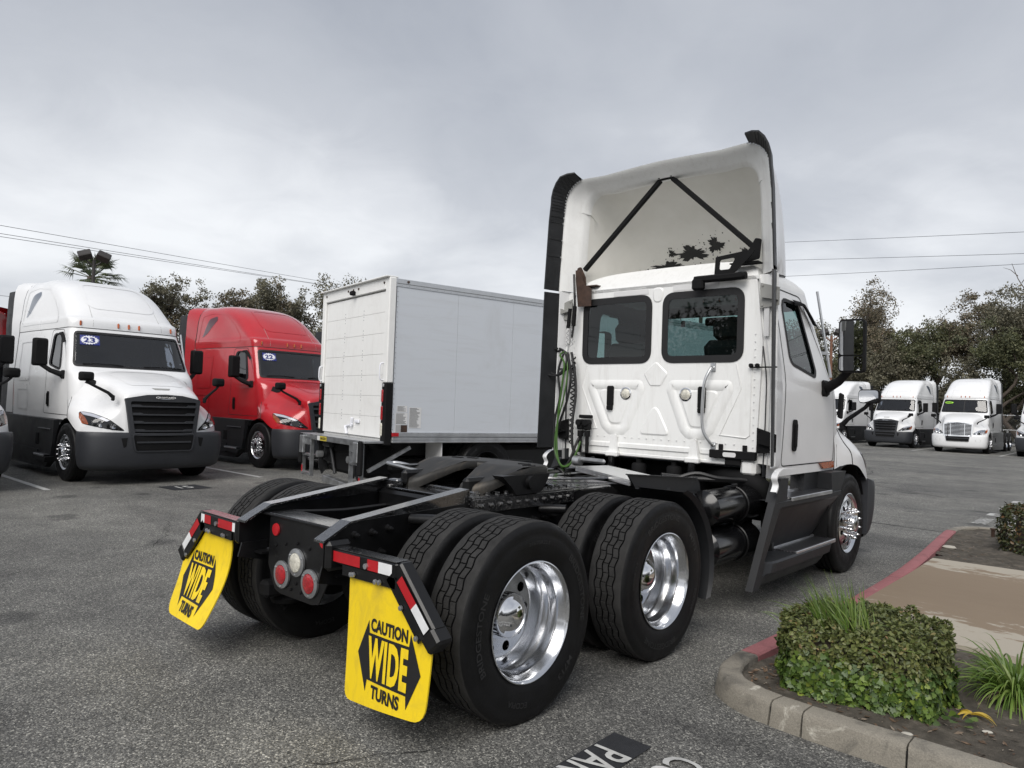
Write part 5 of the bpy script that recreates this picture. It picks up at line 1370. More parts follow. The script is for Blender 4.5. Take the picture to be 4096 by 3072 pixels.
for sg in (-1, 1):
    mb.prism([(.52, 1.14), (1.0, 1.14), (.94, 1.05), (.90, 1.015), (.66, 1.015), (.62, 1.06)], lambda y, z, o: V(sg * (.40 + o), y, z), 0, .09); mb.cyl((sg * .36, .79, 1.09), (sg * .52, .79, 1.09), .045, 16)
    mb.box((sg * .30, .62, 1.07), (.06, .5, .10), None, .02)
mb.box((0, .95, 1.06), (.7, .2, .12), None, .03); mb.build('fifth_wheel_bracket', 'black', f5)
for (x, y) in ((-.34, .93), (-.25, 1.0), (.30, .95), (.40, .88)):
    mb = MB(); mb.box((x, y, fw_top(x, y) + .002), (.085, .04, .006), Matrix.Rotation(.2, 3, 'Z'), .002); mb.build('grease_slot', 'matte', f5)
mb = MB(); mb.tube(crow([(-.30, .55, 1.10), (-.60, .50, 1.135), (-.66, .56, 1.135), (-.60, .60, 1.135), (-.34, .62, 1.11)], 4), .012, 8); mb.build('release_handle', 'steel', f5)
# deck plate
mb = MB(); dk = [(-.40, 2.50), (-.30, 2.86), (.66, 2.24), (.58, 1.86)]
mb.prism(dk, lambda x, y, o: V(x, y, 1.05 + o), -.006, .006); mb.bar((-.40, 2.49, 1.035), (.58, 1.85, 1.035), .012, .045)
hb(mb, 'deck_plate', 'tread')
# quarter fender ahead of the front drive wheels, right and left
for sg in (-1, 1):
    mb = MB(); rows = []
    for x in frange(.62, 1.20, 10):
        rows.append([(sg * x, 2.02 + .72 * math.cos(a) - .70, AX + .62 * math.sin(a)) for a in frange(R(78), R(-18), 12)])
    rows = [[(sg * x, 1.32 + .60 * math.cos(a), AX + .575 * math.sin(a)) for a in frange(R(72), R(-22), 14)] for x in frange(.62, 1.21, 8)]
    mb.grid(rows); mb.grid([[(p[0], p[1] + .008, p[2] + .006) for p in r] for r in rows])
    mb.grid([[rows[-1][i], (sg * 1.235, rows[-1][i][1] + .02, rows[-1][i][2] + .02)] for i in range(15)])
    q = hb(mb, 'quarter_fender', 'plastic')
    mb = MB()
    for a in frange(R(66), R(-16), 9): mb.tube([(sg * x, 1.32 + .612 * math.cos(a), AX + .588 * math.sin(a)) for x in (.62, .9, 1.2)], .006, 5)
    mb.build('fender_rib', 'plastic', q)
    mb = MB(); mb.prism([(1.40, 1.143), (2.39, 1.066), (2.44, 1.03), (2.47, .944), (1.50, 1.045)] if sg > 0 else [(1.40, 1.12), (2.39, 1.066), (2.44, 1.03), (2.47, .944), (1.50, 1.03)], lambda y, z, o: V(sg * (.85 + o), y, z), -.012, .0)
    mb.bar((sg * .845, 1.40, 1.143), (sg * .845, 2.39, 1.068), .03, .008); mb.bar((sg * .86, 1.50, 1.046), (sg * .86, 2.47, .945), .03, .012)
    mb.bar((sg * .45, 1.95, .95), (sg * .85, 1.95, 1.02), .05, .05); mb.build('fender_shield', 'plastic', q)
    # air tanks
    for z, y1, rr in ((.84, 3.28, .14), (.53, 3.17, .145)):
        mb = MB(); cx = sg * .93
        mb.lathe([(.001, 2.30), (rr * .6, 2.31), (rr, 2.36), (rr, y1 - .04), (rr * .93, y1 - .012), (rr * .86, y1 - .008), (rr * .5, y1 + .012), (.001, y1 + .018)], 32, (cx, 0, z), 'y')
        tk = hb(mb, 'air_tank', 'gloss')
        mb = MB(); mb.tube([(cx + (rr + .004) * math.cos(a), 2.86, z + (rr + .004) * math.sin(a)) for a in frange(0, 2 * math.pi, 28)], .008, 6, 0, False); mb.box((cx + .02, 2.86, z + rr + .012), (.03, .06, .03), None, .006); mb.build('tank_strap', 'black', tk)
    mb = MB(); mb.box((sg * .80, 3.42, .68), (.10, .12, .62), None, .02); mb.box((sg * .98, 3.40, .86), (.12, .1, .10), None, .02); mb.cyl((sg * 1.0, 3.38, .6), (sg * 1.0, 3.38, .72), .035, 10); mb.box((sg * 1.02, 3.42, .45), (.08, .08, .16), None, .02); hb(mb, 'battery_box_bracket', 'black')
mb = MB(); mb.tube(crow([(1.02, 3.17, .47), (1.03, 3.16, .40), (.99, 3.15, .30), (1.03, 3.14, .23), (1.07, 3.15, .30), (1.035, 3.17, .42)], 5), .004, 5); hb(mb, 'drain_cable', 'steel')
mb = MB(); mb.tube(crow([(.45, 2.75, 1.0), (.60, 2.85, 1.06), (.75, 2.95, 1.03), (.9, 3.1, 1.02), (1.1, 3.3, .99)], 5), .018, 8); mb.tube(crow([(.3, 2.8, 1.02), (.5, 3.0, 1.0), (.8, 3.2, 1.0)], 5), .022, 8); hb(mb, 'air_line', 'hose_k')
# left-hand grab bar beside the windshield pillar
mb = MB(); a, b = V(.935, 4.72, 2.86), V(1.075, 4.76, 1.98)
mb.tube([a, b], .013, 8); mb.bar(lerp(a, b, .72), lerp(a, b, .72) + V(-.08, -.10, 0), .03, .03); hb(mb, 'grab_handle', 'alum')
# flare of the front bumper behind the wheel arch is part of the bumper; hood shut line on the right and left
for sg in (-1, 1):
    mb = MB(); mb.prism([(.55, .93), (.69, .90), (.62, .40), (.52, .33)], lambda y, z, o: V(sg * (1.10 + o), y, z), 0, .11); mb.build('bumper_end', 'gplastic', hero)
    mb = MB(); mb.box((sg * 1.10, -.06, 1.70), (.03, .10, .26), Matrix.Rotation(R(-8), 3, 'X'), .01); mb.build('cowl_recess', 'matte', hero)

# ---- mud flap hangers and flaps
def hanger(sg):
    y = -.66
    a, c, d = V(sg * .44, y, .805), V(sg * .965, y, .812), V(sg * 1.205, y, .575)
    mb = MB(); mb.bar(a, c + V(sg * .005, 0, 0), .085, .075, .010); mb.bar(c + V(-sg * .01, 0, .018), d, .085, .075, .010, up=(0, 1, 0)); mb.box(d + V(sg * .005, .0, -.02), (.10, .092, .085), Matrix.Rotation(R(-45 * sg), 3, 'Y'), .012)
    mb.box((sg * .455, y, .80), (.05, .15, .15), None, .02); mb.bar(a + V(sg * .12, -.038, -.055), c + V(0, -.038, -.055), .012, .05); mb.bar(c + V(-sg * .045, -.038, -.03), d + V(-sg * .05, -.038, -.03), .012, .05, up=(sg * .7, 0, .7))
    h = hb(mb, 'flap_hanger', 'black')
    mb = MB(); mb.bar(a + V(0, 0, .0395), c + V(0, 0, .0395), .078, .004); mb.build('hanger_top', 'wet', h)
    def tape(p, q, mt, half=.026):
        d_ = (q - p); d_.normalize(); up_ = V(-d_.z, 0, d_.x) if sg > 0 else V(-d_.z, 0, d_.x)
        mb = MB(); yb = y - .0440
        mb.add([V(p.x, yb, p.z) - up_ * half, V(q.x, yb, q.z) - up_ * half, V(q.x, yb, q.z) + up_ * half, V(p.x, yb, p.z) + up_ * half], [(0, 1, 2, 3)]); mb.build('reflective_tape', mt, h)
    T = lambda t: a.lerp(c, t); U = lambda t: c.lerp(d, t)
    if sg > 0: segs = [(T(.03), T(.49), 'tape_r'), (T(.60), T(.76), 'tape_r'), (T(.76), T(.95), 'tape_w')]
    else: segs = [(T(.16), T(.22), 'tape_w'), (T(.22), T(.56), 'tape_r'), (T(.74), T(.90), 'tape_r'), (T(.90), T(.985), 'tape_w')]
    for p, q, mt in segs: tape(p, q, mt)
    e0 = V(0, 0, 0)
    tape(U(.12), U(.55), 'tape_r', .024); tape(U(.55), U(.93), 'tape_w', .024)
    mb = MB()
    for (x, z) in ((.64, .742), (.66, .745), (.83, .742), (.86, .745), (1.02, .66), (1.13, .55)):
        mb.lathe([(.013, 0), (.012, .009), (.001, .011)], 8, (sg * x, y - .048, z), 'y', sgn=-1)
    mb.cyl((sg * .75, y - .04, .80), (sg * .75, y - .055, .80), .014, 8); mb.build('bolt', 'steel', h, kind='stuff')
    # flap: hangs slightly swept; u across (from the inner edge outward), v down
    bend = (lambda x, z: -.676 - (.030 * max(0, (.73 - z) / .58) ** 2 * (.4 + .6 * max(0, (x - .6) / .6)) + .010 * math.sin((x - .6) * 6))) if sg > 0 else (lambda x, z: -.676 - .135 * max(0, (.73 - z) / .53) ** 1.8 * (1.25 - .6 * (x - .6) / .6) - .01 * math.sin(z * 9))
    fl = rpoly([(.592, .735), (.915, .742), (1.165, .505), (1.205, .53), (1.19, .190), (.600, .137)] if sg > 0 else [(.592, .735), (.915, .742), (1.165, .505), (1.212, .53), (1.215, .182), (.600, .212)], [.01, .01, .01, .01, .09, .05], 5)
    ff = lambda x, z, o: V(sg * x, bend(x, z) - o, z)
    mb = MB(); sheet(mb, [fl], ff, -.004, .004, frange(.62, 1.2, 18), frange(.16, .72, 28)); fp = hb(mb, 'mud_flap', 'yellow')
    cx, cz = .922, (.385 if sg > 0 else .415)
    flip = sg   # text runs left to right as seen from behind: towards +x
    FX = lambda u: (cx + u) if sg > 0 else (cx - u)
    ar = [(-.225, 0), (-.148, .165), (-.140, .108), (.140, .108), (.148, .165), (.225, 0), (.148, -.165), (.140, -.108), (-.140, -.108), (-.148, -.165)]
    mb = MB(); sheet(mb, [[(FX(u), cz + v) for u, v in ar]], ff, .0058, None, frange(.65, 1.2, 14), frange(.2, .6, 10)); mb.build('arrow_mark', 'ink', fp)
    for body, w, h_, dz, mt, off, sk in (('CAUTION', .262, .062, .150, 'ink', .0062, 0), ('WIDE', .285, .190, 0, 'yellow', .0076, 0), ('TURNS', .205, .062, -.152, 'ink', .0062, 0)):
        tv, tf = textfit(body, w, h_, .042 if body != 'WIDE' else .045, 1.0 if body != 'WIDE' else 1.10)
        mb = MB(); mb.add([ff(FX(u), cz + v + dz, off + (.002 if sg < 0 else .0005)) for u, v in tv], tf); mb.build('lettering', mt, fp)
hanger(1); hanger(-1)

# brake chambers, air lines and spring brackets around the drive axles
for y in (0, 1.32):
    for sg in (-1, 1):
        mb = MB(); mb.lathe([(.001, -.12), (.05, -.115), (.075, -.09), (.082, -.02), (.088, -.01), (.088, .01), (.08, .02), (.07, .09), (.03, .11), (.001, .12)], 18, (sg * .40, y - .28, .60), 'y'); hb(mb, 'brake_chamber', 'black')
for k, (x, z) in enumerate(((-.33, .90), (.31, .88), (-.30, .82), (.33, .80))):
    rnd = random.Random(k); mb = MB(); mb.tube(crow([(x + rnd.uniform(-.02, .02), y, z + rnd.uniform(-.03, .02)) for y in frange(-.45, 2.9, 9)], 3), .011, 6); hb(mb, 'air_line', 'hose_k')
mb = MB(); mb.tube(crow([(-.25, -.42, .86), (-.1, -.2, .80), (.1, .1, .84), (.2, .5, .9)], 5), .010, 6); hb(mb, 'blue_air_line', 'blue')
# ------------------------------------------------------------------ other tractors
HALF = math.pi / 2
t1 = sleeper_tractor('sleeper_truck', 'white sleeper tractor with black grille and blue 23 sticker on windshield', (-10.65, 2.61, 0), -HALF, 'white', sticker=('23', 'star'))
t2 = sleeper_tractor('sleeper_truck', 'red sleeper tractor with blue 22 sticker on windshield', (-11.40, 6.66, 0), -HALF, 'red', sticker=('22', 'star'))
def no_sticker(root):
    for o in list(root.children_recursive):
        if o.name.startswith(('year_sticker', 'starburst', 'numerals')): bpy.data.objects.remove(o, do_unlink=True)
def clone(src, label, loc, rz, group=None):
    c = copy_tree(src); c.location = loc; c.rotation_euler = (0, 0, rz); tag(c, label, 'truck', group); no_sticker(c); return c
clone(t1, 'white sleeper tractor cut off beside the white tractor with the 23 sticker', (-10.62, -.75, 0), -HALF)
clone(t1, 'white sleeper tractor mostly hidden behind the red tractor and the box truck', (-11.6, 10.95, 0), -HALF)
clone(t2, 'red sleeper tractor glimpsed behind the white tractor with the 23 sticker', (-25.5, 2.2, 0), HALF)
t3 = sleeper_tractor('sleeper_truck', 'older white sleeper tractor with chrome slatted grille and green 2020 sticker', (-3.86, 39.75, 0), math.pi, 'white', old=True, sticker=('2020', 'oval'))
clone(t1, 'white sleeper tractor with black grille parked beside the chrome grilled older tractor', (-7.55, 41.6, 0), math.pi - .06)
clone(t1, 'white sleeper tractor half hidden behind the fender of the day cab tractor', (-11.75, 43.2, 0), math.pi - .10)
clone(t1, 'white sleeper tractor at the end of the far row past the chrome grilled tractor', (-.32, 39.35, 0), math.pi + .02)

# ------------------------------------------------------------------ box truck: origin on the ground below the middle of its rear door, +Y forward
box = thing('box_truck', 'white box truck with roll-up rear door and folded galvanised tail lift', 'truck', (-6.40, 4.30, 0), R(-11.6))
BW, ZB, ZT, BL = 1.285, .955, 3.47, 7.9
mb = MB()
mb.box((0, BL / 2, ZB + .03), (2 * BW - .10, BL - .1, .06)); mb.box((0, BL / 2, ZT - .03), (2 * BW - .06, BL - .06, .03)); mb.box((0, BL - .02, (ZB + ZT) / 2), (2 * BW - .1, .03, ZT - ZB - .1))
mb.box((0, .07, (ZB + ZT) / 2), (2 * BW - .2, .02, ZT - ZB - .2))
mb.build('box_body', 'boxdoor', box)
npan = 7; pw = (BL - .12) / npan
for sg in (-1, 1):
    for i in range(npan):
        y0 = .12 + i * pw
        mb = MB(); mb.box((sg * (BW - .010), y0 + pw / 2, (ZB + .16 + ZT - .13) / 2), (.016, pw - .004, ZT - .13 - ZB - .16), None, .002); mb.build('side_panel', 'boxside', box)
    mb = MB(); mb.box((sg * (BW + .002), BL / 2, ZT - .05), (.03, BL - .02, .075), None, .006); mb.box((sg * (BW - .004), BL / 2, ZT - .11), (.022, BL - .12, .045), None, .002); tr = mb.build('top_rail', 'alum', box)
    mb = MB()
    for z, h in ((ZB + .125, .07), (ZB + .055, .055), (ZB + .012, .03)): mb.box((sg * (BW + .003), BL / 2 + .05, z), (.032, BL - .14, h), None, .008)
    br_ = mb.build('bottom_rail', 'alum', box)
    mb = MB()
    for i in range(28): mb.lathe([(.008, 0), (.006, .005), (.001, .006)], 6, (sg * (BW - .002), .135, ZB + .20 + i * .078), 'x', sgn=sg)
    for i in range(60): mb.lathe([(.006, 0), (.005, .004), (.001, .005)], 6, (sg * (BW + .006), .2 + i * .125, ZT - .11), 'x', sgn=sg); mb.lathe([(.006, 0), (.005, .004), (.001, .005)], 6, (sg * (BW + .018), .2 + i * .125, ZB + .15), 'x', sgn=sg)
    mb.build('rivet', 'steel', box, kind='stuff')
    mb = MB(); mb.box((sg * (BW - .05), .045, (1.86 + ZT) / 2), (.14, .12, ZT - 1.86), None, .015); mb.build('corner_post', 'boxdoor', box)
    mb = MB(); mb.box((sg * (BW - .05), .045, (ZB + 1.86) / 2 - .02), (.142, .122, 1.86 - ZB + .04), None, .012); cp = mb.build('lower_corner_post', 'matte', box)
    for z, mt, h in ((1.66, 'lens_r', .20), (1.40, 'lens_r', .22), (1.15, 'lens_w', .20)):
        mb = MB(); mb.box((sg * (BW - .075), -.022, z), (.055, .03, h), None, .02); mb.build('rear_lamp', mt, cp)
    mb = MB(); mb.box((sg * (BW - .055), -.02, 1.82), (.05, .03, .05), None, .01); mb.build('door_catch', 'steel', cp)
    mb = MB(); mb.tube(crow([(sg * (BW - .09), -.02, 1.90), (sg * (BW - .09), -.07, 1.93), (sg * (BW - .09), -.07, 2.13), (sg * (BW - .09), -.02, 2.16)], 4), .012, 8); mb.build('grab_handle', 'stickw', box)
    mb = MB(); mb.lathe([(.022, 0), (.02, .012), (.001, .016)], 12, (sg * (BW + .016), .30, ZT - .05), 'x', sgn=sg); mb.build('side_marker', 'rust', box)
    mb = MB(); mb.box((sg * (BW + .0205), .17, ZB + .125), (.004, .12, .055)); mb.build('reflective_tape', 'tape_r', box)
mb = MB(); mb.box((0, .045, ZT - .09), (2 * BW - .24, .118, .18), None, .01); hdr = mb.build('door_header', 'boxdoor', box)
mb = MB(); mb.box((0, .03, ZT + .008), (2 * BW + .02, .20, .022), None, .006); mb.build('drip_rail', 'boxdoor', hdr)
for x in (-1.12, -.20, 0, .20, 1.12):
    mb = MB(); mb.lathe([(.019, 0), (.017, .012), (.001, .016)], 12, (x, -.015, ZT - .075), 'y', sgn=-1); mb.build('marker_light', 'rust', hdr)
mb = MB(); mb.box((.04, -.05, ZT - .13), (.11, .08, .075), None, .02); mb.build('rear_camera', 'matte', hdr)
dz0, dz1 = ZB + .06, ZT - .20; nd = 7; dh = (dz1 - dz0) / nd
for i in range(nd):
    mb = MB(); mb.box((0, .035, dz0 + dh * (i + .5)), (2 * BW - .26, .03, dh - .003), None, .003); dp = mb.build('door_panel', 'boxdoor', box)
    mb = MB()
    if i < nd - 1:
        for x in (-.36, .36):
            for k in range(4): mb.lathe([(.010, 0), (.008, .004), (.001, .005)], 8, (x, .020, dz0 + dh * (i + 1) - .075 + k * .05), 'y', sgn=-1)
        mb.build('bolt', 'steel', dp, kind='stuff')
mb = MB(); mb.box((0, .06, (dz0 + dz1) / 2), (2 * BW - .22, .02, dz1 - dz0 + .03)); mb.build('door_gap', 'greypaint', box)
mb = MB(); mb.bar((-.10, -.005, 1.15), (.14, -.005, 1.19), .03, .03, .01); mb.bar((.10, -.01, 1.14), (.13, -.01, 1.30), .05, .03, .012); mb.bar((-.12, -.01, 1.16), (-.06, -.01, 1.02), .05, .03, .012); mb.box((.30, 0, 1.24), (.16, .03, .05), None, .008); mb.build('door_latch', 'stickw', box)
# decals on the lower rear of the right side
def bside(u, v, o): return V(BW + o, u, v)
for (y0, y1, z0, z1, mt) in ((.19, .37, 1.42, 1.52, 'labelp'), (.17, .38, 1.24, 1.41, 'labelp'), (.40, .62, 1.18, 1.50, 'labelp'), (.17, .38, 1.10, 1.23, 'labelp'), (.27, .38, 1.11, 1.225, 'rust'), (.17, .62, .985 + .13, 1.10, 'labelp')):
    mb = MB(); sheet(mb, [[(y0, z0), (y1, z0), (y1, z1), (y0, z1)]], bside, .0015 if mt == 'labelp' else .0025, None); dec = mb.build('decal', mt, box)
    mb = MB()
    if mt == 'labelp':
        rnd = random.Random(int(y0 * 100 + z0 * 1000)); z = z1 - .012
        while z > z0 + .01:
            w = (y1 - y0) * rnd.uniform(.5, .86); mb.add([bside(y0 + .012, z, .003), bside(y0 + .012 + w, z, .003), bside(y0 + .012 + w, z - .006, .003), bside(y0 + .012, z - .006, .003)], [(0, 1, 2, 3)]); z -= .016
        if mb.f: mb.build('fine_print', 'ink', dec, kind='stuff')
# tail lift folded under the bed
mb = MB(); mb.box((0, -.16, ZB + .005), (2 * BW + .02, .34, .035), None, .006); mb.box((0, -.33, ZB - .02), (2 * BW - .3, .02, .09), None, .004); lift = mb.build('tail_lift_platform', 'steel', box)
mb = MB(); sheet(mb, [[(-.36, ZB - .06), (-.25, ZB - .06), (-.25, ZB + .012), (-.36, ZB + .012)]], lambda u, v, o: V(u - .12, -.343 - o, v), 0, .002); mb.build('plate_label', 'labelp', lift)
mb = MB(); sheet(mb, [[(-.24, ZB - .06), (.03, ZB - .06), (.03, ZB + .012), (-.24, ZB + .012)]], lambda u, v, o: V(u - .12, -.343 - o, v), 0, .002); pl_ = mb.build('maker_plate', 'labely', lift)
tv, tf = textfit('MAXON', .22, .048, .035); mb = MB(); mb.add([V(u - .225, -.347, v + ZB - .024) for u, v in tv], tf); mb.build('lettering', 'ink', lift)
for sg in (-1, 1):
    for x, w in ((1.24, .10),):
        mb = MB(); mb.box((sg * 1.10, -.36, ZB - .16), (.16, .05, .30), None, .008); mb.box((sg * 1.20, -.34, ZB - .24), (.10, .07, .52), None, .02, 1); mb.build('dock_bumper', ['steel', 'matte'], box)
    st = MB()
    for x in (.80, 1.16): st.bar((sg * x, -.30, ZB - .03), (sg * x, -.30, .26), .055, .05)
    for z in (.30, .62, ZB - .10): st.bar((sg * .80, -.30, z), (sg * 1.16, -.30, z), .08, .035 if z < .8 else .12)
    st.build('dock_step', 'steel', box)
    mb = MB(); mb.box((sg * 1.165, -.328, .36), (.05, .004, .13)); mb.build('reflective_tape', 'tape_r', box)
    mb = MB(); mb.cyl((sg * .58, -.16, ZB - .13), (sg * .58 + .28, -.16, ZB - .13), .05, 12); mb.cyl((sg * .62, -.22, ZB - .30), (sg * .62, -.12, ZB - .30), .06, 14); mb.bar((sg * .62, -.1, ZB - .16), (sg * .62, -.12, ZB - .36), .05, .09); mb.bar((sg * .62, -.14, ZB - .34), (sg * .55, .55, .26), .05, .12, .01); mb.build('lift_arm', 'iron', box)
    mb = MB(); mb.cyl((sg * .62 + .04, -.30, ZB - .30), (sg * .62 + .04, -.20, ZB - .30), .055, 16); mb.build('lift_roller', 'alum', box)
    mb = MB(); mb.cyl((sg * .50, -.08, ZB - .20), (sg * .35, -.06, .34), .032, 12); mb.build('lift_cylinder', 'iron', box)
    mb = MB(); mb.prism([(-.22, ZB - .08), (-.04, ZB - .08), (-.05, .40), (-.14, .30), (-.20, .42)], lambda y, z, o: V(sg * (.72 + o), y, z), 0, .02); mb.build('lift_bracket', 'iron', box)
    mb = MB(); mb.bar((sg * 1.18, -.20, .52), (sg * 1.18, .50, ZB - .08), .05, .05); mb.build('bumper_brace', 'steel', box)
    mb = MB(); mb.box((sg * .98, 1.05, .70), (.50, .02, .66), None, .004); mb.build('splash_guard', 'labelp' if sg > 0 else 'matte', box)
mb = MB(); mb.box((0, .22, .62), (1.5, .5, .52), None, .06); mb.box((0, -.02, .80), (1.46, .06, .20), None, .02); mb.build('lift_housing', 'matte', box)
mb = MB(); mb.bar((-.62, -.12, .24), (1.10, -.16, .17), .12, .11, .006); mb.build('under_ride_bar', 'steel', box)
mb = MB(); sheet(mb, [[(.86, ZB - .105), (1.06, ZB - .105), (1.06, ZB - .045), (.86, ZB - .045)]], lambda u, v, o: V(u, -.327 - o, v), 0, .003); cl_ = mb.build('caution_label', 'labelp', box)
mb = MB(); sheet(mb, [[(.87, ZB - .078), (1.05, ZB - .078), (1.05, ZB - .048), (.87, ZB - .048)]], lambda u, v, o: V(u, -.331 - o, v), 0, .001); mb.build('caution_band', 'labely', cl_)
tv, tf = textfit('CAUTION', .13, .018, .03); mb = MB(); mb.add([V(u + .96, -.3335, v + ZB - .063) for u, v in tv], tf); mb.build('lettering', 'ink', cl_)
mb = MB()
for x in (-.42, .42): mb.box((x, 4.6, .80), (.09, 9.2, .24), None, .01)
mb.box((0, .8, .55), (1.6, .9, .22), None, .05); mb.box((.75, 3.0, .62), (.7, 1.8, .55), None, .08); mb.box((-.75, 3.0, .62), (.7, 1.8, .55), None, .08); mb.cyl((-.9, 1.95, AX), (.9, 1.95, AX), .12, 14)
mb.prism([(.0, .70), (.75, .66), (1.1, .46), (.95, .24), (.5, .12), (.35, .2), (.25, .45)], lambda y, z, o: V(.62 + o, y, z), 0, .02); mb.build('chassis', 'black', box)
for sg in (-1, 1): dual_wheel(box, sg, 1.95)
for o in box.children_recursive:
    if o.name.startswith(('wheel', 'hub_cap')):
        for sl in o.material_slots: sl.link = 'OBJECT'; sl.material = MT['black']
for sg in (-1, 1): steer_wheel(box, sg, 8.9)
mb = MB(); mb.box((0, 8.55, 1.55), (2.2, 1.3, 1.25), None, .12); mb.box((0, 9.35, 1.10), (2.1, 1.0, .75), None, .15); mb.box((0, 8.4, 2.2), (1.9, .9, .5), None, .12); mb.build('truck_cab', 'white', box)
# ------------------------------------------------------------------ ground, paint, kerbs
mb = MB(); S = 700
xs = [-S, -60, -20, 20, 60, S]
mb.add([(-S, -S, 0), (S, -S, 0), (S, S, 0), (-S, S, 0)], [(0, 1, 2, 3)])
tag(mb.build('asphalt_ground', 'asphalt'), None, None, kind='structure')
def gline(name, p, q, w, mat='paintline', z=.004):
    p, q = V(*p, z), V(*q, z); d = (q - p).normalized(); n_ = V(-d.y, d.x, 0) * w / 2
    k = max(2, int((q - p).length / .3)); rnd = random.Random(int(p.x * 31 + q.y * 17)); rows = []
    for i in range(k + 1):
        c = p.lerp(q, i / k); a, b = rnd.uniform(.9, 1.05), rnd.uniform(.9, 1.05); rows.append([c + n_ * a, c - n_ * b])
    mb = MB(); mb.grid(rows, 0, False); return tag(mb.build(name, mat), None, None, kind='structure')
for y, x1 in ((.86, -9.45), (4.57, -9.6), (8.30, -9.6), (-2.86, -9.5), (12.0, -9.6)): gline('stall_line', (-17, y), (x1, y), .10)
for x, y1 in ((-9.6, 38.0), (-5.75, 38.0), (-1.95, 37.6), (1.9, 37.6)): gline('stall_line', (x, y1), (x - .2, 46), .10)
def gtext(name, body, w, h, cx, cy, ang, mat='paintline', z=.010):
    tv, tf = textfit(body, w, h, .012); c, s_ = math.cos(ang), math.sin(ang)
    mb = MB(); mb.add([V(cx + u * c - v * s_, cy + u * s_ + v * c, z) for u, v in tv], tf); return tag(mb.build(name, mat), None, None, kind='structure')
def gquad(name, pts, mat, z=.006):
    mb = MB(); mb.add([V(x, y, z) for x, y in pts], [tuple(range(len(pts)))]); return tag(mb.build(name, mat), None, None, kind='structure')
gquad('sealer_patch', [(1.575, .205), (1.785, .205), (1.80, -.80), (1.585, -.80)], 'patch')
gtext('painted_words', 'PARKING', .74, .20, 1.688, -.335, -HALF)
gtext('painted_words', 'CUSTOMER', .92, .19, 1.985, -.25, -HALF)
for y0 in (10.85, 13.45):
    gtext('painted_words', 'CUSTOMER', .95, .20, 1.80, y0, -HALF); gtext('painted_words', 'PARKING', .80, .20, 1.48, y0 - .05, -HALF)
gquad('sealer_patch', [(1.72, 10.55), (2.6, 10.55), (2.6, 9.6), (1.72, 9.6)], 'patch')
for y0 in (11.98, 14.75):
    for dy in (-.15, .15): gline('stall_line', (1.42, y0 + dy), (6.2, y0 + dy), .08)
    gline('stall_line', (1.42, y0 - .19), (1.42, y0 + .19), .10, z=.0065)
gquad('sealer_patch', [(-9.05, 2.35), (-8.45, 2.40), (-8.45, 3.05), (-9.05, 3.0)], 'patch'); gtext('painted_words', '15', .24, .30, -8.75, 2.70, HALF)
def crack(pts, w, seed):
    rnd = random.Random(seed); rows = []
    P_ = crow([(x, y, .0045) for x, y in pts], 14)
    for i, p in enumerate(P_):
        d = (P_[min(i + 1, len(P_) - 1)] - P_[max(i - 1, 0)]).normalized(); n_ = V(-d.y, d.x, 0); j = n_ * rnd.gauss(0, .02); ww = w * rnd.uniform(.3, 1.2)
        rows.append([p + j + n_ * ww, p + j - n_ * ww])
    mb = MB(); mb.grid(rows, 0, False); tag(mb.build('asphalt_crack', 'crack'), None, None, kind='structure')
crack([(-1.6, -3.2), (-2.4, -1.9), (-3.6, -1.2), (-4.2, .3), (-5.6, 1.1)], .0032, 1); crack([(-3.6, -1.2), (-5.0, -1.6), (-6.8, -1.1)], .003, 2); crack([(.6, 14), (-2, 16.5), (-3, 21), (-6, 25)], .012, 3); crack([(1.1, -.5), (.7, -1.4), (.9, -2.3)], .003, 4)
gline('asphalt_seam', (1.6, 8.95), (-4.5, 9.6), .025, 'crack'); gline('asphalt_seam', (-4.5, 9.6), (-14, 9.9), .02, 'crack')

OUT = [(6.2, .80), (4.2, .81), (3.2, .82), (2.6, .825), (2.30, .835), (2.12, .85), (1.95, .885), (1.80, .955), (1.69, 1.06), (1.625, 1.20), (1.595, 1.38), (1.595, 1.60), (1.615, 2.1), (1.645, 2.7), (1.66, 3.3), (1.655, 4.0), (1.64, 4.7), (1.61, 5.4), (1.53, 6.6), (1.45, 7.6), (1.395, 8.4), (1.41, 8.70), (1.47, 8.95), (1.60, 9.15), (1.80, 9.26), (2.1, 9.32), (3.5, 9.45), (6.2, 9.6)]
KH, KW = .12, .15
P = crow([(x, y, 0) for x, y in OUT], 4); inn = []
for i, p in enumerate(P):
    d = (P[min(i + 1, len(P) - 1)] - P[max(i - 1, 0)]).normalized(); inn.append(p + V(d.y, -d.x, 0) * KW)
if inn[40].x < P[40].x: pass
def kerb_seg(i0, i1, mat, name='kerb_stone'):
    rows = []
    rnd = random.Random(i0)
    for i in range(i0, i1 + 1):
        o, q = P[i], inn[i]; n_ = (q - o).normalized(); g = .0
        w = lambda k: V(rnd.uniform(-1, 1), rnd.uniform(-1, 1), rnd.uniform(-1, 1)) * .0018
        rows.append([o + V(0, 0, -.03), o + w(0), o + n_ * .016 + V(0, 0, KH - .035) + w(1), o + n_ * .024 + V(0, 0, KH - .012) + w(2), o + n_ * .042 + V(0, 0, KH) + w(3), o + n_ * (KW - .012) + V(0, 0, KH) + w(4), q + V(0, 0, KH - .012) + w(5), q + V(0, 0, -.03)])
    d0 = (rows[1][0] - rows[0][0]).normalized() * .0045; d1 = (rows[-2][0] - rows[-1][0]).normalized() * .0045
    rows[0] = [p + d0 for p in rows[0]]; rows[-1] = [p + d1 for p in rows[-1]]
    mb = MB(); mb.grid(rows); k = len(rows[0]); mb.add(rows[0], [tuple(range(k))]); mb.add(rows[-1], [tuple(range(k))])
    return mb
kerb = None
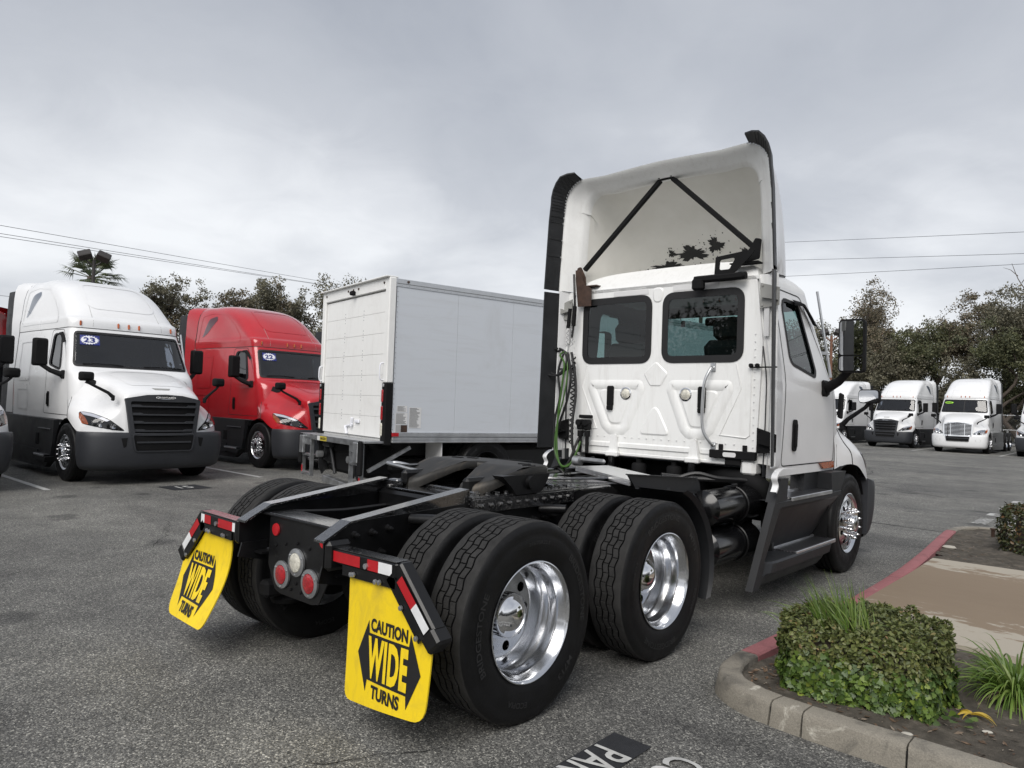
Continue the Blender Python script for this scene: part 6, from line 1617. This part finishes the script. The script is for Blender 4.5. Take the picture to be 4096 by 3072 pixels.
bnd = [(0, 6, 'kerb'), (6, 11, 'kerb'), (11, 17, 'kerb'), (17, 21, 'kerb'), (21, 43, 'kerb'), (43, 50, 'kerbred'), (50, 58, 'kerbred'), (58, 64, 'kerbred'), (64, 67, 'kerbred'), (67, 72, 'kerbred'), (72, 80, 'kerbred'), (80, 92, 'kerb'), (92, 108, 'kerb')]
kroot = MB(); kroot.grid([[p.lerp(q, .15) + V(0, 0, -.02) for p, q in zip(P, inn)], [p.lerp(q, .15) + V(0, 0, KH - .03) for p, q in zip(P, inn)], [p.lerp(q, .9) + V(0, 0, KH - .03) for p, q in zip(P, inn)]])
kerb = tag(kroot.build('kerb', 'crack'), None, None, kind='structure')
for a, b, mt in bnd: kerb_seg(a, b, mt).build('kerb_stone', mt, kerb)
# soil bed
rnd = random.Random(5)
poly = [p + V(0, 0, 0) for p in inn]
mb = MB(); rows = []
def bed_z(x, y): return .085 + .018 * math.sin(x * 5 + y * 3) * math.sin(y * 4.1 - x) + .010 * math.sin(x * 17 + 1) * math.sin(y * 15)
us = frange(0, 1, 40)
rows = []
for i in range(0, len(P)):
    rows.append([V(lerp(inn[i].x, 6.2, u ** 1.4) , lerp(inn[i].y, 1.2 + (i / len(P)) * 8.0, min(1, u * 1.2) * .0 if True else 0), 0) for u in us])
ys = frange(.95, 9.5, 140)
left = [(p.x, p.y) for p in inn]
def left_x(y):
    b = [x for x, yy in left if abs(yy - y) < .12]
    return min(b) if b else 1.8
rows = []
for y in ys:
    x0 = left_x(y) - .02; rows.append([V(lerp(x0, 6.2, u ** 1.6), y, bed_z(lerp(x0, 6.2, u ** 1.6), y)) for u in us])
mb.grid(rows); tag(mb.build('soil_bed', 'soil'), None, None, kind='structure')
mb = MB(); mb.prism([(1.79, 3.05), (1.80, 2.74), (2.6, 2.72), (6.2, 2.80), (6.2, 6.1), (1.77, 5.96), (1.79, 5.0)], lambda x, y, o: V(x, y, o), .02, .122); tag(mb.build('concrete_walk', 'slab'), None, None, kind='structure')
# litter and pebbles on the soil
mb = MB(); rnd = random.Random(11)
for k in range(900):
    y = rnd.choice((rnd.uniform(1.0, 2.6), rnd.uniform(6.1, 9.0), rnd.uniform(1.0, 1.6))); x = left_x(y) + .05 + rnd.random() ** 1.5 * 1.6
    z = bed_z(x, y) + .006; a = rnd.uniform(0, 6.28); L = rnd.uniform(.006, .026); w = L * rnd.uniform(.15, .5)
    d = V(math.cos(a), math.sin(a), rnd.uniform(-.2, .3)); s_ = V(-math.sin(a), math.cos(a), rnd.uniform(-.3, .3)); c = V(x, y, z)
    mb.add([c - d * L, c + s_ * w, c + d * L, c - s_ * w], [(0, 1, 2, 3)])
tag(mb.build('leaf_litter', 'litter'), 'dry leaf litter and bark scattered over the planting bed', 'litter', kind='stuff')
for (x, y, s_) in ((1.72, 7.05, .05), (2.66, 1.10, .016), (2.95, 1.35, .014), (2.2, 7.4, .02)):
    mb = MB(); mb.lathe([(.001, -.5), (.7, -.42), (1.0, 0), (.75, .38), (.001, .5)], 9, (0, 0, 0), 'z'); mb.v = [(x + v[0] * s_ * 1.5 + v[1] * .01, y + v[1] * s_, bed_z(x, y) + .3 * s_ + v[2] * s_) for v in mb.v]
    tag(mb.build('stone', 'pebble'), 'pale pebble lying on the soil of the planting bed', 'stone', 'pebbles on the planting bed')
mb = MB(); mb.cyl((1.93, 8.6, .05), (1.93, 8.6, .17), .022, 10); mb.cyl((1.93, 8.6, .165), (1.93, 8.6, .185), .034, 10); tag(mb.build('sprinkler_head', 'rust'), 'short brown sprinkler riser in the soil near the kerb corner', 'sprinkler')

# ------------------------------------------------------------------ hedges and tufts
def in_poly(x, y, poly):
    c = False; n = len(poly)
    for i in range(n):
        (x1, y1), (x2, y2) = poly[i - 1], poly[i]
        if (y1 > y) != (y2 > y) and x < (x2 - x1) * (y - y1) / (y2 - y1) + x1: c = not c
    return c
def leaf(mb, c, d, nrm, L, w, m=0, kind=0):
    """one leaf: kind 0 oval folded on its midrib, kind 1 five-pointed ivy"""
    d = d.normalized(); s_ = d.cross(nrm).normalized(); n_ = s_.cross(d).normalized()
    if kind == 0:
        pts = [c, c + d * L * .30 + s_ * w * .46 + n_ * w * .14, c + d * L * .72 + s_ * w * .40 + n_ * w * .12, c + d * L, c + d * L * .72 - s_ * w * .40 + n_ * w * .12, c + d * L * .30 - s_ * w * .46 + n_ * w * .14, c + d * L * .5 - n_ * w * .06]
        mb.add(pts, [(0, 1, 6), (1, 2, 6), (2, 3, 6), (3, 4, 6), (4, 5, 6), (5, 0, 6)], m, True)
    else:
        pr_ = ((.0, 0), (-.04, .34), (.24, .58), (.36, .36), (.66, .36), (.72, .18), (1.0, 0), (.72, -.18), (.66, -.36), (.36, -.36), (.24, -.58), (-.04, -.34))
        pts = [c + d * L * a + s_ * w * b + n_ * w * (.10 * abs(b)) for a, b in pr_]; k = len(pts); pts.append(c + d * L * .35)
        mb.add(pts, [(i, (i + 1) % k, k) for i in range(k)], m, True)
def hedge(name, label, poly, z0, z1, nleaf, size, ivy=0, mats=('leaf_box', 'leaf_ivy'), seed=1, bulge=.02):
    rnd = random.Random(seed); n = len(poly)
    root = thing(name, label, 'hedge', (sum(p[0] for p in poly) / n, sum(p[1] for p in poly) / n, z0))
    cx, cy = root.location.x, root.location.y
    # twiggy core
    mb = MB(); cp = rpoly(poly, .08, 3); lo = [(cx + (x - cx) * .80, cy + (y - cy) * .80) for x, y in cp]
    mb.prism(lo, lambda x, y, o: V(x - cx, y - cy, o), 0, (z1 - z0) * .86); mb.build('branches', 'bark', root)
    mb = MB(); mi = MB()
    ring = rpoly(poly, .09, 4); m = len(ring)
    per = [math.dist(ring[i], ring[(i + 1) % m]) for i in range(m)]; tot = sum(per); H = z1 - z0
    area_top = .5 * abs(sum(ring[i - 1][0] * ring[i][1] - ring[i][0] * ring[i - 1][1] for i in range(m))); area = area_top + tot * H
    x0, x1, y0, y1 = min(p[0] for p in ring), max(p[0] for p in ring), min(p[1] for p in ring), max(p[1] for p in ring)
    def bump_(x, y, z): return .018 * math.sin(x * 21 + z * 9) * math.sin(y * 19 + 2) + .012 * math.sin(x * 47 + y * 31 + z * 40)
    for k in range(nleaf):
        if rnd.random() < area_top / area:
            while True:
                x, y = rnd.uniform(x0, x1), rnd.uniform(y0, y1)
                if in_poly(x, y, ring): break
            dep = rnd.random() ** 2 * .06
            c = V(x, y, z1 - dep + bump_(x, y, 0)); nrm = V(rnd.gauss(0, .35), rnd.gauss(0, .35), 1); t = 1.0
        else:
            r = rnd.random() * tot; i = 0
            while r > per[i]: r -= per[i]; i += 1
            a, b = ring[i], ring[(i + 1) % m]; f = r / per[i]; x, y = lerp(a[0], b[0], f), lerp(a[1], b[1], f)
            o = V(b[1] - a[1], -(b[0] - a[0]), 0).normalized()
            if o.dot(V(x - cx, y - cy, 0)) < 0: o = -o
            t = rnd.random(); z = z0 + H * t
            edge = sst(.92, 1.0, t) * .012
            c = V(x, y, z) + o * (bump_(x, y, z) - rnd.random() ** 2 * .06 - edge + bulge * math.sin(t * 3.1)); nrm = o + V(rnd.gauss(0, .4), rnd.gauss(0, .4), rnd.gauss(.35, .4))
        c = c - V(cx, cy, z0)
        nrm.normalize(); d = nrm.cross(V(rnd.gauss(0, 1), rnd.gauss(0, 1), rnd.gauss(0, 1))).normalized()
        if t < 1: d = (d + V(0, 0, -.15)).normalized()
        d = (d + nrm * rnd.uniform(.0, .7)).normalized()
        s_ = size * rnd.uniform(.7, 1.3)
        if ivy and rnd.random() < ivy * sst(.72, .30, t): leaf(mi, c + nrm * .012, (d + V(0, 0, -.4)), nrm, s_ * 1.25, s_ * 1.12, 0, 1)
        else: leaf(mb, c, d, nrm, s_, s_ * .62)
    mb.build('leaves', mats[0], root, kind='stuff', sharp=0)
    if mi.f: mi.build('ivy', mats[1], root, kind='stuff', sharp=0)
    return root
HP = [(2.055, 1.12), (2.40, 1.20), (2.705, 1.31), (2.76, 1.60), (2.67, 1.93), (2.30, 2.06), (1.965, 1.77), (1.925, 1.40)]
hedge('clipped_hedge', 'low clipped green hedge with ivy at its foot and grass growing out of its top', HP, .085, .45, 15500, .024, .92, seed=3, bulge=0.0)
H2 = [(2.18, 7.35), (2.65, 7.0), (3.8, 7.1), (3.9, 8.1), (2.6, 8.5), (2.16, 8.1)]
hedge('clipped_hedge', 'bronze topped clipped hedge near the far corner of the planting bed', H2, .08, .56, 8000, .042, 0, ('leaf_far', 'leaf_ivy'), seed=8)
def blade(mb, base, d, L, w, droop, rnd, m=0, seg=7):
    """arching strap leaf"""
    p = Vector(base); d = Vector(d).normalized(); side = d.cross(V(0, 0, 1))
    if side.length < 1e-3: side = V(1, 0, 0)
    side.normalize(); rot = Matrix.Rotation(rnd.uniform(-1.2, 1.2), 3, d); side = rot @ side
    rows = []
    for i in range(seg + 1):
        t = i / seg; ww = w * (1 - t ** 2.2) * (.7 + .3 * min(1, t * 4)) + .0002
        nrm = side.cross(d).normalized()
        rows.append([p - side * ww, p + nrm * ww * .35, p + side * ww])
        p = p + d * (L / seg); d = (d + V(0, 0, -droop / seg) * (1 + t * 1.5)).normalized()
    mb.grid(rows, m, True)
rnd = random.Random(21)
tuft = thing('grass_tuft', 'upright bright green grass tuft sprouting through the top of the clipped hedge', 'grass', (2.28, 1.42, .42))
mb = MB()
for k in range(190):
    a = rnd.uniform(0, 6.28); r_ = rnd.random() ** .5 * .12
    lean = V(-.34 + rnd.gauss(0, .20), .12 + rnd.gauss(0, .22), 1.0)
    if k > 180: lean = V(rnd.uniform(.4, 1.0), rnd.uniform(-.4, .3), .35)
    blade(mb, V(r_ * math.cos(a) * 1.3, r_ * math.sin(a), -.08 + rnd.uniform(-.02, .02)), lean, rnd.uniform(.18, .40), rnd.uniform(.0030, .0058), rnd.uniform(.15, .9), rnd)
for k in range(10): blade(mb, V(-.30 + rnd.uniform(-.06, .06), .05 + rnd.uniform(-.15, .15), -.03), V(-.8, rnd.uniform(-.5, .4), .5), rnd.uniform(.12, .24), .0022, .6, rnd)
mb.build('blades', 'blade', tuft, kind='stuff', sharp=0)
def lily(loc, label, n, L, seed, yellow=False):
    rnd = random.Random(seed); root = thing('daylily_clump', label, 'plant', loc); mb = MB()
    for k in range(n):
        a = rnd.uniform(0, 6.28); el = rnd.uniform(.45, 1.35); rr = rnd.random() * .09
        blade(mb, V(rr * math.cos(a), rr * math.sin(a), 0), V(math.cos(a) * math.cos(el), math.sin(a) * math.cos(el), math.sin(el)), L * rnd.uniform(.6, 1.15), rnd.uniform(.0055, .0095), rnd.uniform(.9, 2.2), rnd, 0, 9)
    mb.build('blades', 'blade', root, kind='stuff', sharp=0)
    mb = MB()
    for k in range(26):
        a = rnd.uniform(0, 6.28); blade(mb, V(0, 0, .02), V(math.cos(a), math.sin(a), .25), L * rnd.uniform(.3, .75), .005, 1.2, rnd)
    mb.build('dead_leaves', 'litter', root, kind='stuff', sharp=0)
    return root
lily((2.98, 2.03, .085), 'arching strap leaved lily clump beside the concrete walk', 300, .38, 31)
yl = thing('fallen_leaves', 'fallen yellow strap leaves lying on dark soil in front of the lily clump', 'leaf', (2.86, 1.52, .095)); mb = MB(); rnd = random.Random(2)
for k in range(8):
    a = rnd.uniform(0, 6.28); blade(mb, V(0, 0, .01), V(math.cos(a), math.sin(a), .35), rnd.uniform(.06, .13), .008, 1.2, rnd)
mb.build('yellow_leaf', 'blade2', yl, sharp=0)
iv = thing('ivy_runner', 'small bright ivy runner on the soil right of the clipped hedge', 'plant', (2.74, 1.38, .09)); mb = MB()
for k in range(14): leaf(mb, V(rnd.uniform(-.05, .16), rnd.uniform(-.10, .06), rnd.uniform(.01, .04)), V(rnd.gauss(0, 1), rnd.gauss(0, 1), .2), V(rnd.gauss(0, .3), rnd.gauss(0, .3), 1), .045, .04, 0, 1)
mb.build('ivy_leaf', 'leaf_ivy', iv, kind='stuff', sharp=0)

# ------------------------------------------------------------------ trees
def leaf_quads(p, rg, ls, wd):
    """one small randomly turned leaf quad at every point"""
    n = len(p); d = rg.normal(size=(n, 3)); d /= np.linalg.norm(d, axis=1)[:, None]
    s_ = np.cross(d, rg.normal(size=(n, 3))); s_ /= np.linalg.norm(s_, axis=1)[:, None]
    L = (ls * rg.uniform(.6, 1.4, n))[:, None]; m_ = p + d * L * .5
    q = np.stack([p, m_ + s_ * L * wd, p + d * L, m_ - s_ * L * wd], 1).reshape(-1, 3)
    return q.tolist(), [(4 * i, 4 * i + 1, 4 * i + 2, 4 * i + 3) for i in range(n)]
def tree(name, label, loc, h, rx, mat, seed, nleaf=9000, base=.25, ls=.16, group=None, trunks=1, thin=1.0, cat='tree', lean=0.0):
    rnd = random.Random(seed); root = thing(name, label, cat, loc, 0, group)
    tr = MB(); tips = []
    def grow(p, d, L, r, lvl):
        pts = [p]; n_ = 4; dd = d.copy()
        for i in range(n_):
            dd = (dd + V(rnd.gauss(0, .16), rnd.gauss(0, .16), rnd.gauss(.05, .10))).normalized(); pts.append(pts[-1] + dd * L / n_)
        tr.tube(pts, [r * (1 - .55 * i / n_) for i in range(n_ + 1)], 6 if lvl > 1 else 8)
        if lvl >= 3: tips.append((pts[-1], lvl)); tips.append((pts[2], lvl)); return
        if lvl >= 1: tips.append((pts[-1], lvl))
        kids = rnd.randint(3, 4) if lvl < 2 else rnd.randint(2, 4)
        for k in range(kids):
            a = rnd.uniform(0, 6.28); sp = rnd.uniform(.45, 1.0)
            nd = (dd * 1.0 + V(math.cos(a), math.sin(a), 0) * sp * (rx / h * 2.1) + V(0, 0, .12)).normalized()
            grow(pts[rnd.randint(2, n_)], nd, L * rnd.uniform(.58, .80), r * .52, lvl + 1)
    for t in range(trunks):
        a = rnd.uniform(0, 6.28); o = V(math.cos(a), math.sin(a), 0) * (.35 * t)
        grow(o, V(rnd.gauss(0, .08) + lean, rnd.gauss(0, .08), 1).normalized(), h * .36 * (1 - .1 * t), h * .017, 0)
    # fit to the wanted height and spread
    mx_, my_ = sum(q.x for q, l in tips) / len(tips), sum(q.y for q, l in tips) / len(tips)
    def cen(v): k_ = min(1, v[2] / (h * .3)); return (v[0] - mx_ * k_, v[1] - my_ * k_, v[2])
    tr.v = [cen(v) for v in tr.v]; tips = [(V(*cen(q)), l) for q, l in tips]
    zt = max(q.z for q, l in tips); sx = max(1e-3, sorted(math.hypot(q.x, q.y) for q, l in tips)[int(len(tips) * .93)])
    fz, fx = h * .96 / zt, rx / sx
    tr.v = [(v[0] * fx, v[1] * fx, v[2] * fz) for v in tr.v]; tips = [V(q.x * fx, q.y * fx, q.z * fz) for q, l in tips]
    tr.build('trunk', 'bark', root)
    tips = [q for q in tips if q.z > h * base]
    cm = []
    for q in tips:
        for k in range(3): cm.append((q + V(rnd.gauss(0, .28), rnd.gauss(0, .28), rnd.gauss(0, .26)) * rx * .55, rnd.uniform(.16, .36) * rx * .62))
    mb = MB(); per = max(4, int(nleaf / len(cm))); rg = np.random.default_rng(seed)
    cen_, rad_ = [], []
    for c, r in cm:
        if rnd.random() > thin: continue
        k = int(per * rnd.uniform(.5, 1.5)); cen_ += [c[:]] * k; rad_ += [r] * k
    u = rg.normal(size=(len(cen_), 3)) * (1, 1, .75); u /= np.linalg.norm(u, axis=1)[:, None]
    p = np.array(cen_) + u * (np.array(rad_) * rg.random(len(cen_)) ** .45)[:, None]
    vs, fs = leaf_quads(p[p[:, 2] > .25], rg, ls, .32)
    mb.add(vs, fs, 0, False); mb.build('crown', mat, root, sharp=0)
    return root
GL, GR = 'thin leaved trees behind the parked tractors', 'tall brownish trees behind the far row of tractors'
tree('tree', 'small bushy tree showing between the white 23 tractor and the red tractor', (-42.8, 16.0, 0), 8.9, 1.9, 'leaf_dark', 101, 12000, .3, .13)
tree('tree', 'lower dark tree touching the left edge of the red tractor roof', (-41.6, 17.6, 0), 7.4, 1.8, 'leaf_olive', 107, 10000, .3, .13)
tree('tree', 'broad low tree rising over the back of the red tractor roof', (-42.5, 20.6, 0), 8.4, 2.4, 'leaf_olive', 102, 14000, .3, .13)
tree('tree', 'tallest rounded tree above the red tractor roof', (-40.5, 22.0, 0), 9.8, 2.0, 'leaf_dark', 103, 14000, .3, .13)
tree('tree', 'thin sparse tree between the red tractor and the box truck', (-39.0, 23.4, 0), 9.3, 1.2, 'leaf_olive', 104, 4200, .35, .13, thin=.7)
tree('tree', 'wide tree behind the rear corner of the box truck', (-37.0, 25.0, 0), 9.6, 2.7, 'leaf_dark', 105, 16000, .28, .13)
tree('tree', 'low tree filling the gap above the windshield of the red tractor', (-38.5, 24.0, 0), 6.8, 2.6, 'leaf_olive', 106, 11000, .2, .13)
tree('tree', 'tall bronze leaved tree with forked bare stems above the mirror of the day cab', (-13.6, 59.5, 0), 12.6, 3.1, 'leaf_olive', 111, 30000, .30, .145, trunks=2)
rr_ = random.Random(77)
spots = [(-19.5, 58.5, 9.2, 3.2, 'leaf_dark', 'dark tree just right of the day cab windshield'), (-16.5, 57.2, 6.6, 3.0, 'leaf_green', 'low green tree behind the orange lamp pole'),
         (-11.2, 58.6, 8.6, 3.0, 'leaf_green', 'mid height green tree behind the black grilled far tractor'), (-9.0, 60.5, 10.4, 2.2, 'leaf_olive', 'thin sparse tree between the two far white tractors'),
         (-6.3, 61.5, 11.6, 3.0, 'leaf_olive', 'pale wispy tree above the roof of the chrome grilled tractor'), (-3.6, 60.0, 11.2, 3.4, 'leaf_dark', 'big dark tree behind the chrome grilled tractor'),
         (-.6, 60.5, 11.8, 3.6, 'leaf_olive', 'tallest tree at the end of the far row with a bare limb'), (-8.2, 57.0, 6.4, 3.0, 'leaf_dark', 'low dark tree behind the gap between far tractors'), (-3.2, 56.5, 7.6, 3.2, 'leaf_green', 'dense low tree just behind the chrome grilled tractor'),
         (-13.4, 56.8, 6.8, 2.8, 'leaf_dark', 'dense low tree right behind the hood mirror of the day cab'), (2.6, 60, 12.0, 3.5, 'leaf_dark', 'tree beyond the last tractor of the far row'), (-23, 60, 10.5, 3.4, 'leaf_olive', 'tree seen through the door window of the day cab'), (-27.5, 58, 9.5, 3.4, 'leaf_dark', 'tree seen through the rear window of the day cab'), (-32.5, 56, 8.5, 3.0, 'leaf_olive', 'low tree glimpsed through the left rear window of the day cab')]
for i, (x, y, h, rx, mt, lb) in enumerate(spots): tree('tree', lb, (x, y, 0), h, rx, mt, 200 + i, 26000 if rx > 2.5 else 13000, .10 if h < 8 else .18, .145, thin=1.0 if rx > 2.5 else .7)
# bare limb
mb = MB(); rnd = random.Random(4); b0 = V(-2.9, 59.4, 9.5)
mb.tube(crow([b0, b0 + V(-.5, 0, 1.2), b0 + V(-1.1, .0, 2.3), b0 + V(-1.5, 0, 3.5)], 3), .06, 6, r1=.015)
for t, dx, dz in ((.4, -1.7, .5), (.6, .8, .9), (.75, -.9, .7), (.3, -1.2, .2)):
    p = b0 + V(-1.5, 0, 3.4) * t; mb.tube([p, p + V(dx * .5, 0, dz * .7), p + V(dx, 0, dz)], .03, 5, r1=.008)
tag(mb.build('bare_limb', 'bark'), 'leafless grey branch sticking up above the trees of the far row', 'branch')
# low dark undergrowth closing the view below the crowns
def thicket(name, label, pts, h, n, mat, seed, ls=.3, dep=2.5):
    rg = np.random.default_rng(seed); mb = MB(); P_ = np.array([(*q, 0) for q in pts], float)
    f = rg.random(n) * (len(pts) - 1); i = f.astype(int); t = (f - i)[:, None]; A, B = P_[i], P_[i + 1]; d = (B - A) / np.linalg.norm(B - A, axis=1)[:, None]
    o = np.stack([-d[:, 1], d[:, 0], d[:, 2]], 1); top = h * (.75 + .25 * np.sin(f * 7.3 + seed) * np.sin(f * 3.1))
    p = A + (B - A) * t + o * rg.uniform(-dep, dep, n)[:, None]; p[:, 2] = top * rg.random(n) ** .8
    vs, fs = leaf_quads(p, rg, ls, .35)
    mb.add(vs, fs); return tag(mb.build(name, mat, sharp=0), label, 'undergrowth', kind='stuff')
thicket('undergrowth', 'dense brown undergrowth behind the far row of tractors', [(-34, 62), (-20, 60.5), (-8, 60), (6, 61), (24, 58)], 4.6, 26000, 'leaf_dark', 3, .34)
thicket('undergrowth', 'dense dark undergrowth behind the left row of tractors', [(-46, -25), (-46, 5), (-44, 22), (-36, 34), (-28, 46), (-34, 62)], 4.2, 30000, 'leaf_dark', 6, .34)
# fan palm
palm = thing('palm_tree', 'fan palm rising behind the white tractor with the 23 sticker', 'palm', (-31.6, 8.4, 0)); rnd = random.Random(9)
mb = MB(); mb.tube([(0, 0, 0), (.05, 0, 3), (0, .05, 6.6)], .24, 10, r1=.18); mb.build('trunk', 'bark', palm)
mb = MB()
for k in range(46):
    a = rnd.uniform(0, 6.28); el = rnd.uniform(-.75, 1.35); d = V(math.cos(a) * math.cos(el), math.sin(a) * math.cos(el), math.sin(el))
    b0 = V(0, .05, 6.55); Ls = rnd.uniform(.55, .85); p1 = b0 + d * Ls + V(0, 0, -.05)
    mb.tube([b0, p1], .018, 4)
    side = d.cross(V(0, 0, 1)).normalized(); nn = side.cross(d)
    for j in range(22):
        f = (j / 21 - .5) * 2.5; dd = (d * math.cos(f) + side * math.sin(f)).normalized(); L = .78 * rnd.uniform(.8, 1.1) * (1 - .25 * abs(f) / 1.25)
        q1 = p1 + dd * L * .6 + V(0, 0, -.03); q2 = p1 + dd * L + V(0, 0, -.20 * rnd.uniform(.4, 1.6)); w = nn.cross(dd).normalized() * .020
        mb.add([p1 - w * .4, p1 + w * .4, q1 + w, q2, q1 - w], [(0, 1, 2, 3, 4)])
mb.build('crown', 'palm', palm, sharp=0)

# ------------------------------------------------------------------ lamp poles, wires, fence
def lamp_pole(label, loc, h, rz, mat, spread=.42, head=.30):
    root = thing('lamp_pole', label, 'lamp pole', loc, rz)
    mb = MB(); mb.tube([(0, 0, 0), (0, 0, h)], .075, 10, r1=.06); mb.build('pole', mat, root)
    for sg in (-1, 1):
        mb = MB(); mb.tube([(0, 0, h - .25), (sg * spread * .6, 0, h - .12), (sg * spread, 0, h)], .03, 8); ar = mb.build('arm', mat, root)
        rot = Matrix.Rotation(R(20 * sg), 3, 'Y') @ Matrix.Rotation(R(-38), 3, 'X')
        mb = MB(); mb.box((sg * spread, 0, h + .14), (head * 1.25, head, head * .75), rot, .03); hd_ = mb.build('flood_lamp', 'bronze', root)
        mb = MB(); mb.box(V(sg * spread, 0, h + .14) + rot @ V(0, -head * .5 - .002, 0), (head * 1.0, .008, head * .5), rot, .003); mb.build('lens', 'dash', hd_)
    return root
lamp_pole('brown lamp pole with twin flood lamps in front of the palm tree', (-26.05, 6.72, 0), 6.45, R(-110), 'bronze', .30, .36)
lamp_pole('rust orange lamp pole with twin flood lamps beside the day cab mirror', (-7.6, 31.35, 0), 5.25, R(-160), 'polebrown', .30, .30)
def wire(label, a, b, sag, grp):
    a, b = V(*a), V(*b); d = b - a; A, B = a - d * (3 if grp != GWR else .55), b + d * 3
    mb = MB(); mb.tube([A.lerp(B, t) - V(0, 0, sag * 4 * t * (1 - t)) for t in frange(0, 1, 40)], .015, 5)
    o = mb.build('overhead_wire', 'wire'); tag(o, label, 'wire', grp); return o
GWL, GWR = 'overhead wires over the parked tractors', 'overhead wires over the far row of trees'
for a, b, lb in (((-44.2, 7.8, 10.9), (-57.0, 36.5, 13.3), 'topmost thin wire running above the red tractor towards the box truck'), ((-44.2, 7.8, 10.45), (-57.0, 36.5, 13.0), 'middle thin wire of three running above the red tractor'), ((-44.2, 7.8, 10.28), (-58.6, 35.0, 13.2), 'lowest thin wire of three running above the red tractor')): wire(lb, a, b, .4, GWL)
wire('thin overhead wire low behind the white tractor with the 23 sticker', (-56.1, 10.7, 8.1), (-66.3, 14.9, 9.2), .2, None)
for a, b, lb in (((-19.5, 56.5, 16.0), (-2.8, 51.4, 13.75), 'topmost thin wire above the trees of the far row'), ((-19.5, 56.5, 14.5), (-2.8, 51.4, 12.4), 'middle thin wire above the trees of the far row'), ((-18.8, 57.2, 13.25), (-2.8, 51.4, 11.75), 'lowest thin wire above the trees of the far row')): wire(lb, a, b, .35, GWR)
up_ = thing('utility_pole', 'wooden utility pole carrying the wires above the far row of trees', 'utility pole', (-28.6, 59.4, 0)); mb = MB(); mb.cyl((0, 0, 0), (0, 0, 17.6), .17, 12); mb.build('pole', 'bark', up_)
for z in (17.0, 15.4, 14.3): mb = MB(); mb.box((0, 0, z), (2.0, .12, .14), None, .02); mb.build('cross_arm', 'bark', up_)
fence = thing('chain_link_fence', 'chain link fence with pipe rails behind the far row of tractors', 'fence', (-8, 53.5, 0))
for i in range(15):
    mb = MB(); mb.cyl((-16 + i * 2.4, 0, 0), (-16 + i * 2.4, 0, 2.1), .035, 8); mb.build('fence_post', 'steel', fence)
for z in (.15, 1.1, 2.05):
    mb = MB(); mb.cyl((-16, 0, z), (17.6, 0, z), .022, 6); mb.build('fence_rail', 'steel', fence)
mb = MB()
for i in range(0, 230):
    x = -16 + i * .146
    for s_ in (1, -1):
        p, q = V(x, .0, .1 if s_ > 0 else 2.05), V(min(17.6, x + 1.95), 0, 2.05 if s_ > 0 else .1)
        mb.tube([p, q], .003, 3, 0, False)
mb.build('wire_mesh', 'steel', fence, kind='stuff')

# ------------------------------------------------------------------ the dealership behind the photographer (mirrored in the hub caps, paint and glass)
bd = thing('dealership_building', 'low pale dealership building with dark glazing mirrored in the chrome hub caps', 'building', (24, -2, 0), 0)
mb = MB(); mb.box((6, 0, 2.9), (12, 40, 5.8), None, .05); mb.build('wall', 'boxdoor', bd)
mb = MB(); mb.box((-.6, 0, 4.9), (1.4, 41, 1.5), None, .05); mb.build('fascia', 'white', bd)
for i in range(10):
    mb = MB(); mb.box((-.03, -18 + i * 4, 1.75), (.06, 3.2, 3.1), None, .01); wn = mb.build('window', 'gloss', bd)
    mb = MB(); mb.box((-.07, -18 + i * 4, 1.75), (.04, .08, 3.1), None, .01); mb.build('mullion', 'alum', wn)
    mb = MB(); mb.box((-.55, -20 + i * 4, 2.1), (.45, .45, 4.2), None, .03); mb.build('column', 'greypaint', bd)
for i, (x, y, h, rx) in enumerate(((20, -30, 9, 4), (10, -42, 10, 4.5), (-6, -46, 9, 4.2), (-22, -44, 10, 4.4), (21, 26, 8, 3.4), (24, 36, 9.5, 4))):
    tree('tree', ('broad tree standing at the %s of the lot behind the photographer' % ('south corner', 'south edge', 'south side', 'south west end', 'east edge', 'north east corner')[i]), (x, y, 0), h, rx, 'leaf_dark' if i % 2 else 'leaf_green', 300 + i, 5000, .2, .34)
thicket('undergrowth', 'dark hedge line along the lot behind the photographer', [(-46, -25), (-35, -46), (0, -50), (24, -40), (36, -24)], 3.2, 9000, 'leaf_dark', 12, .5)
for o in PROTOS: bpy.data.objects.remove(o, do_unlink=True)
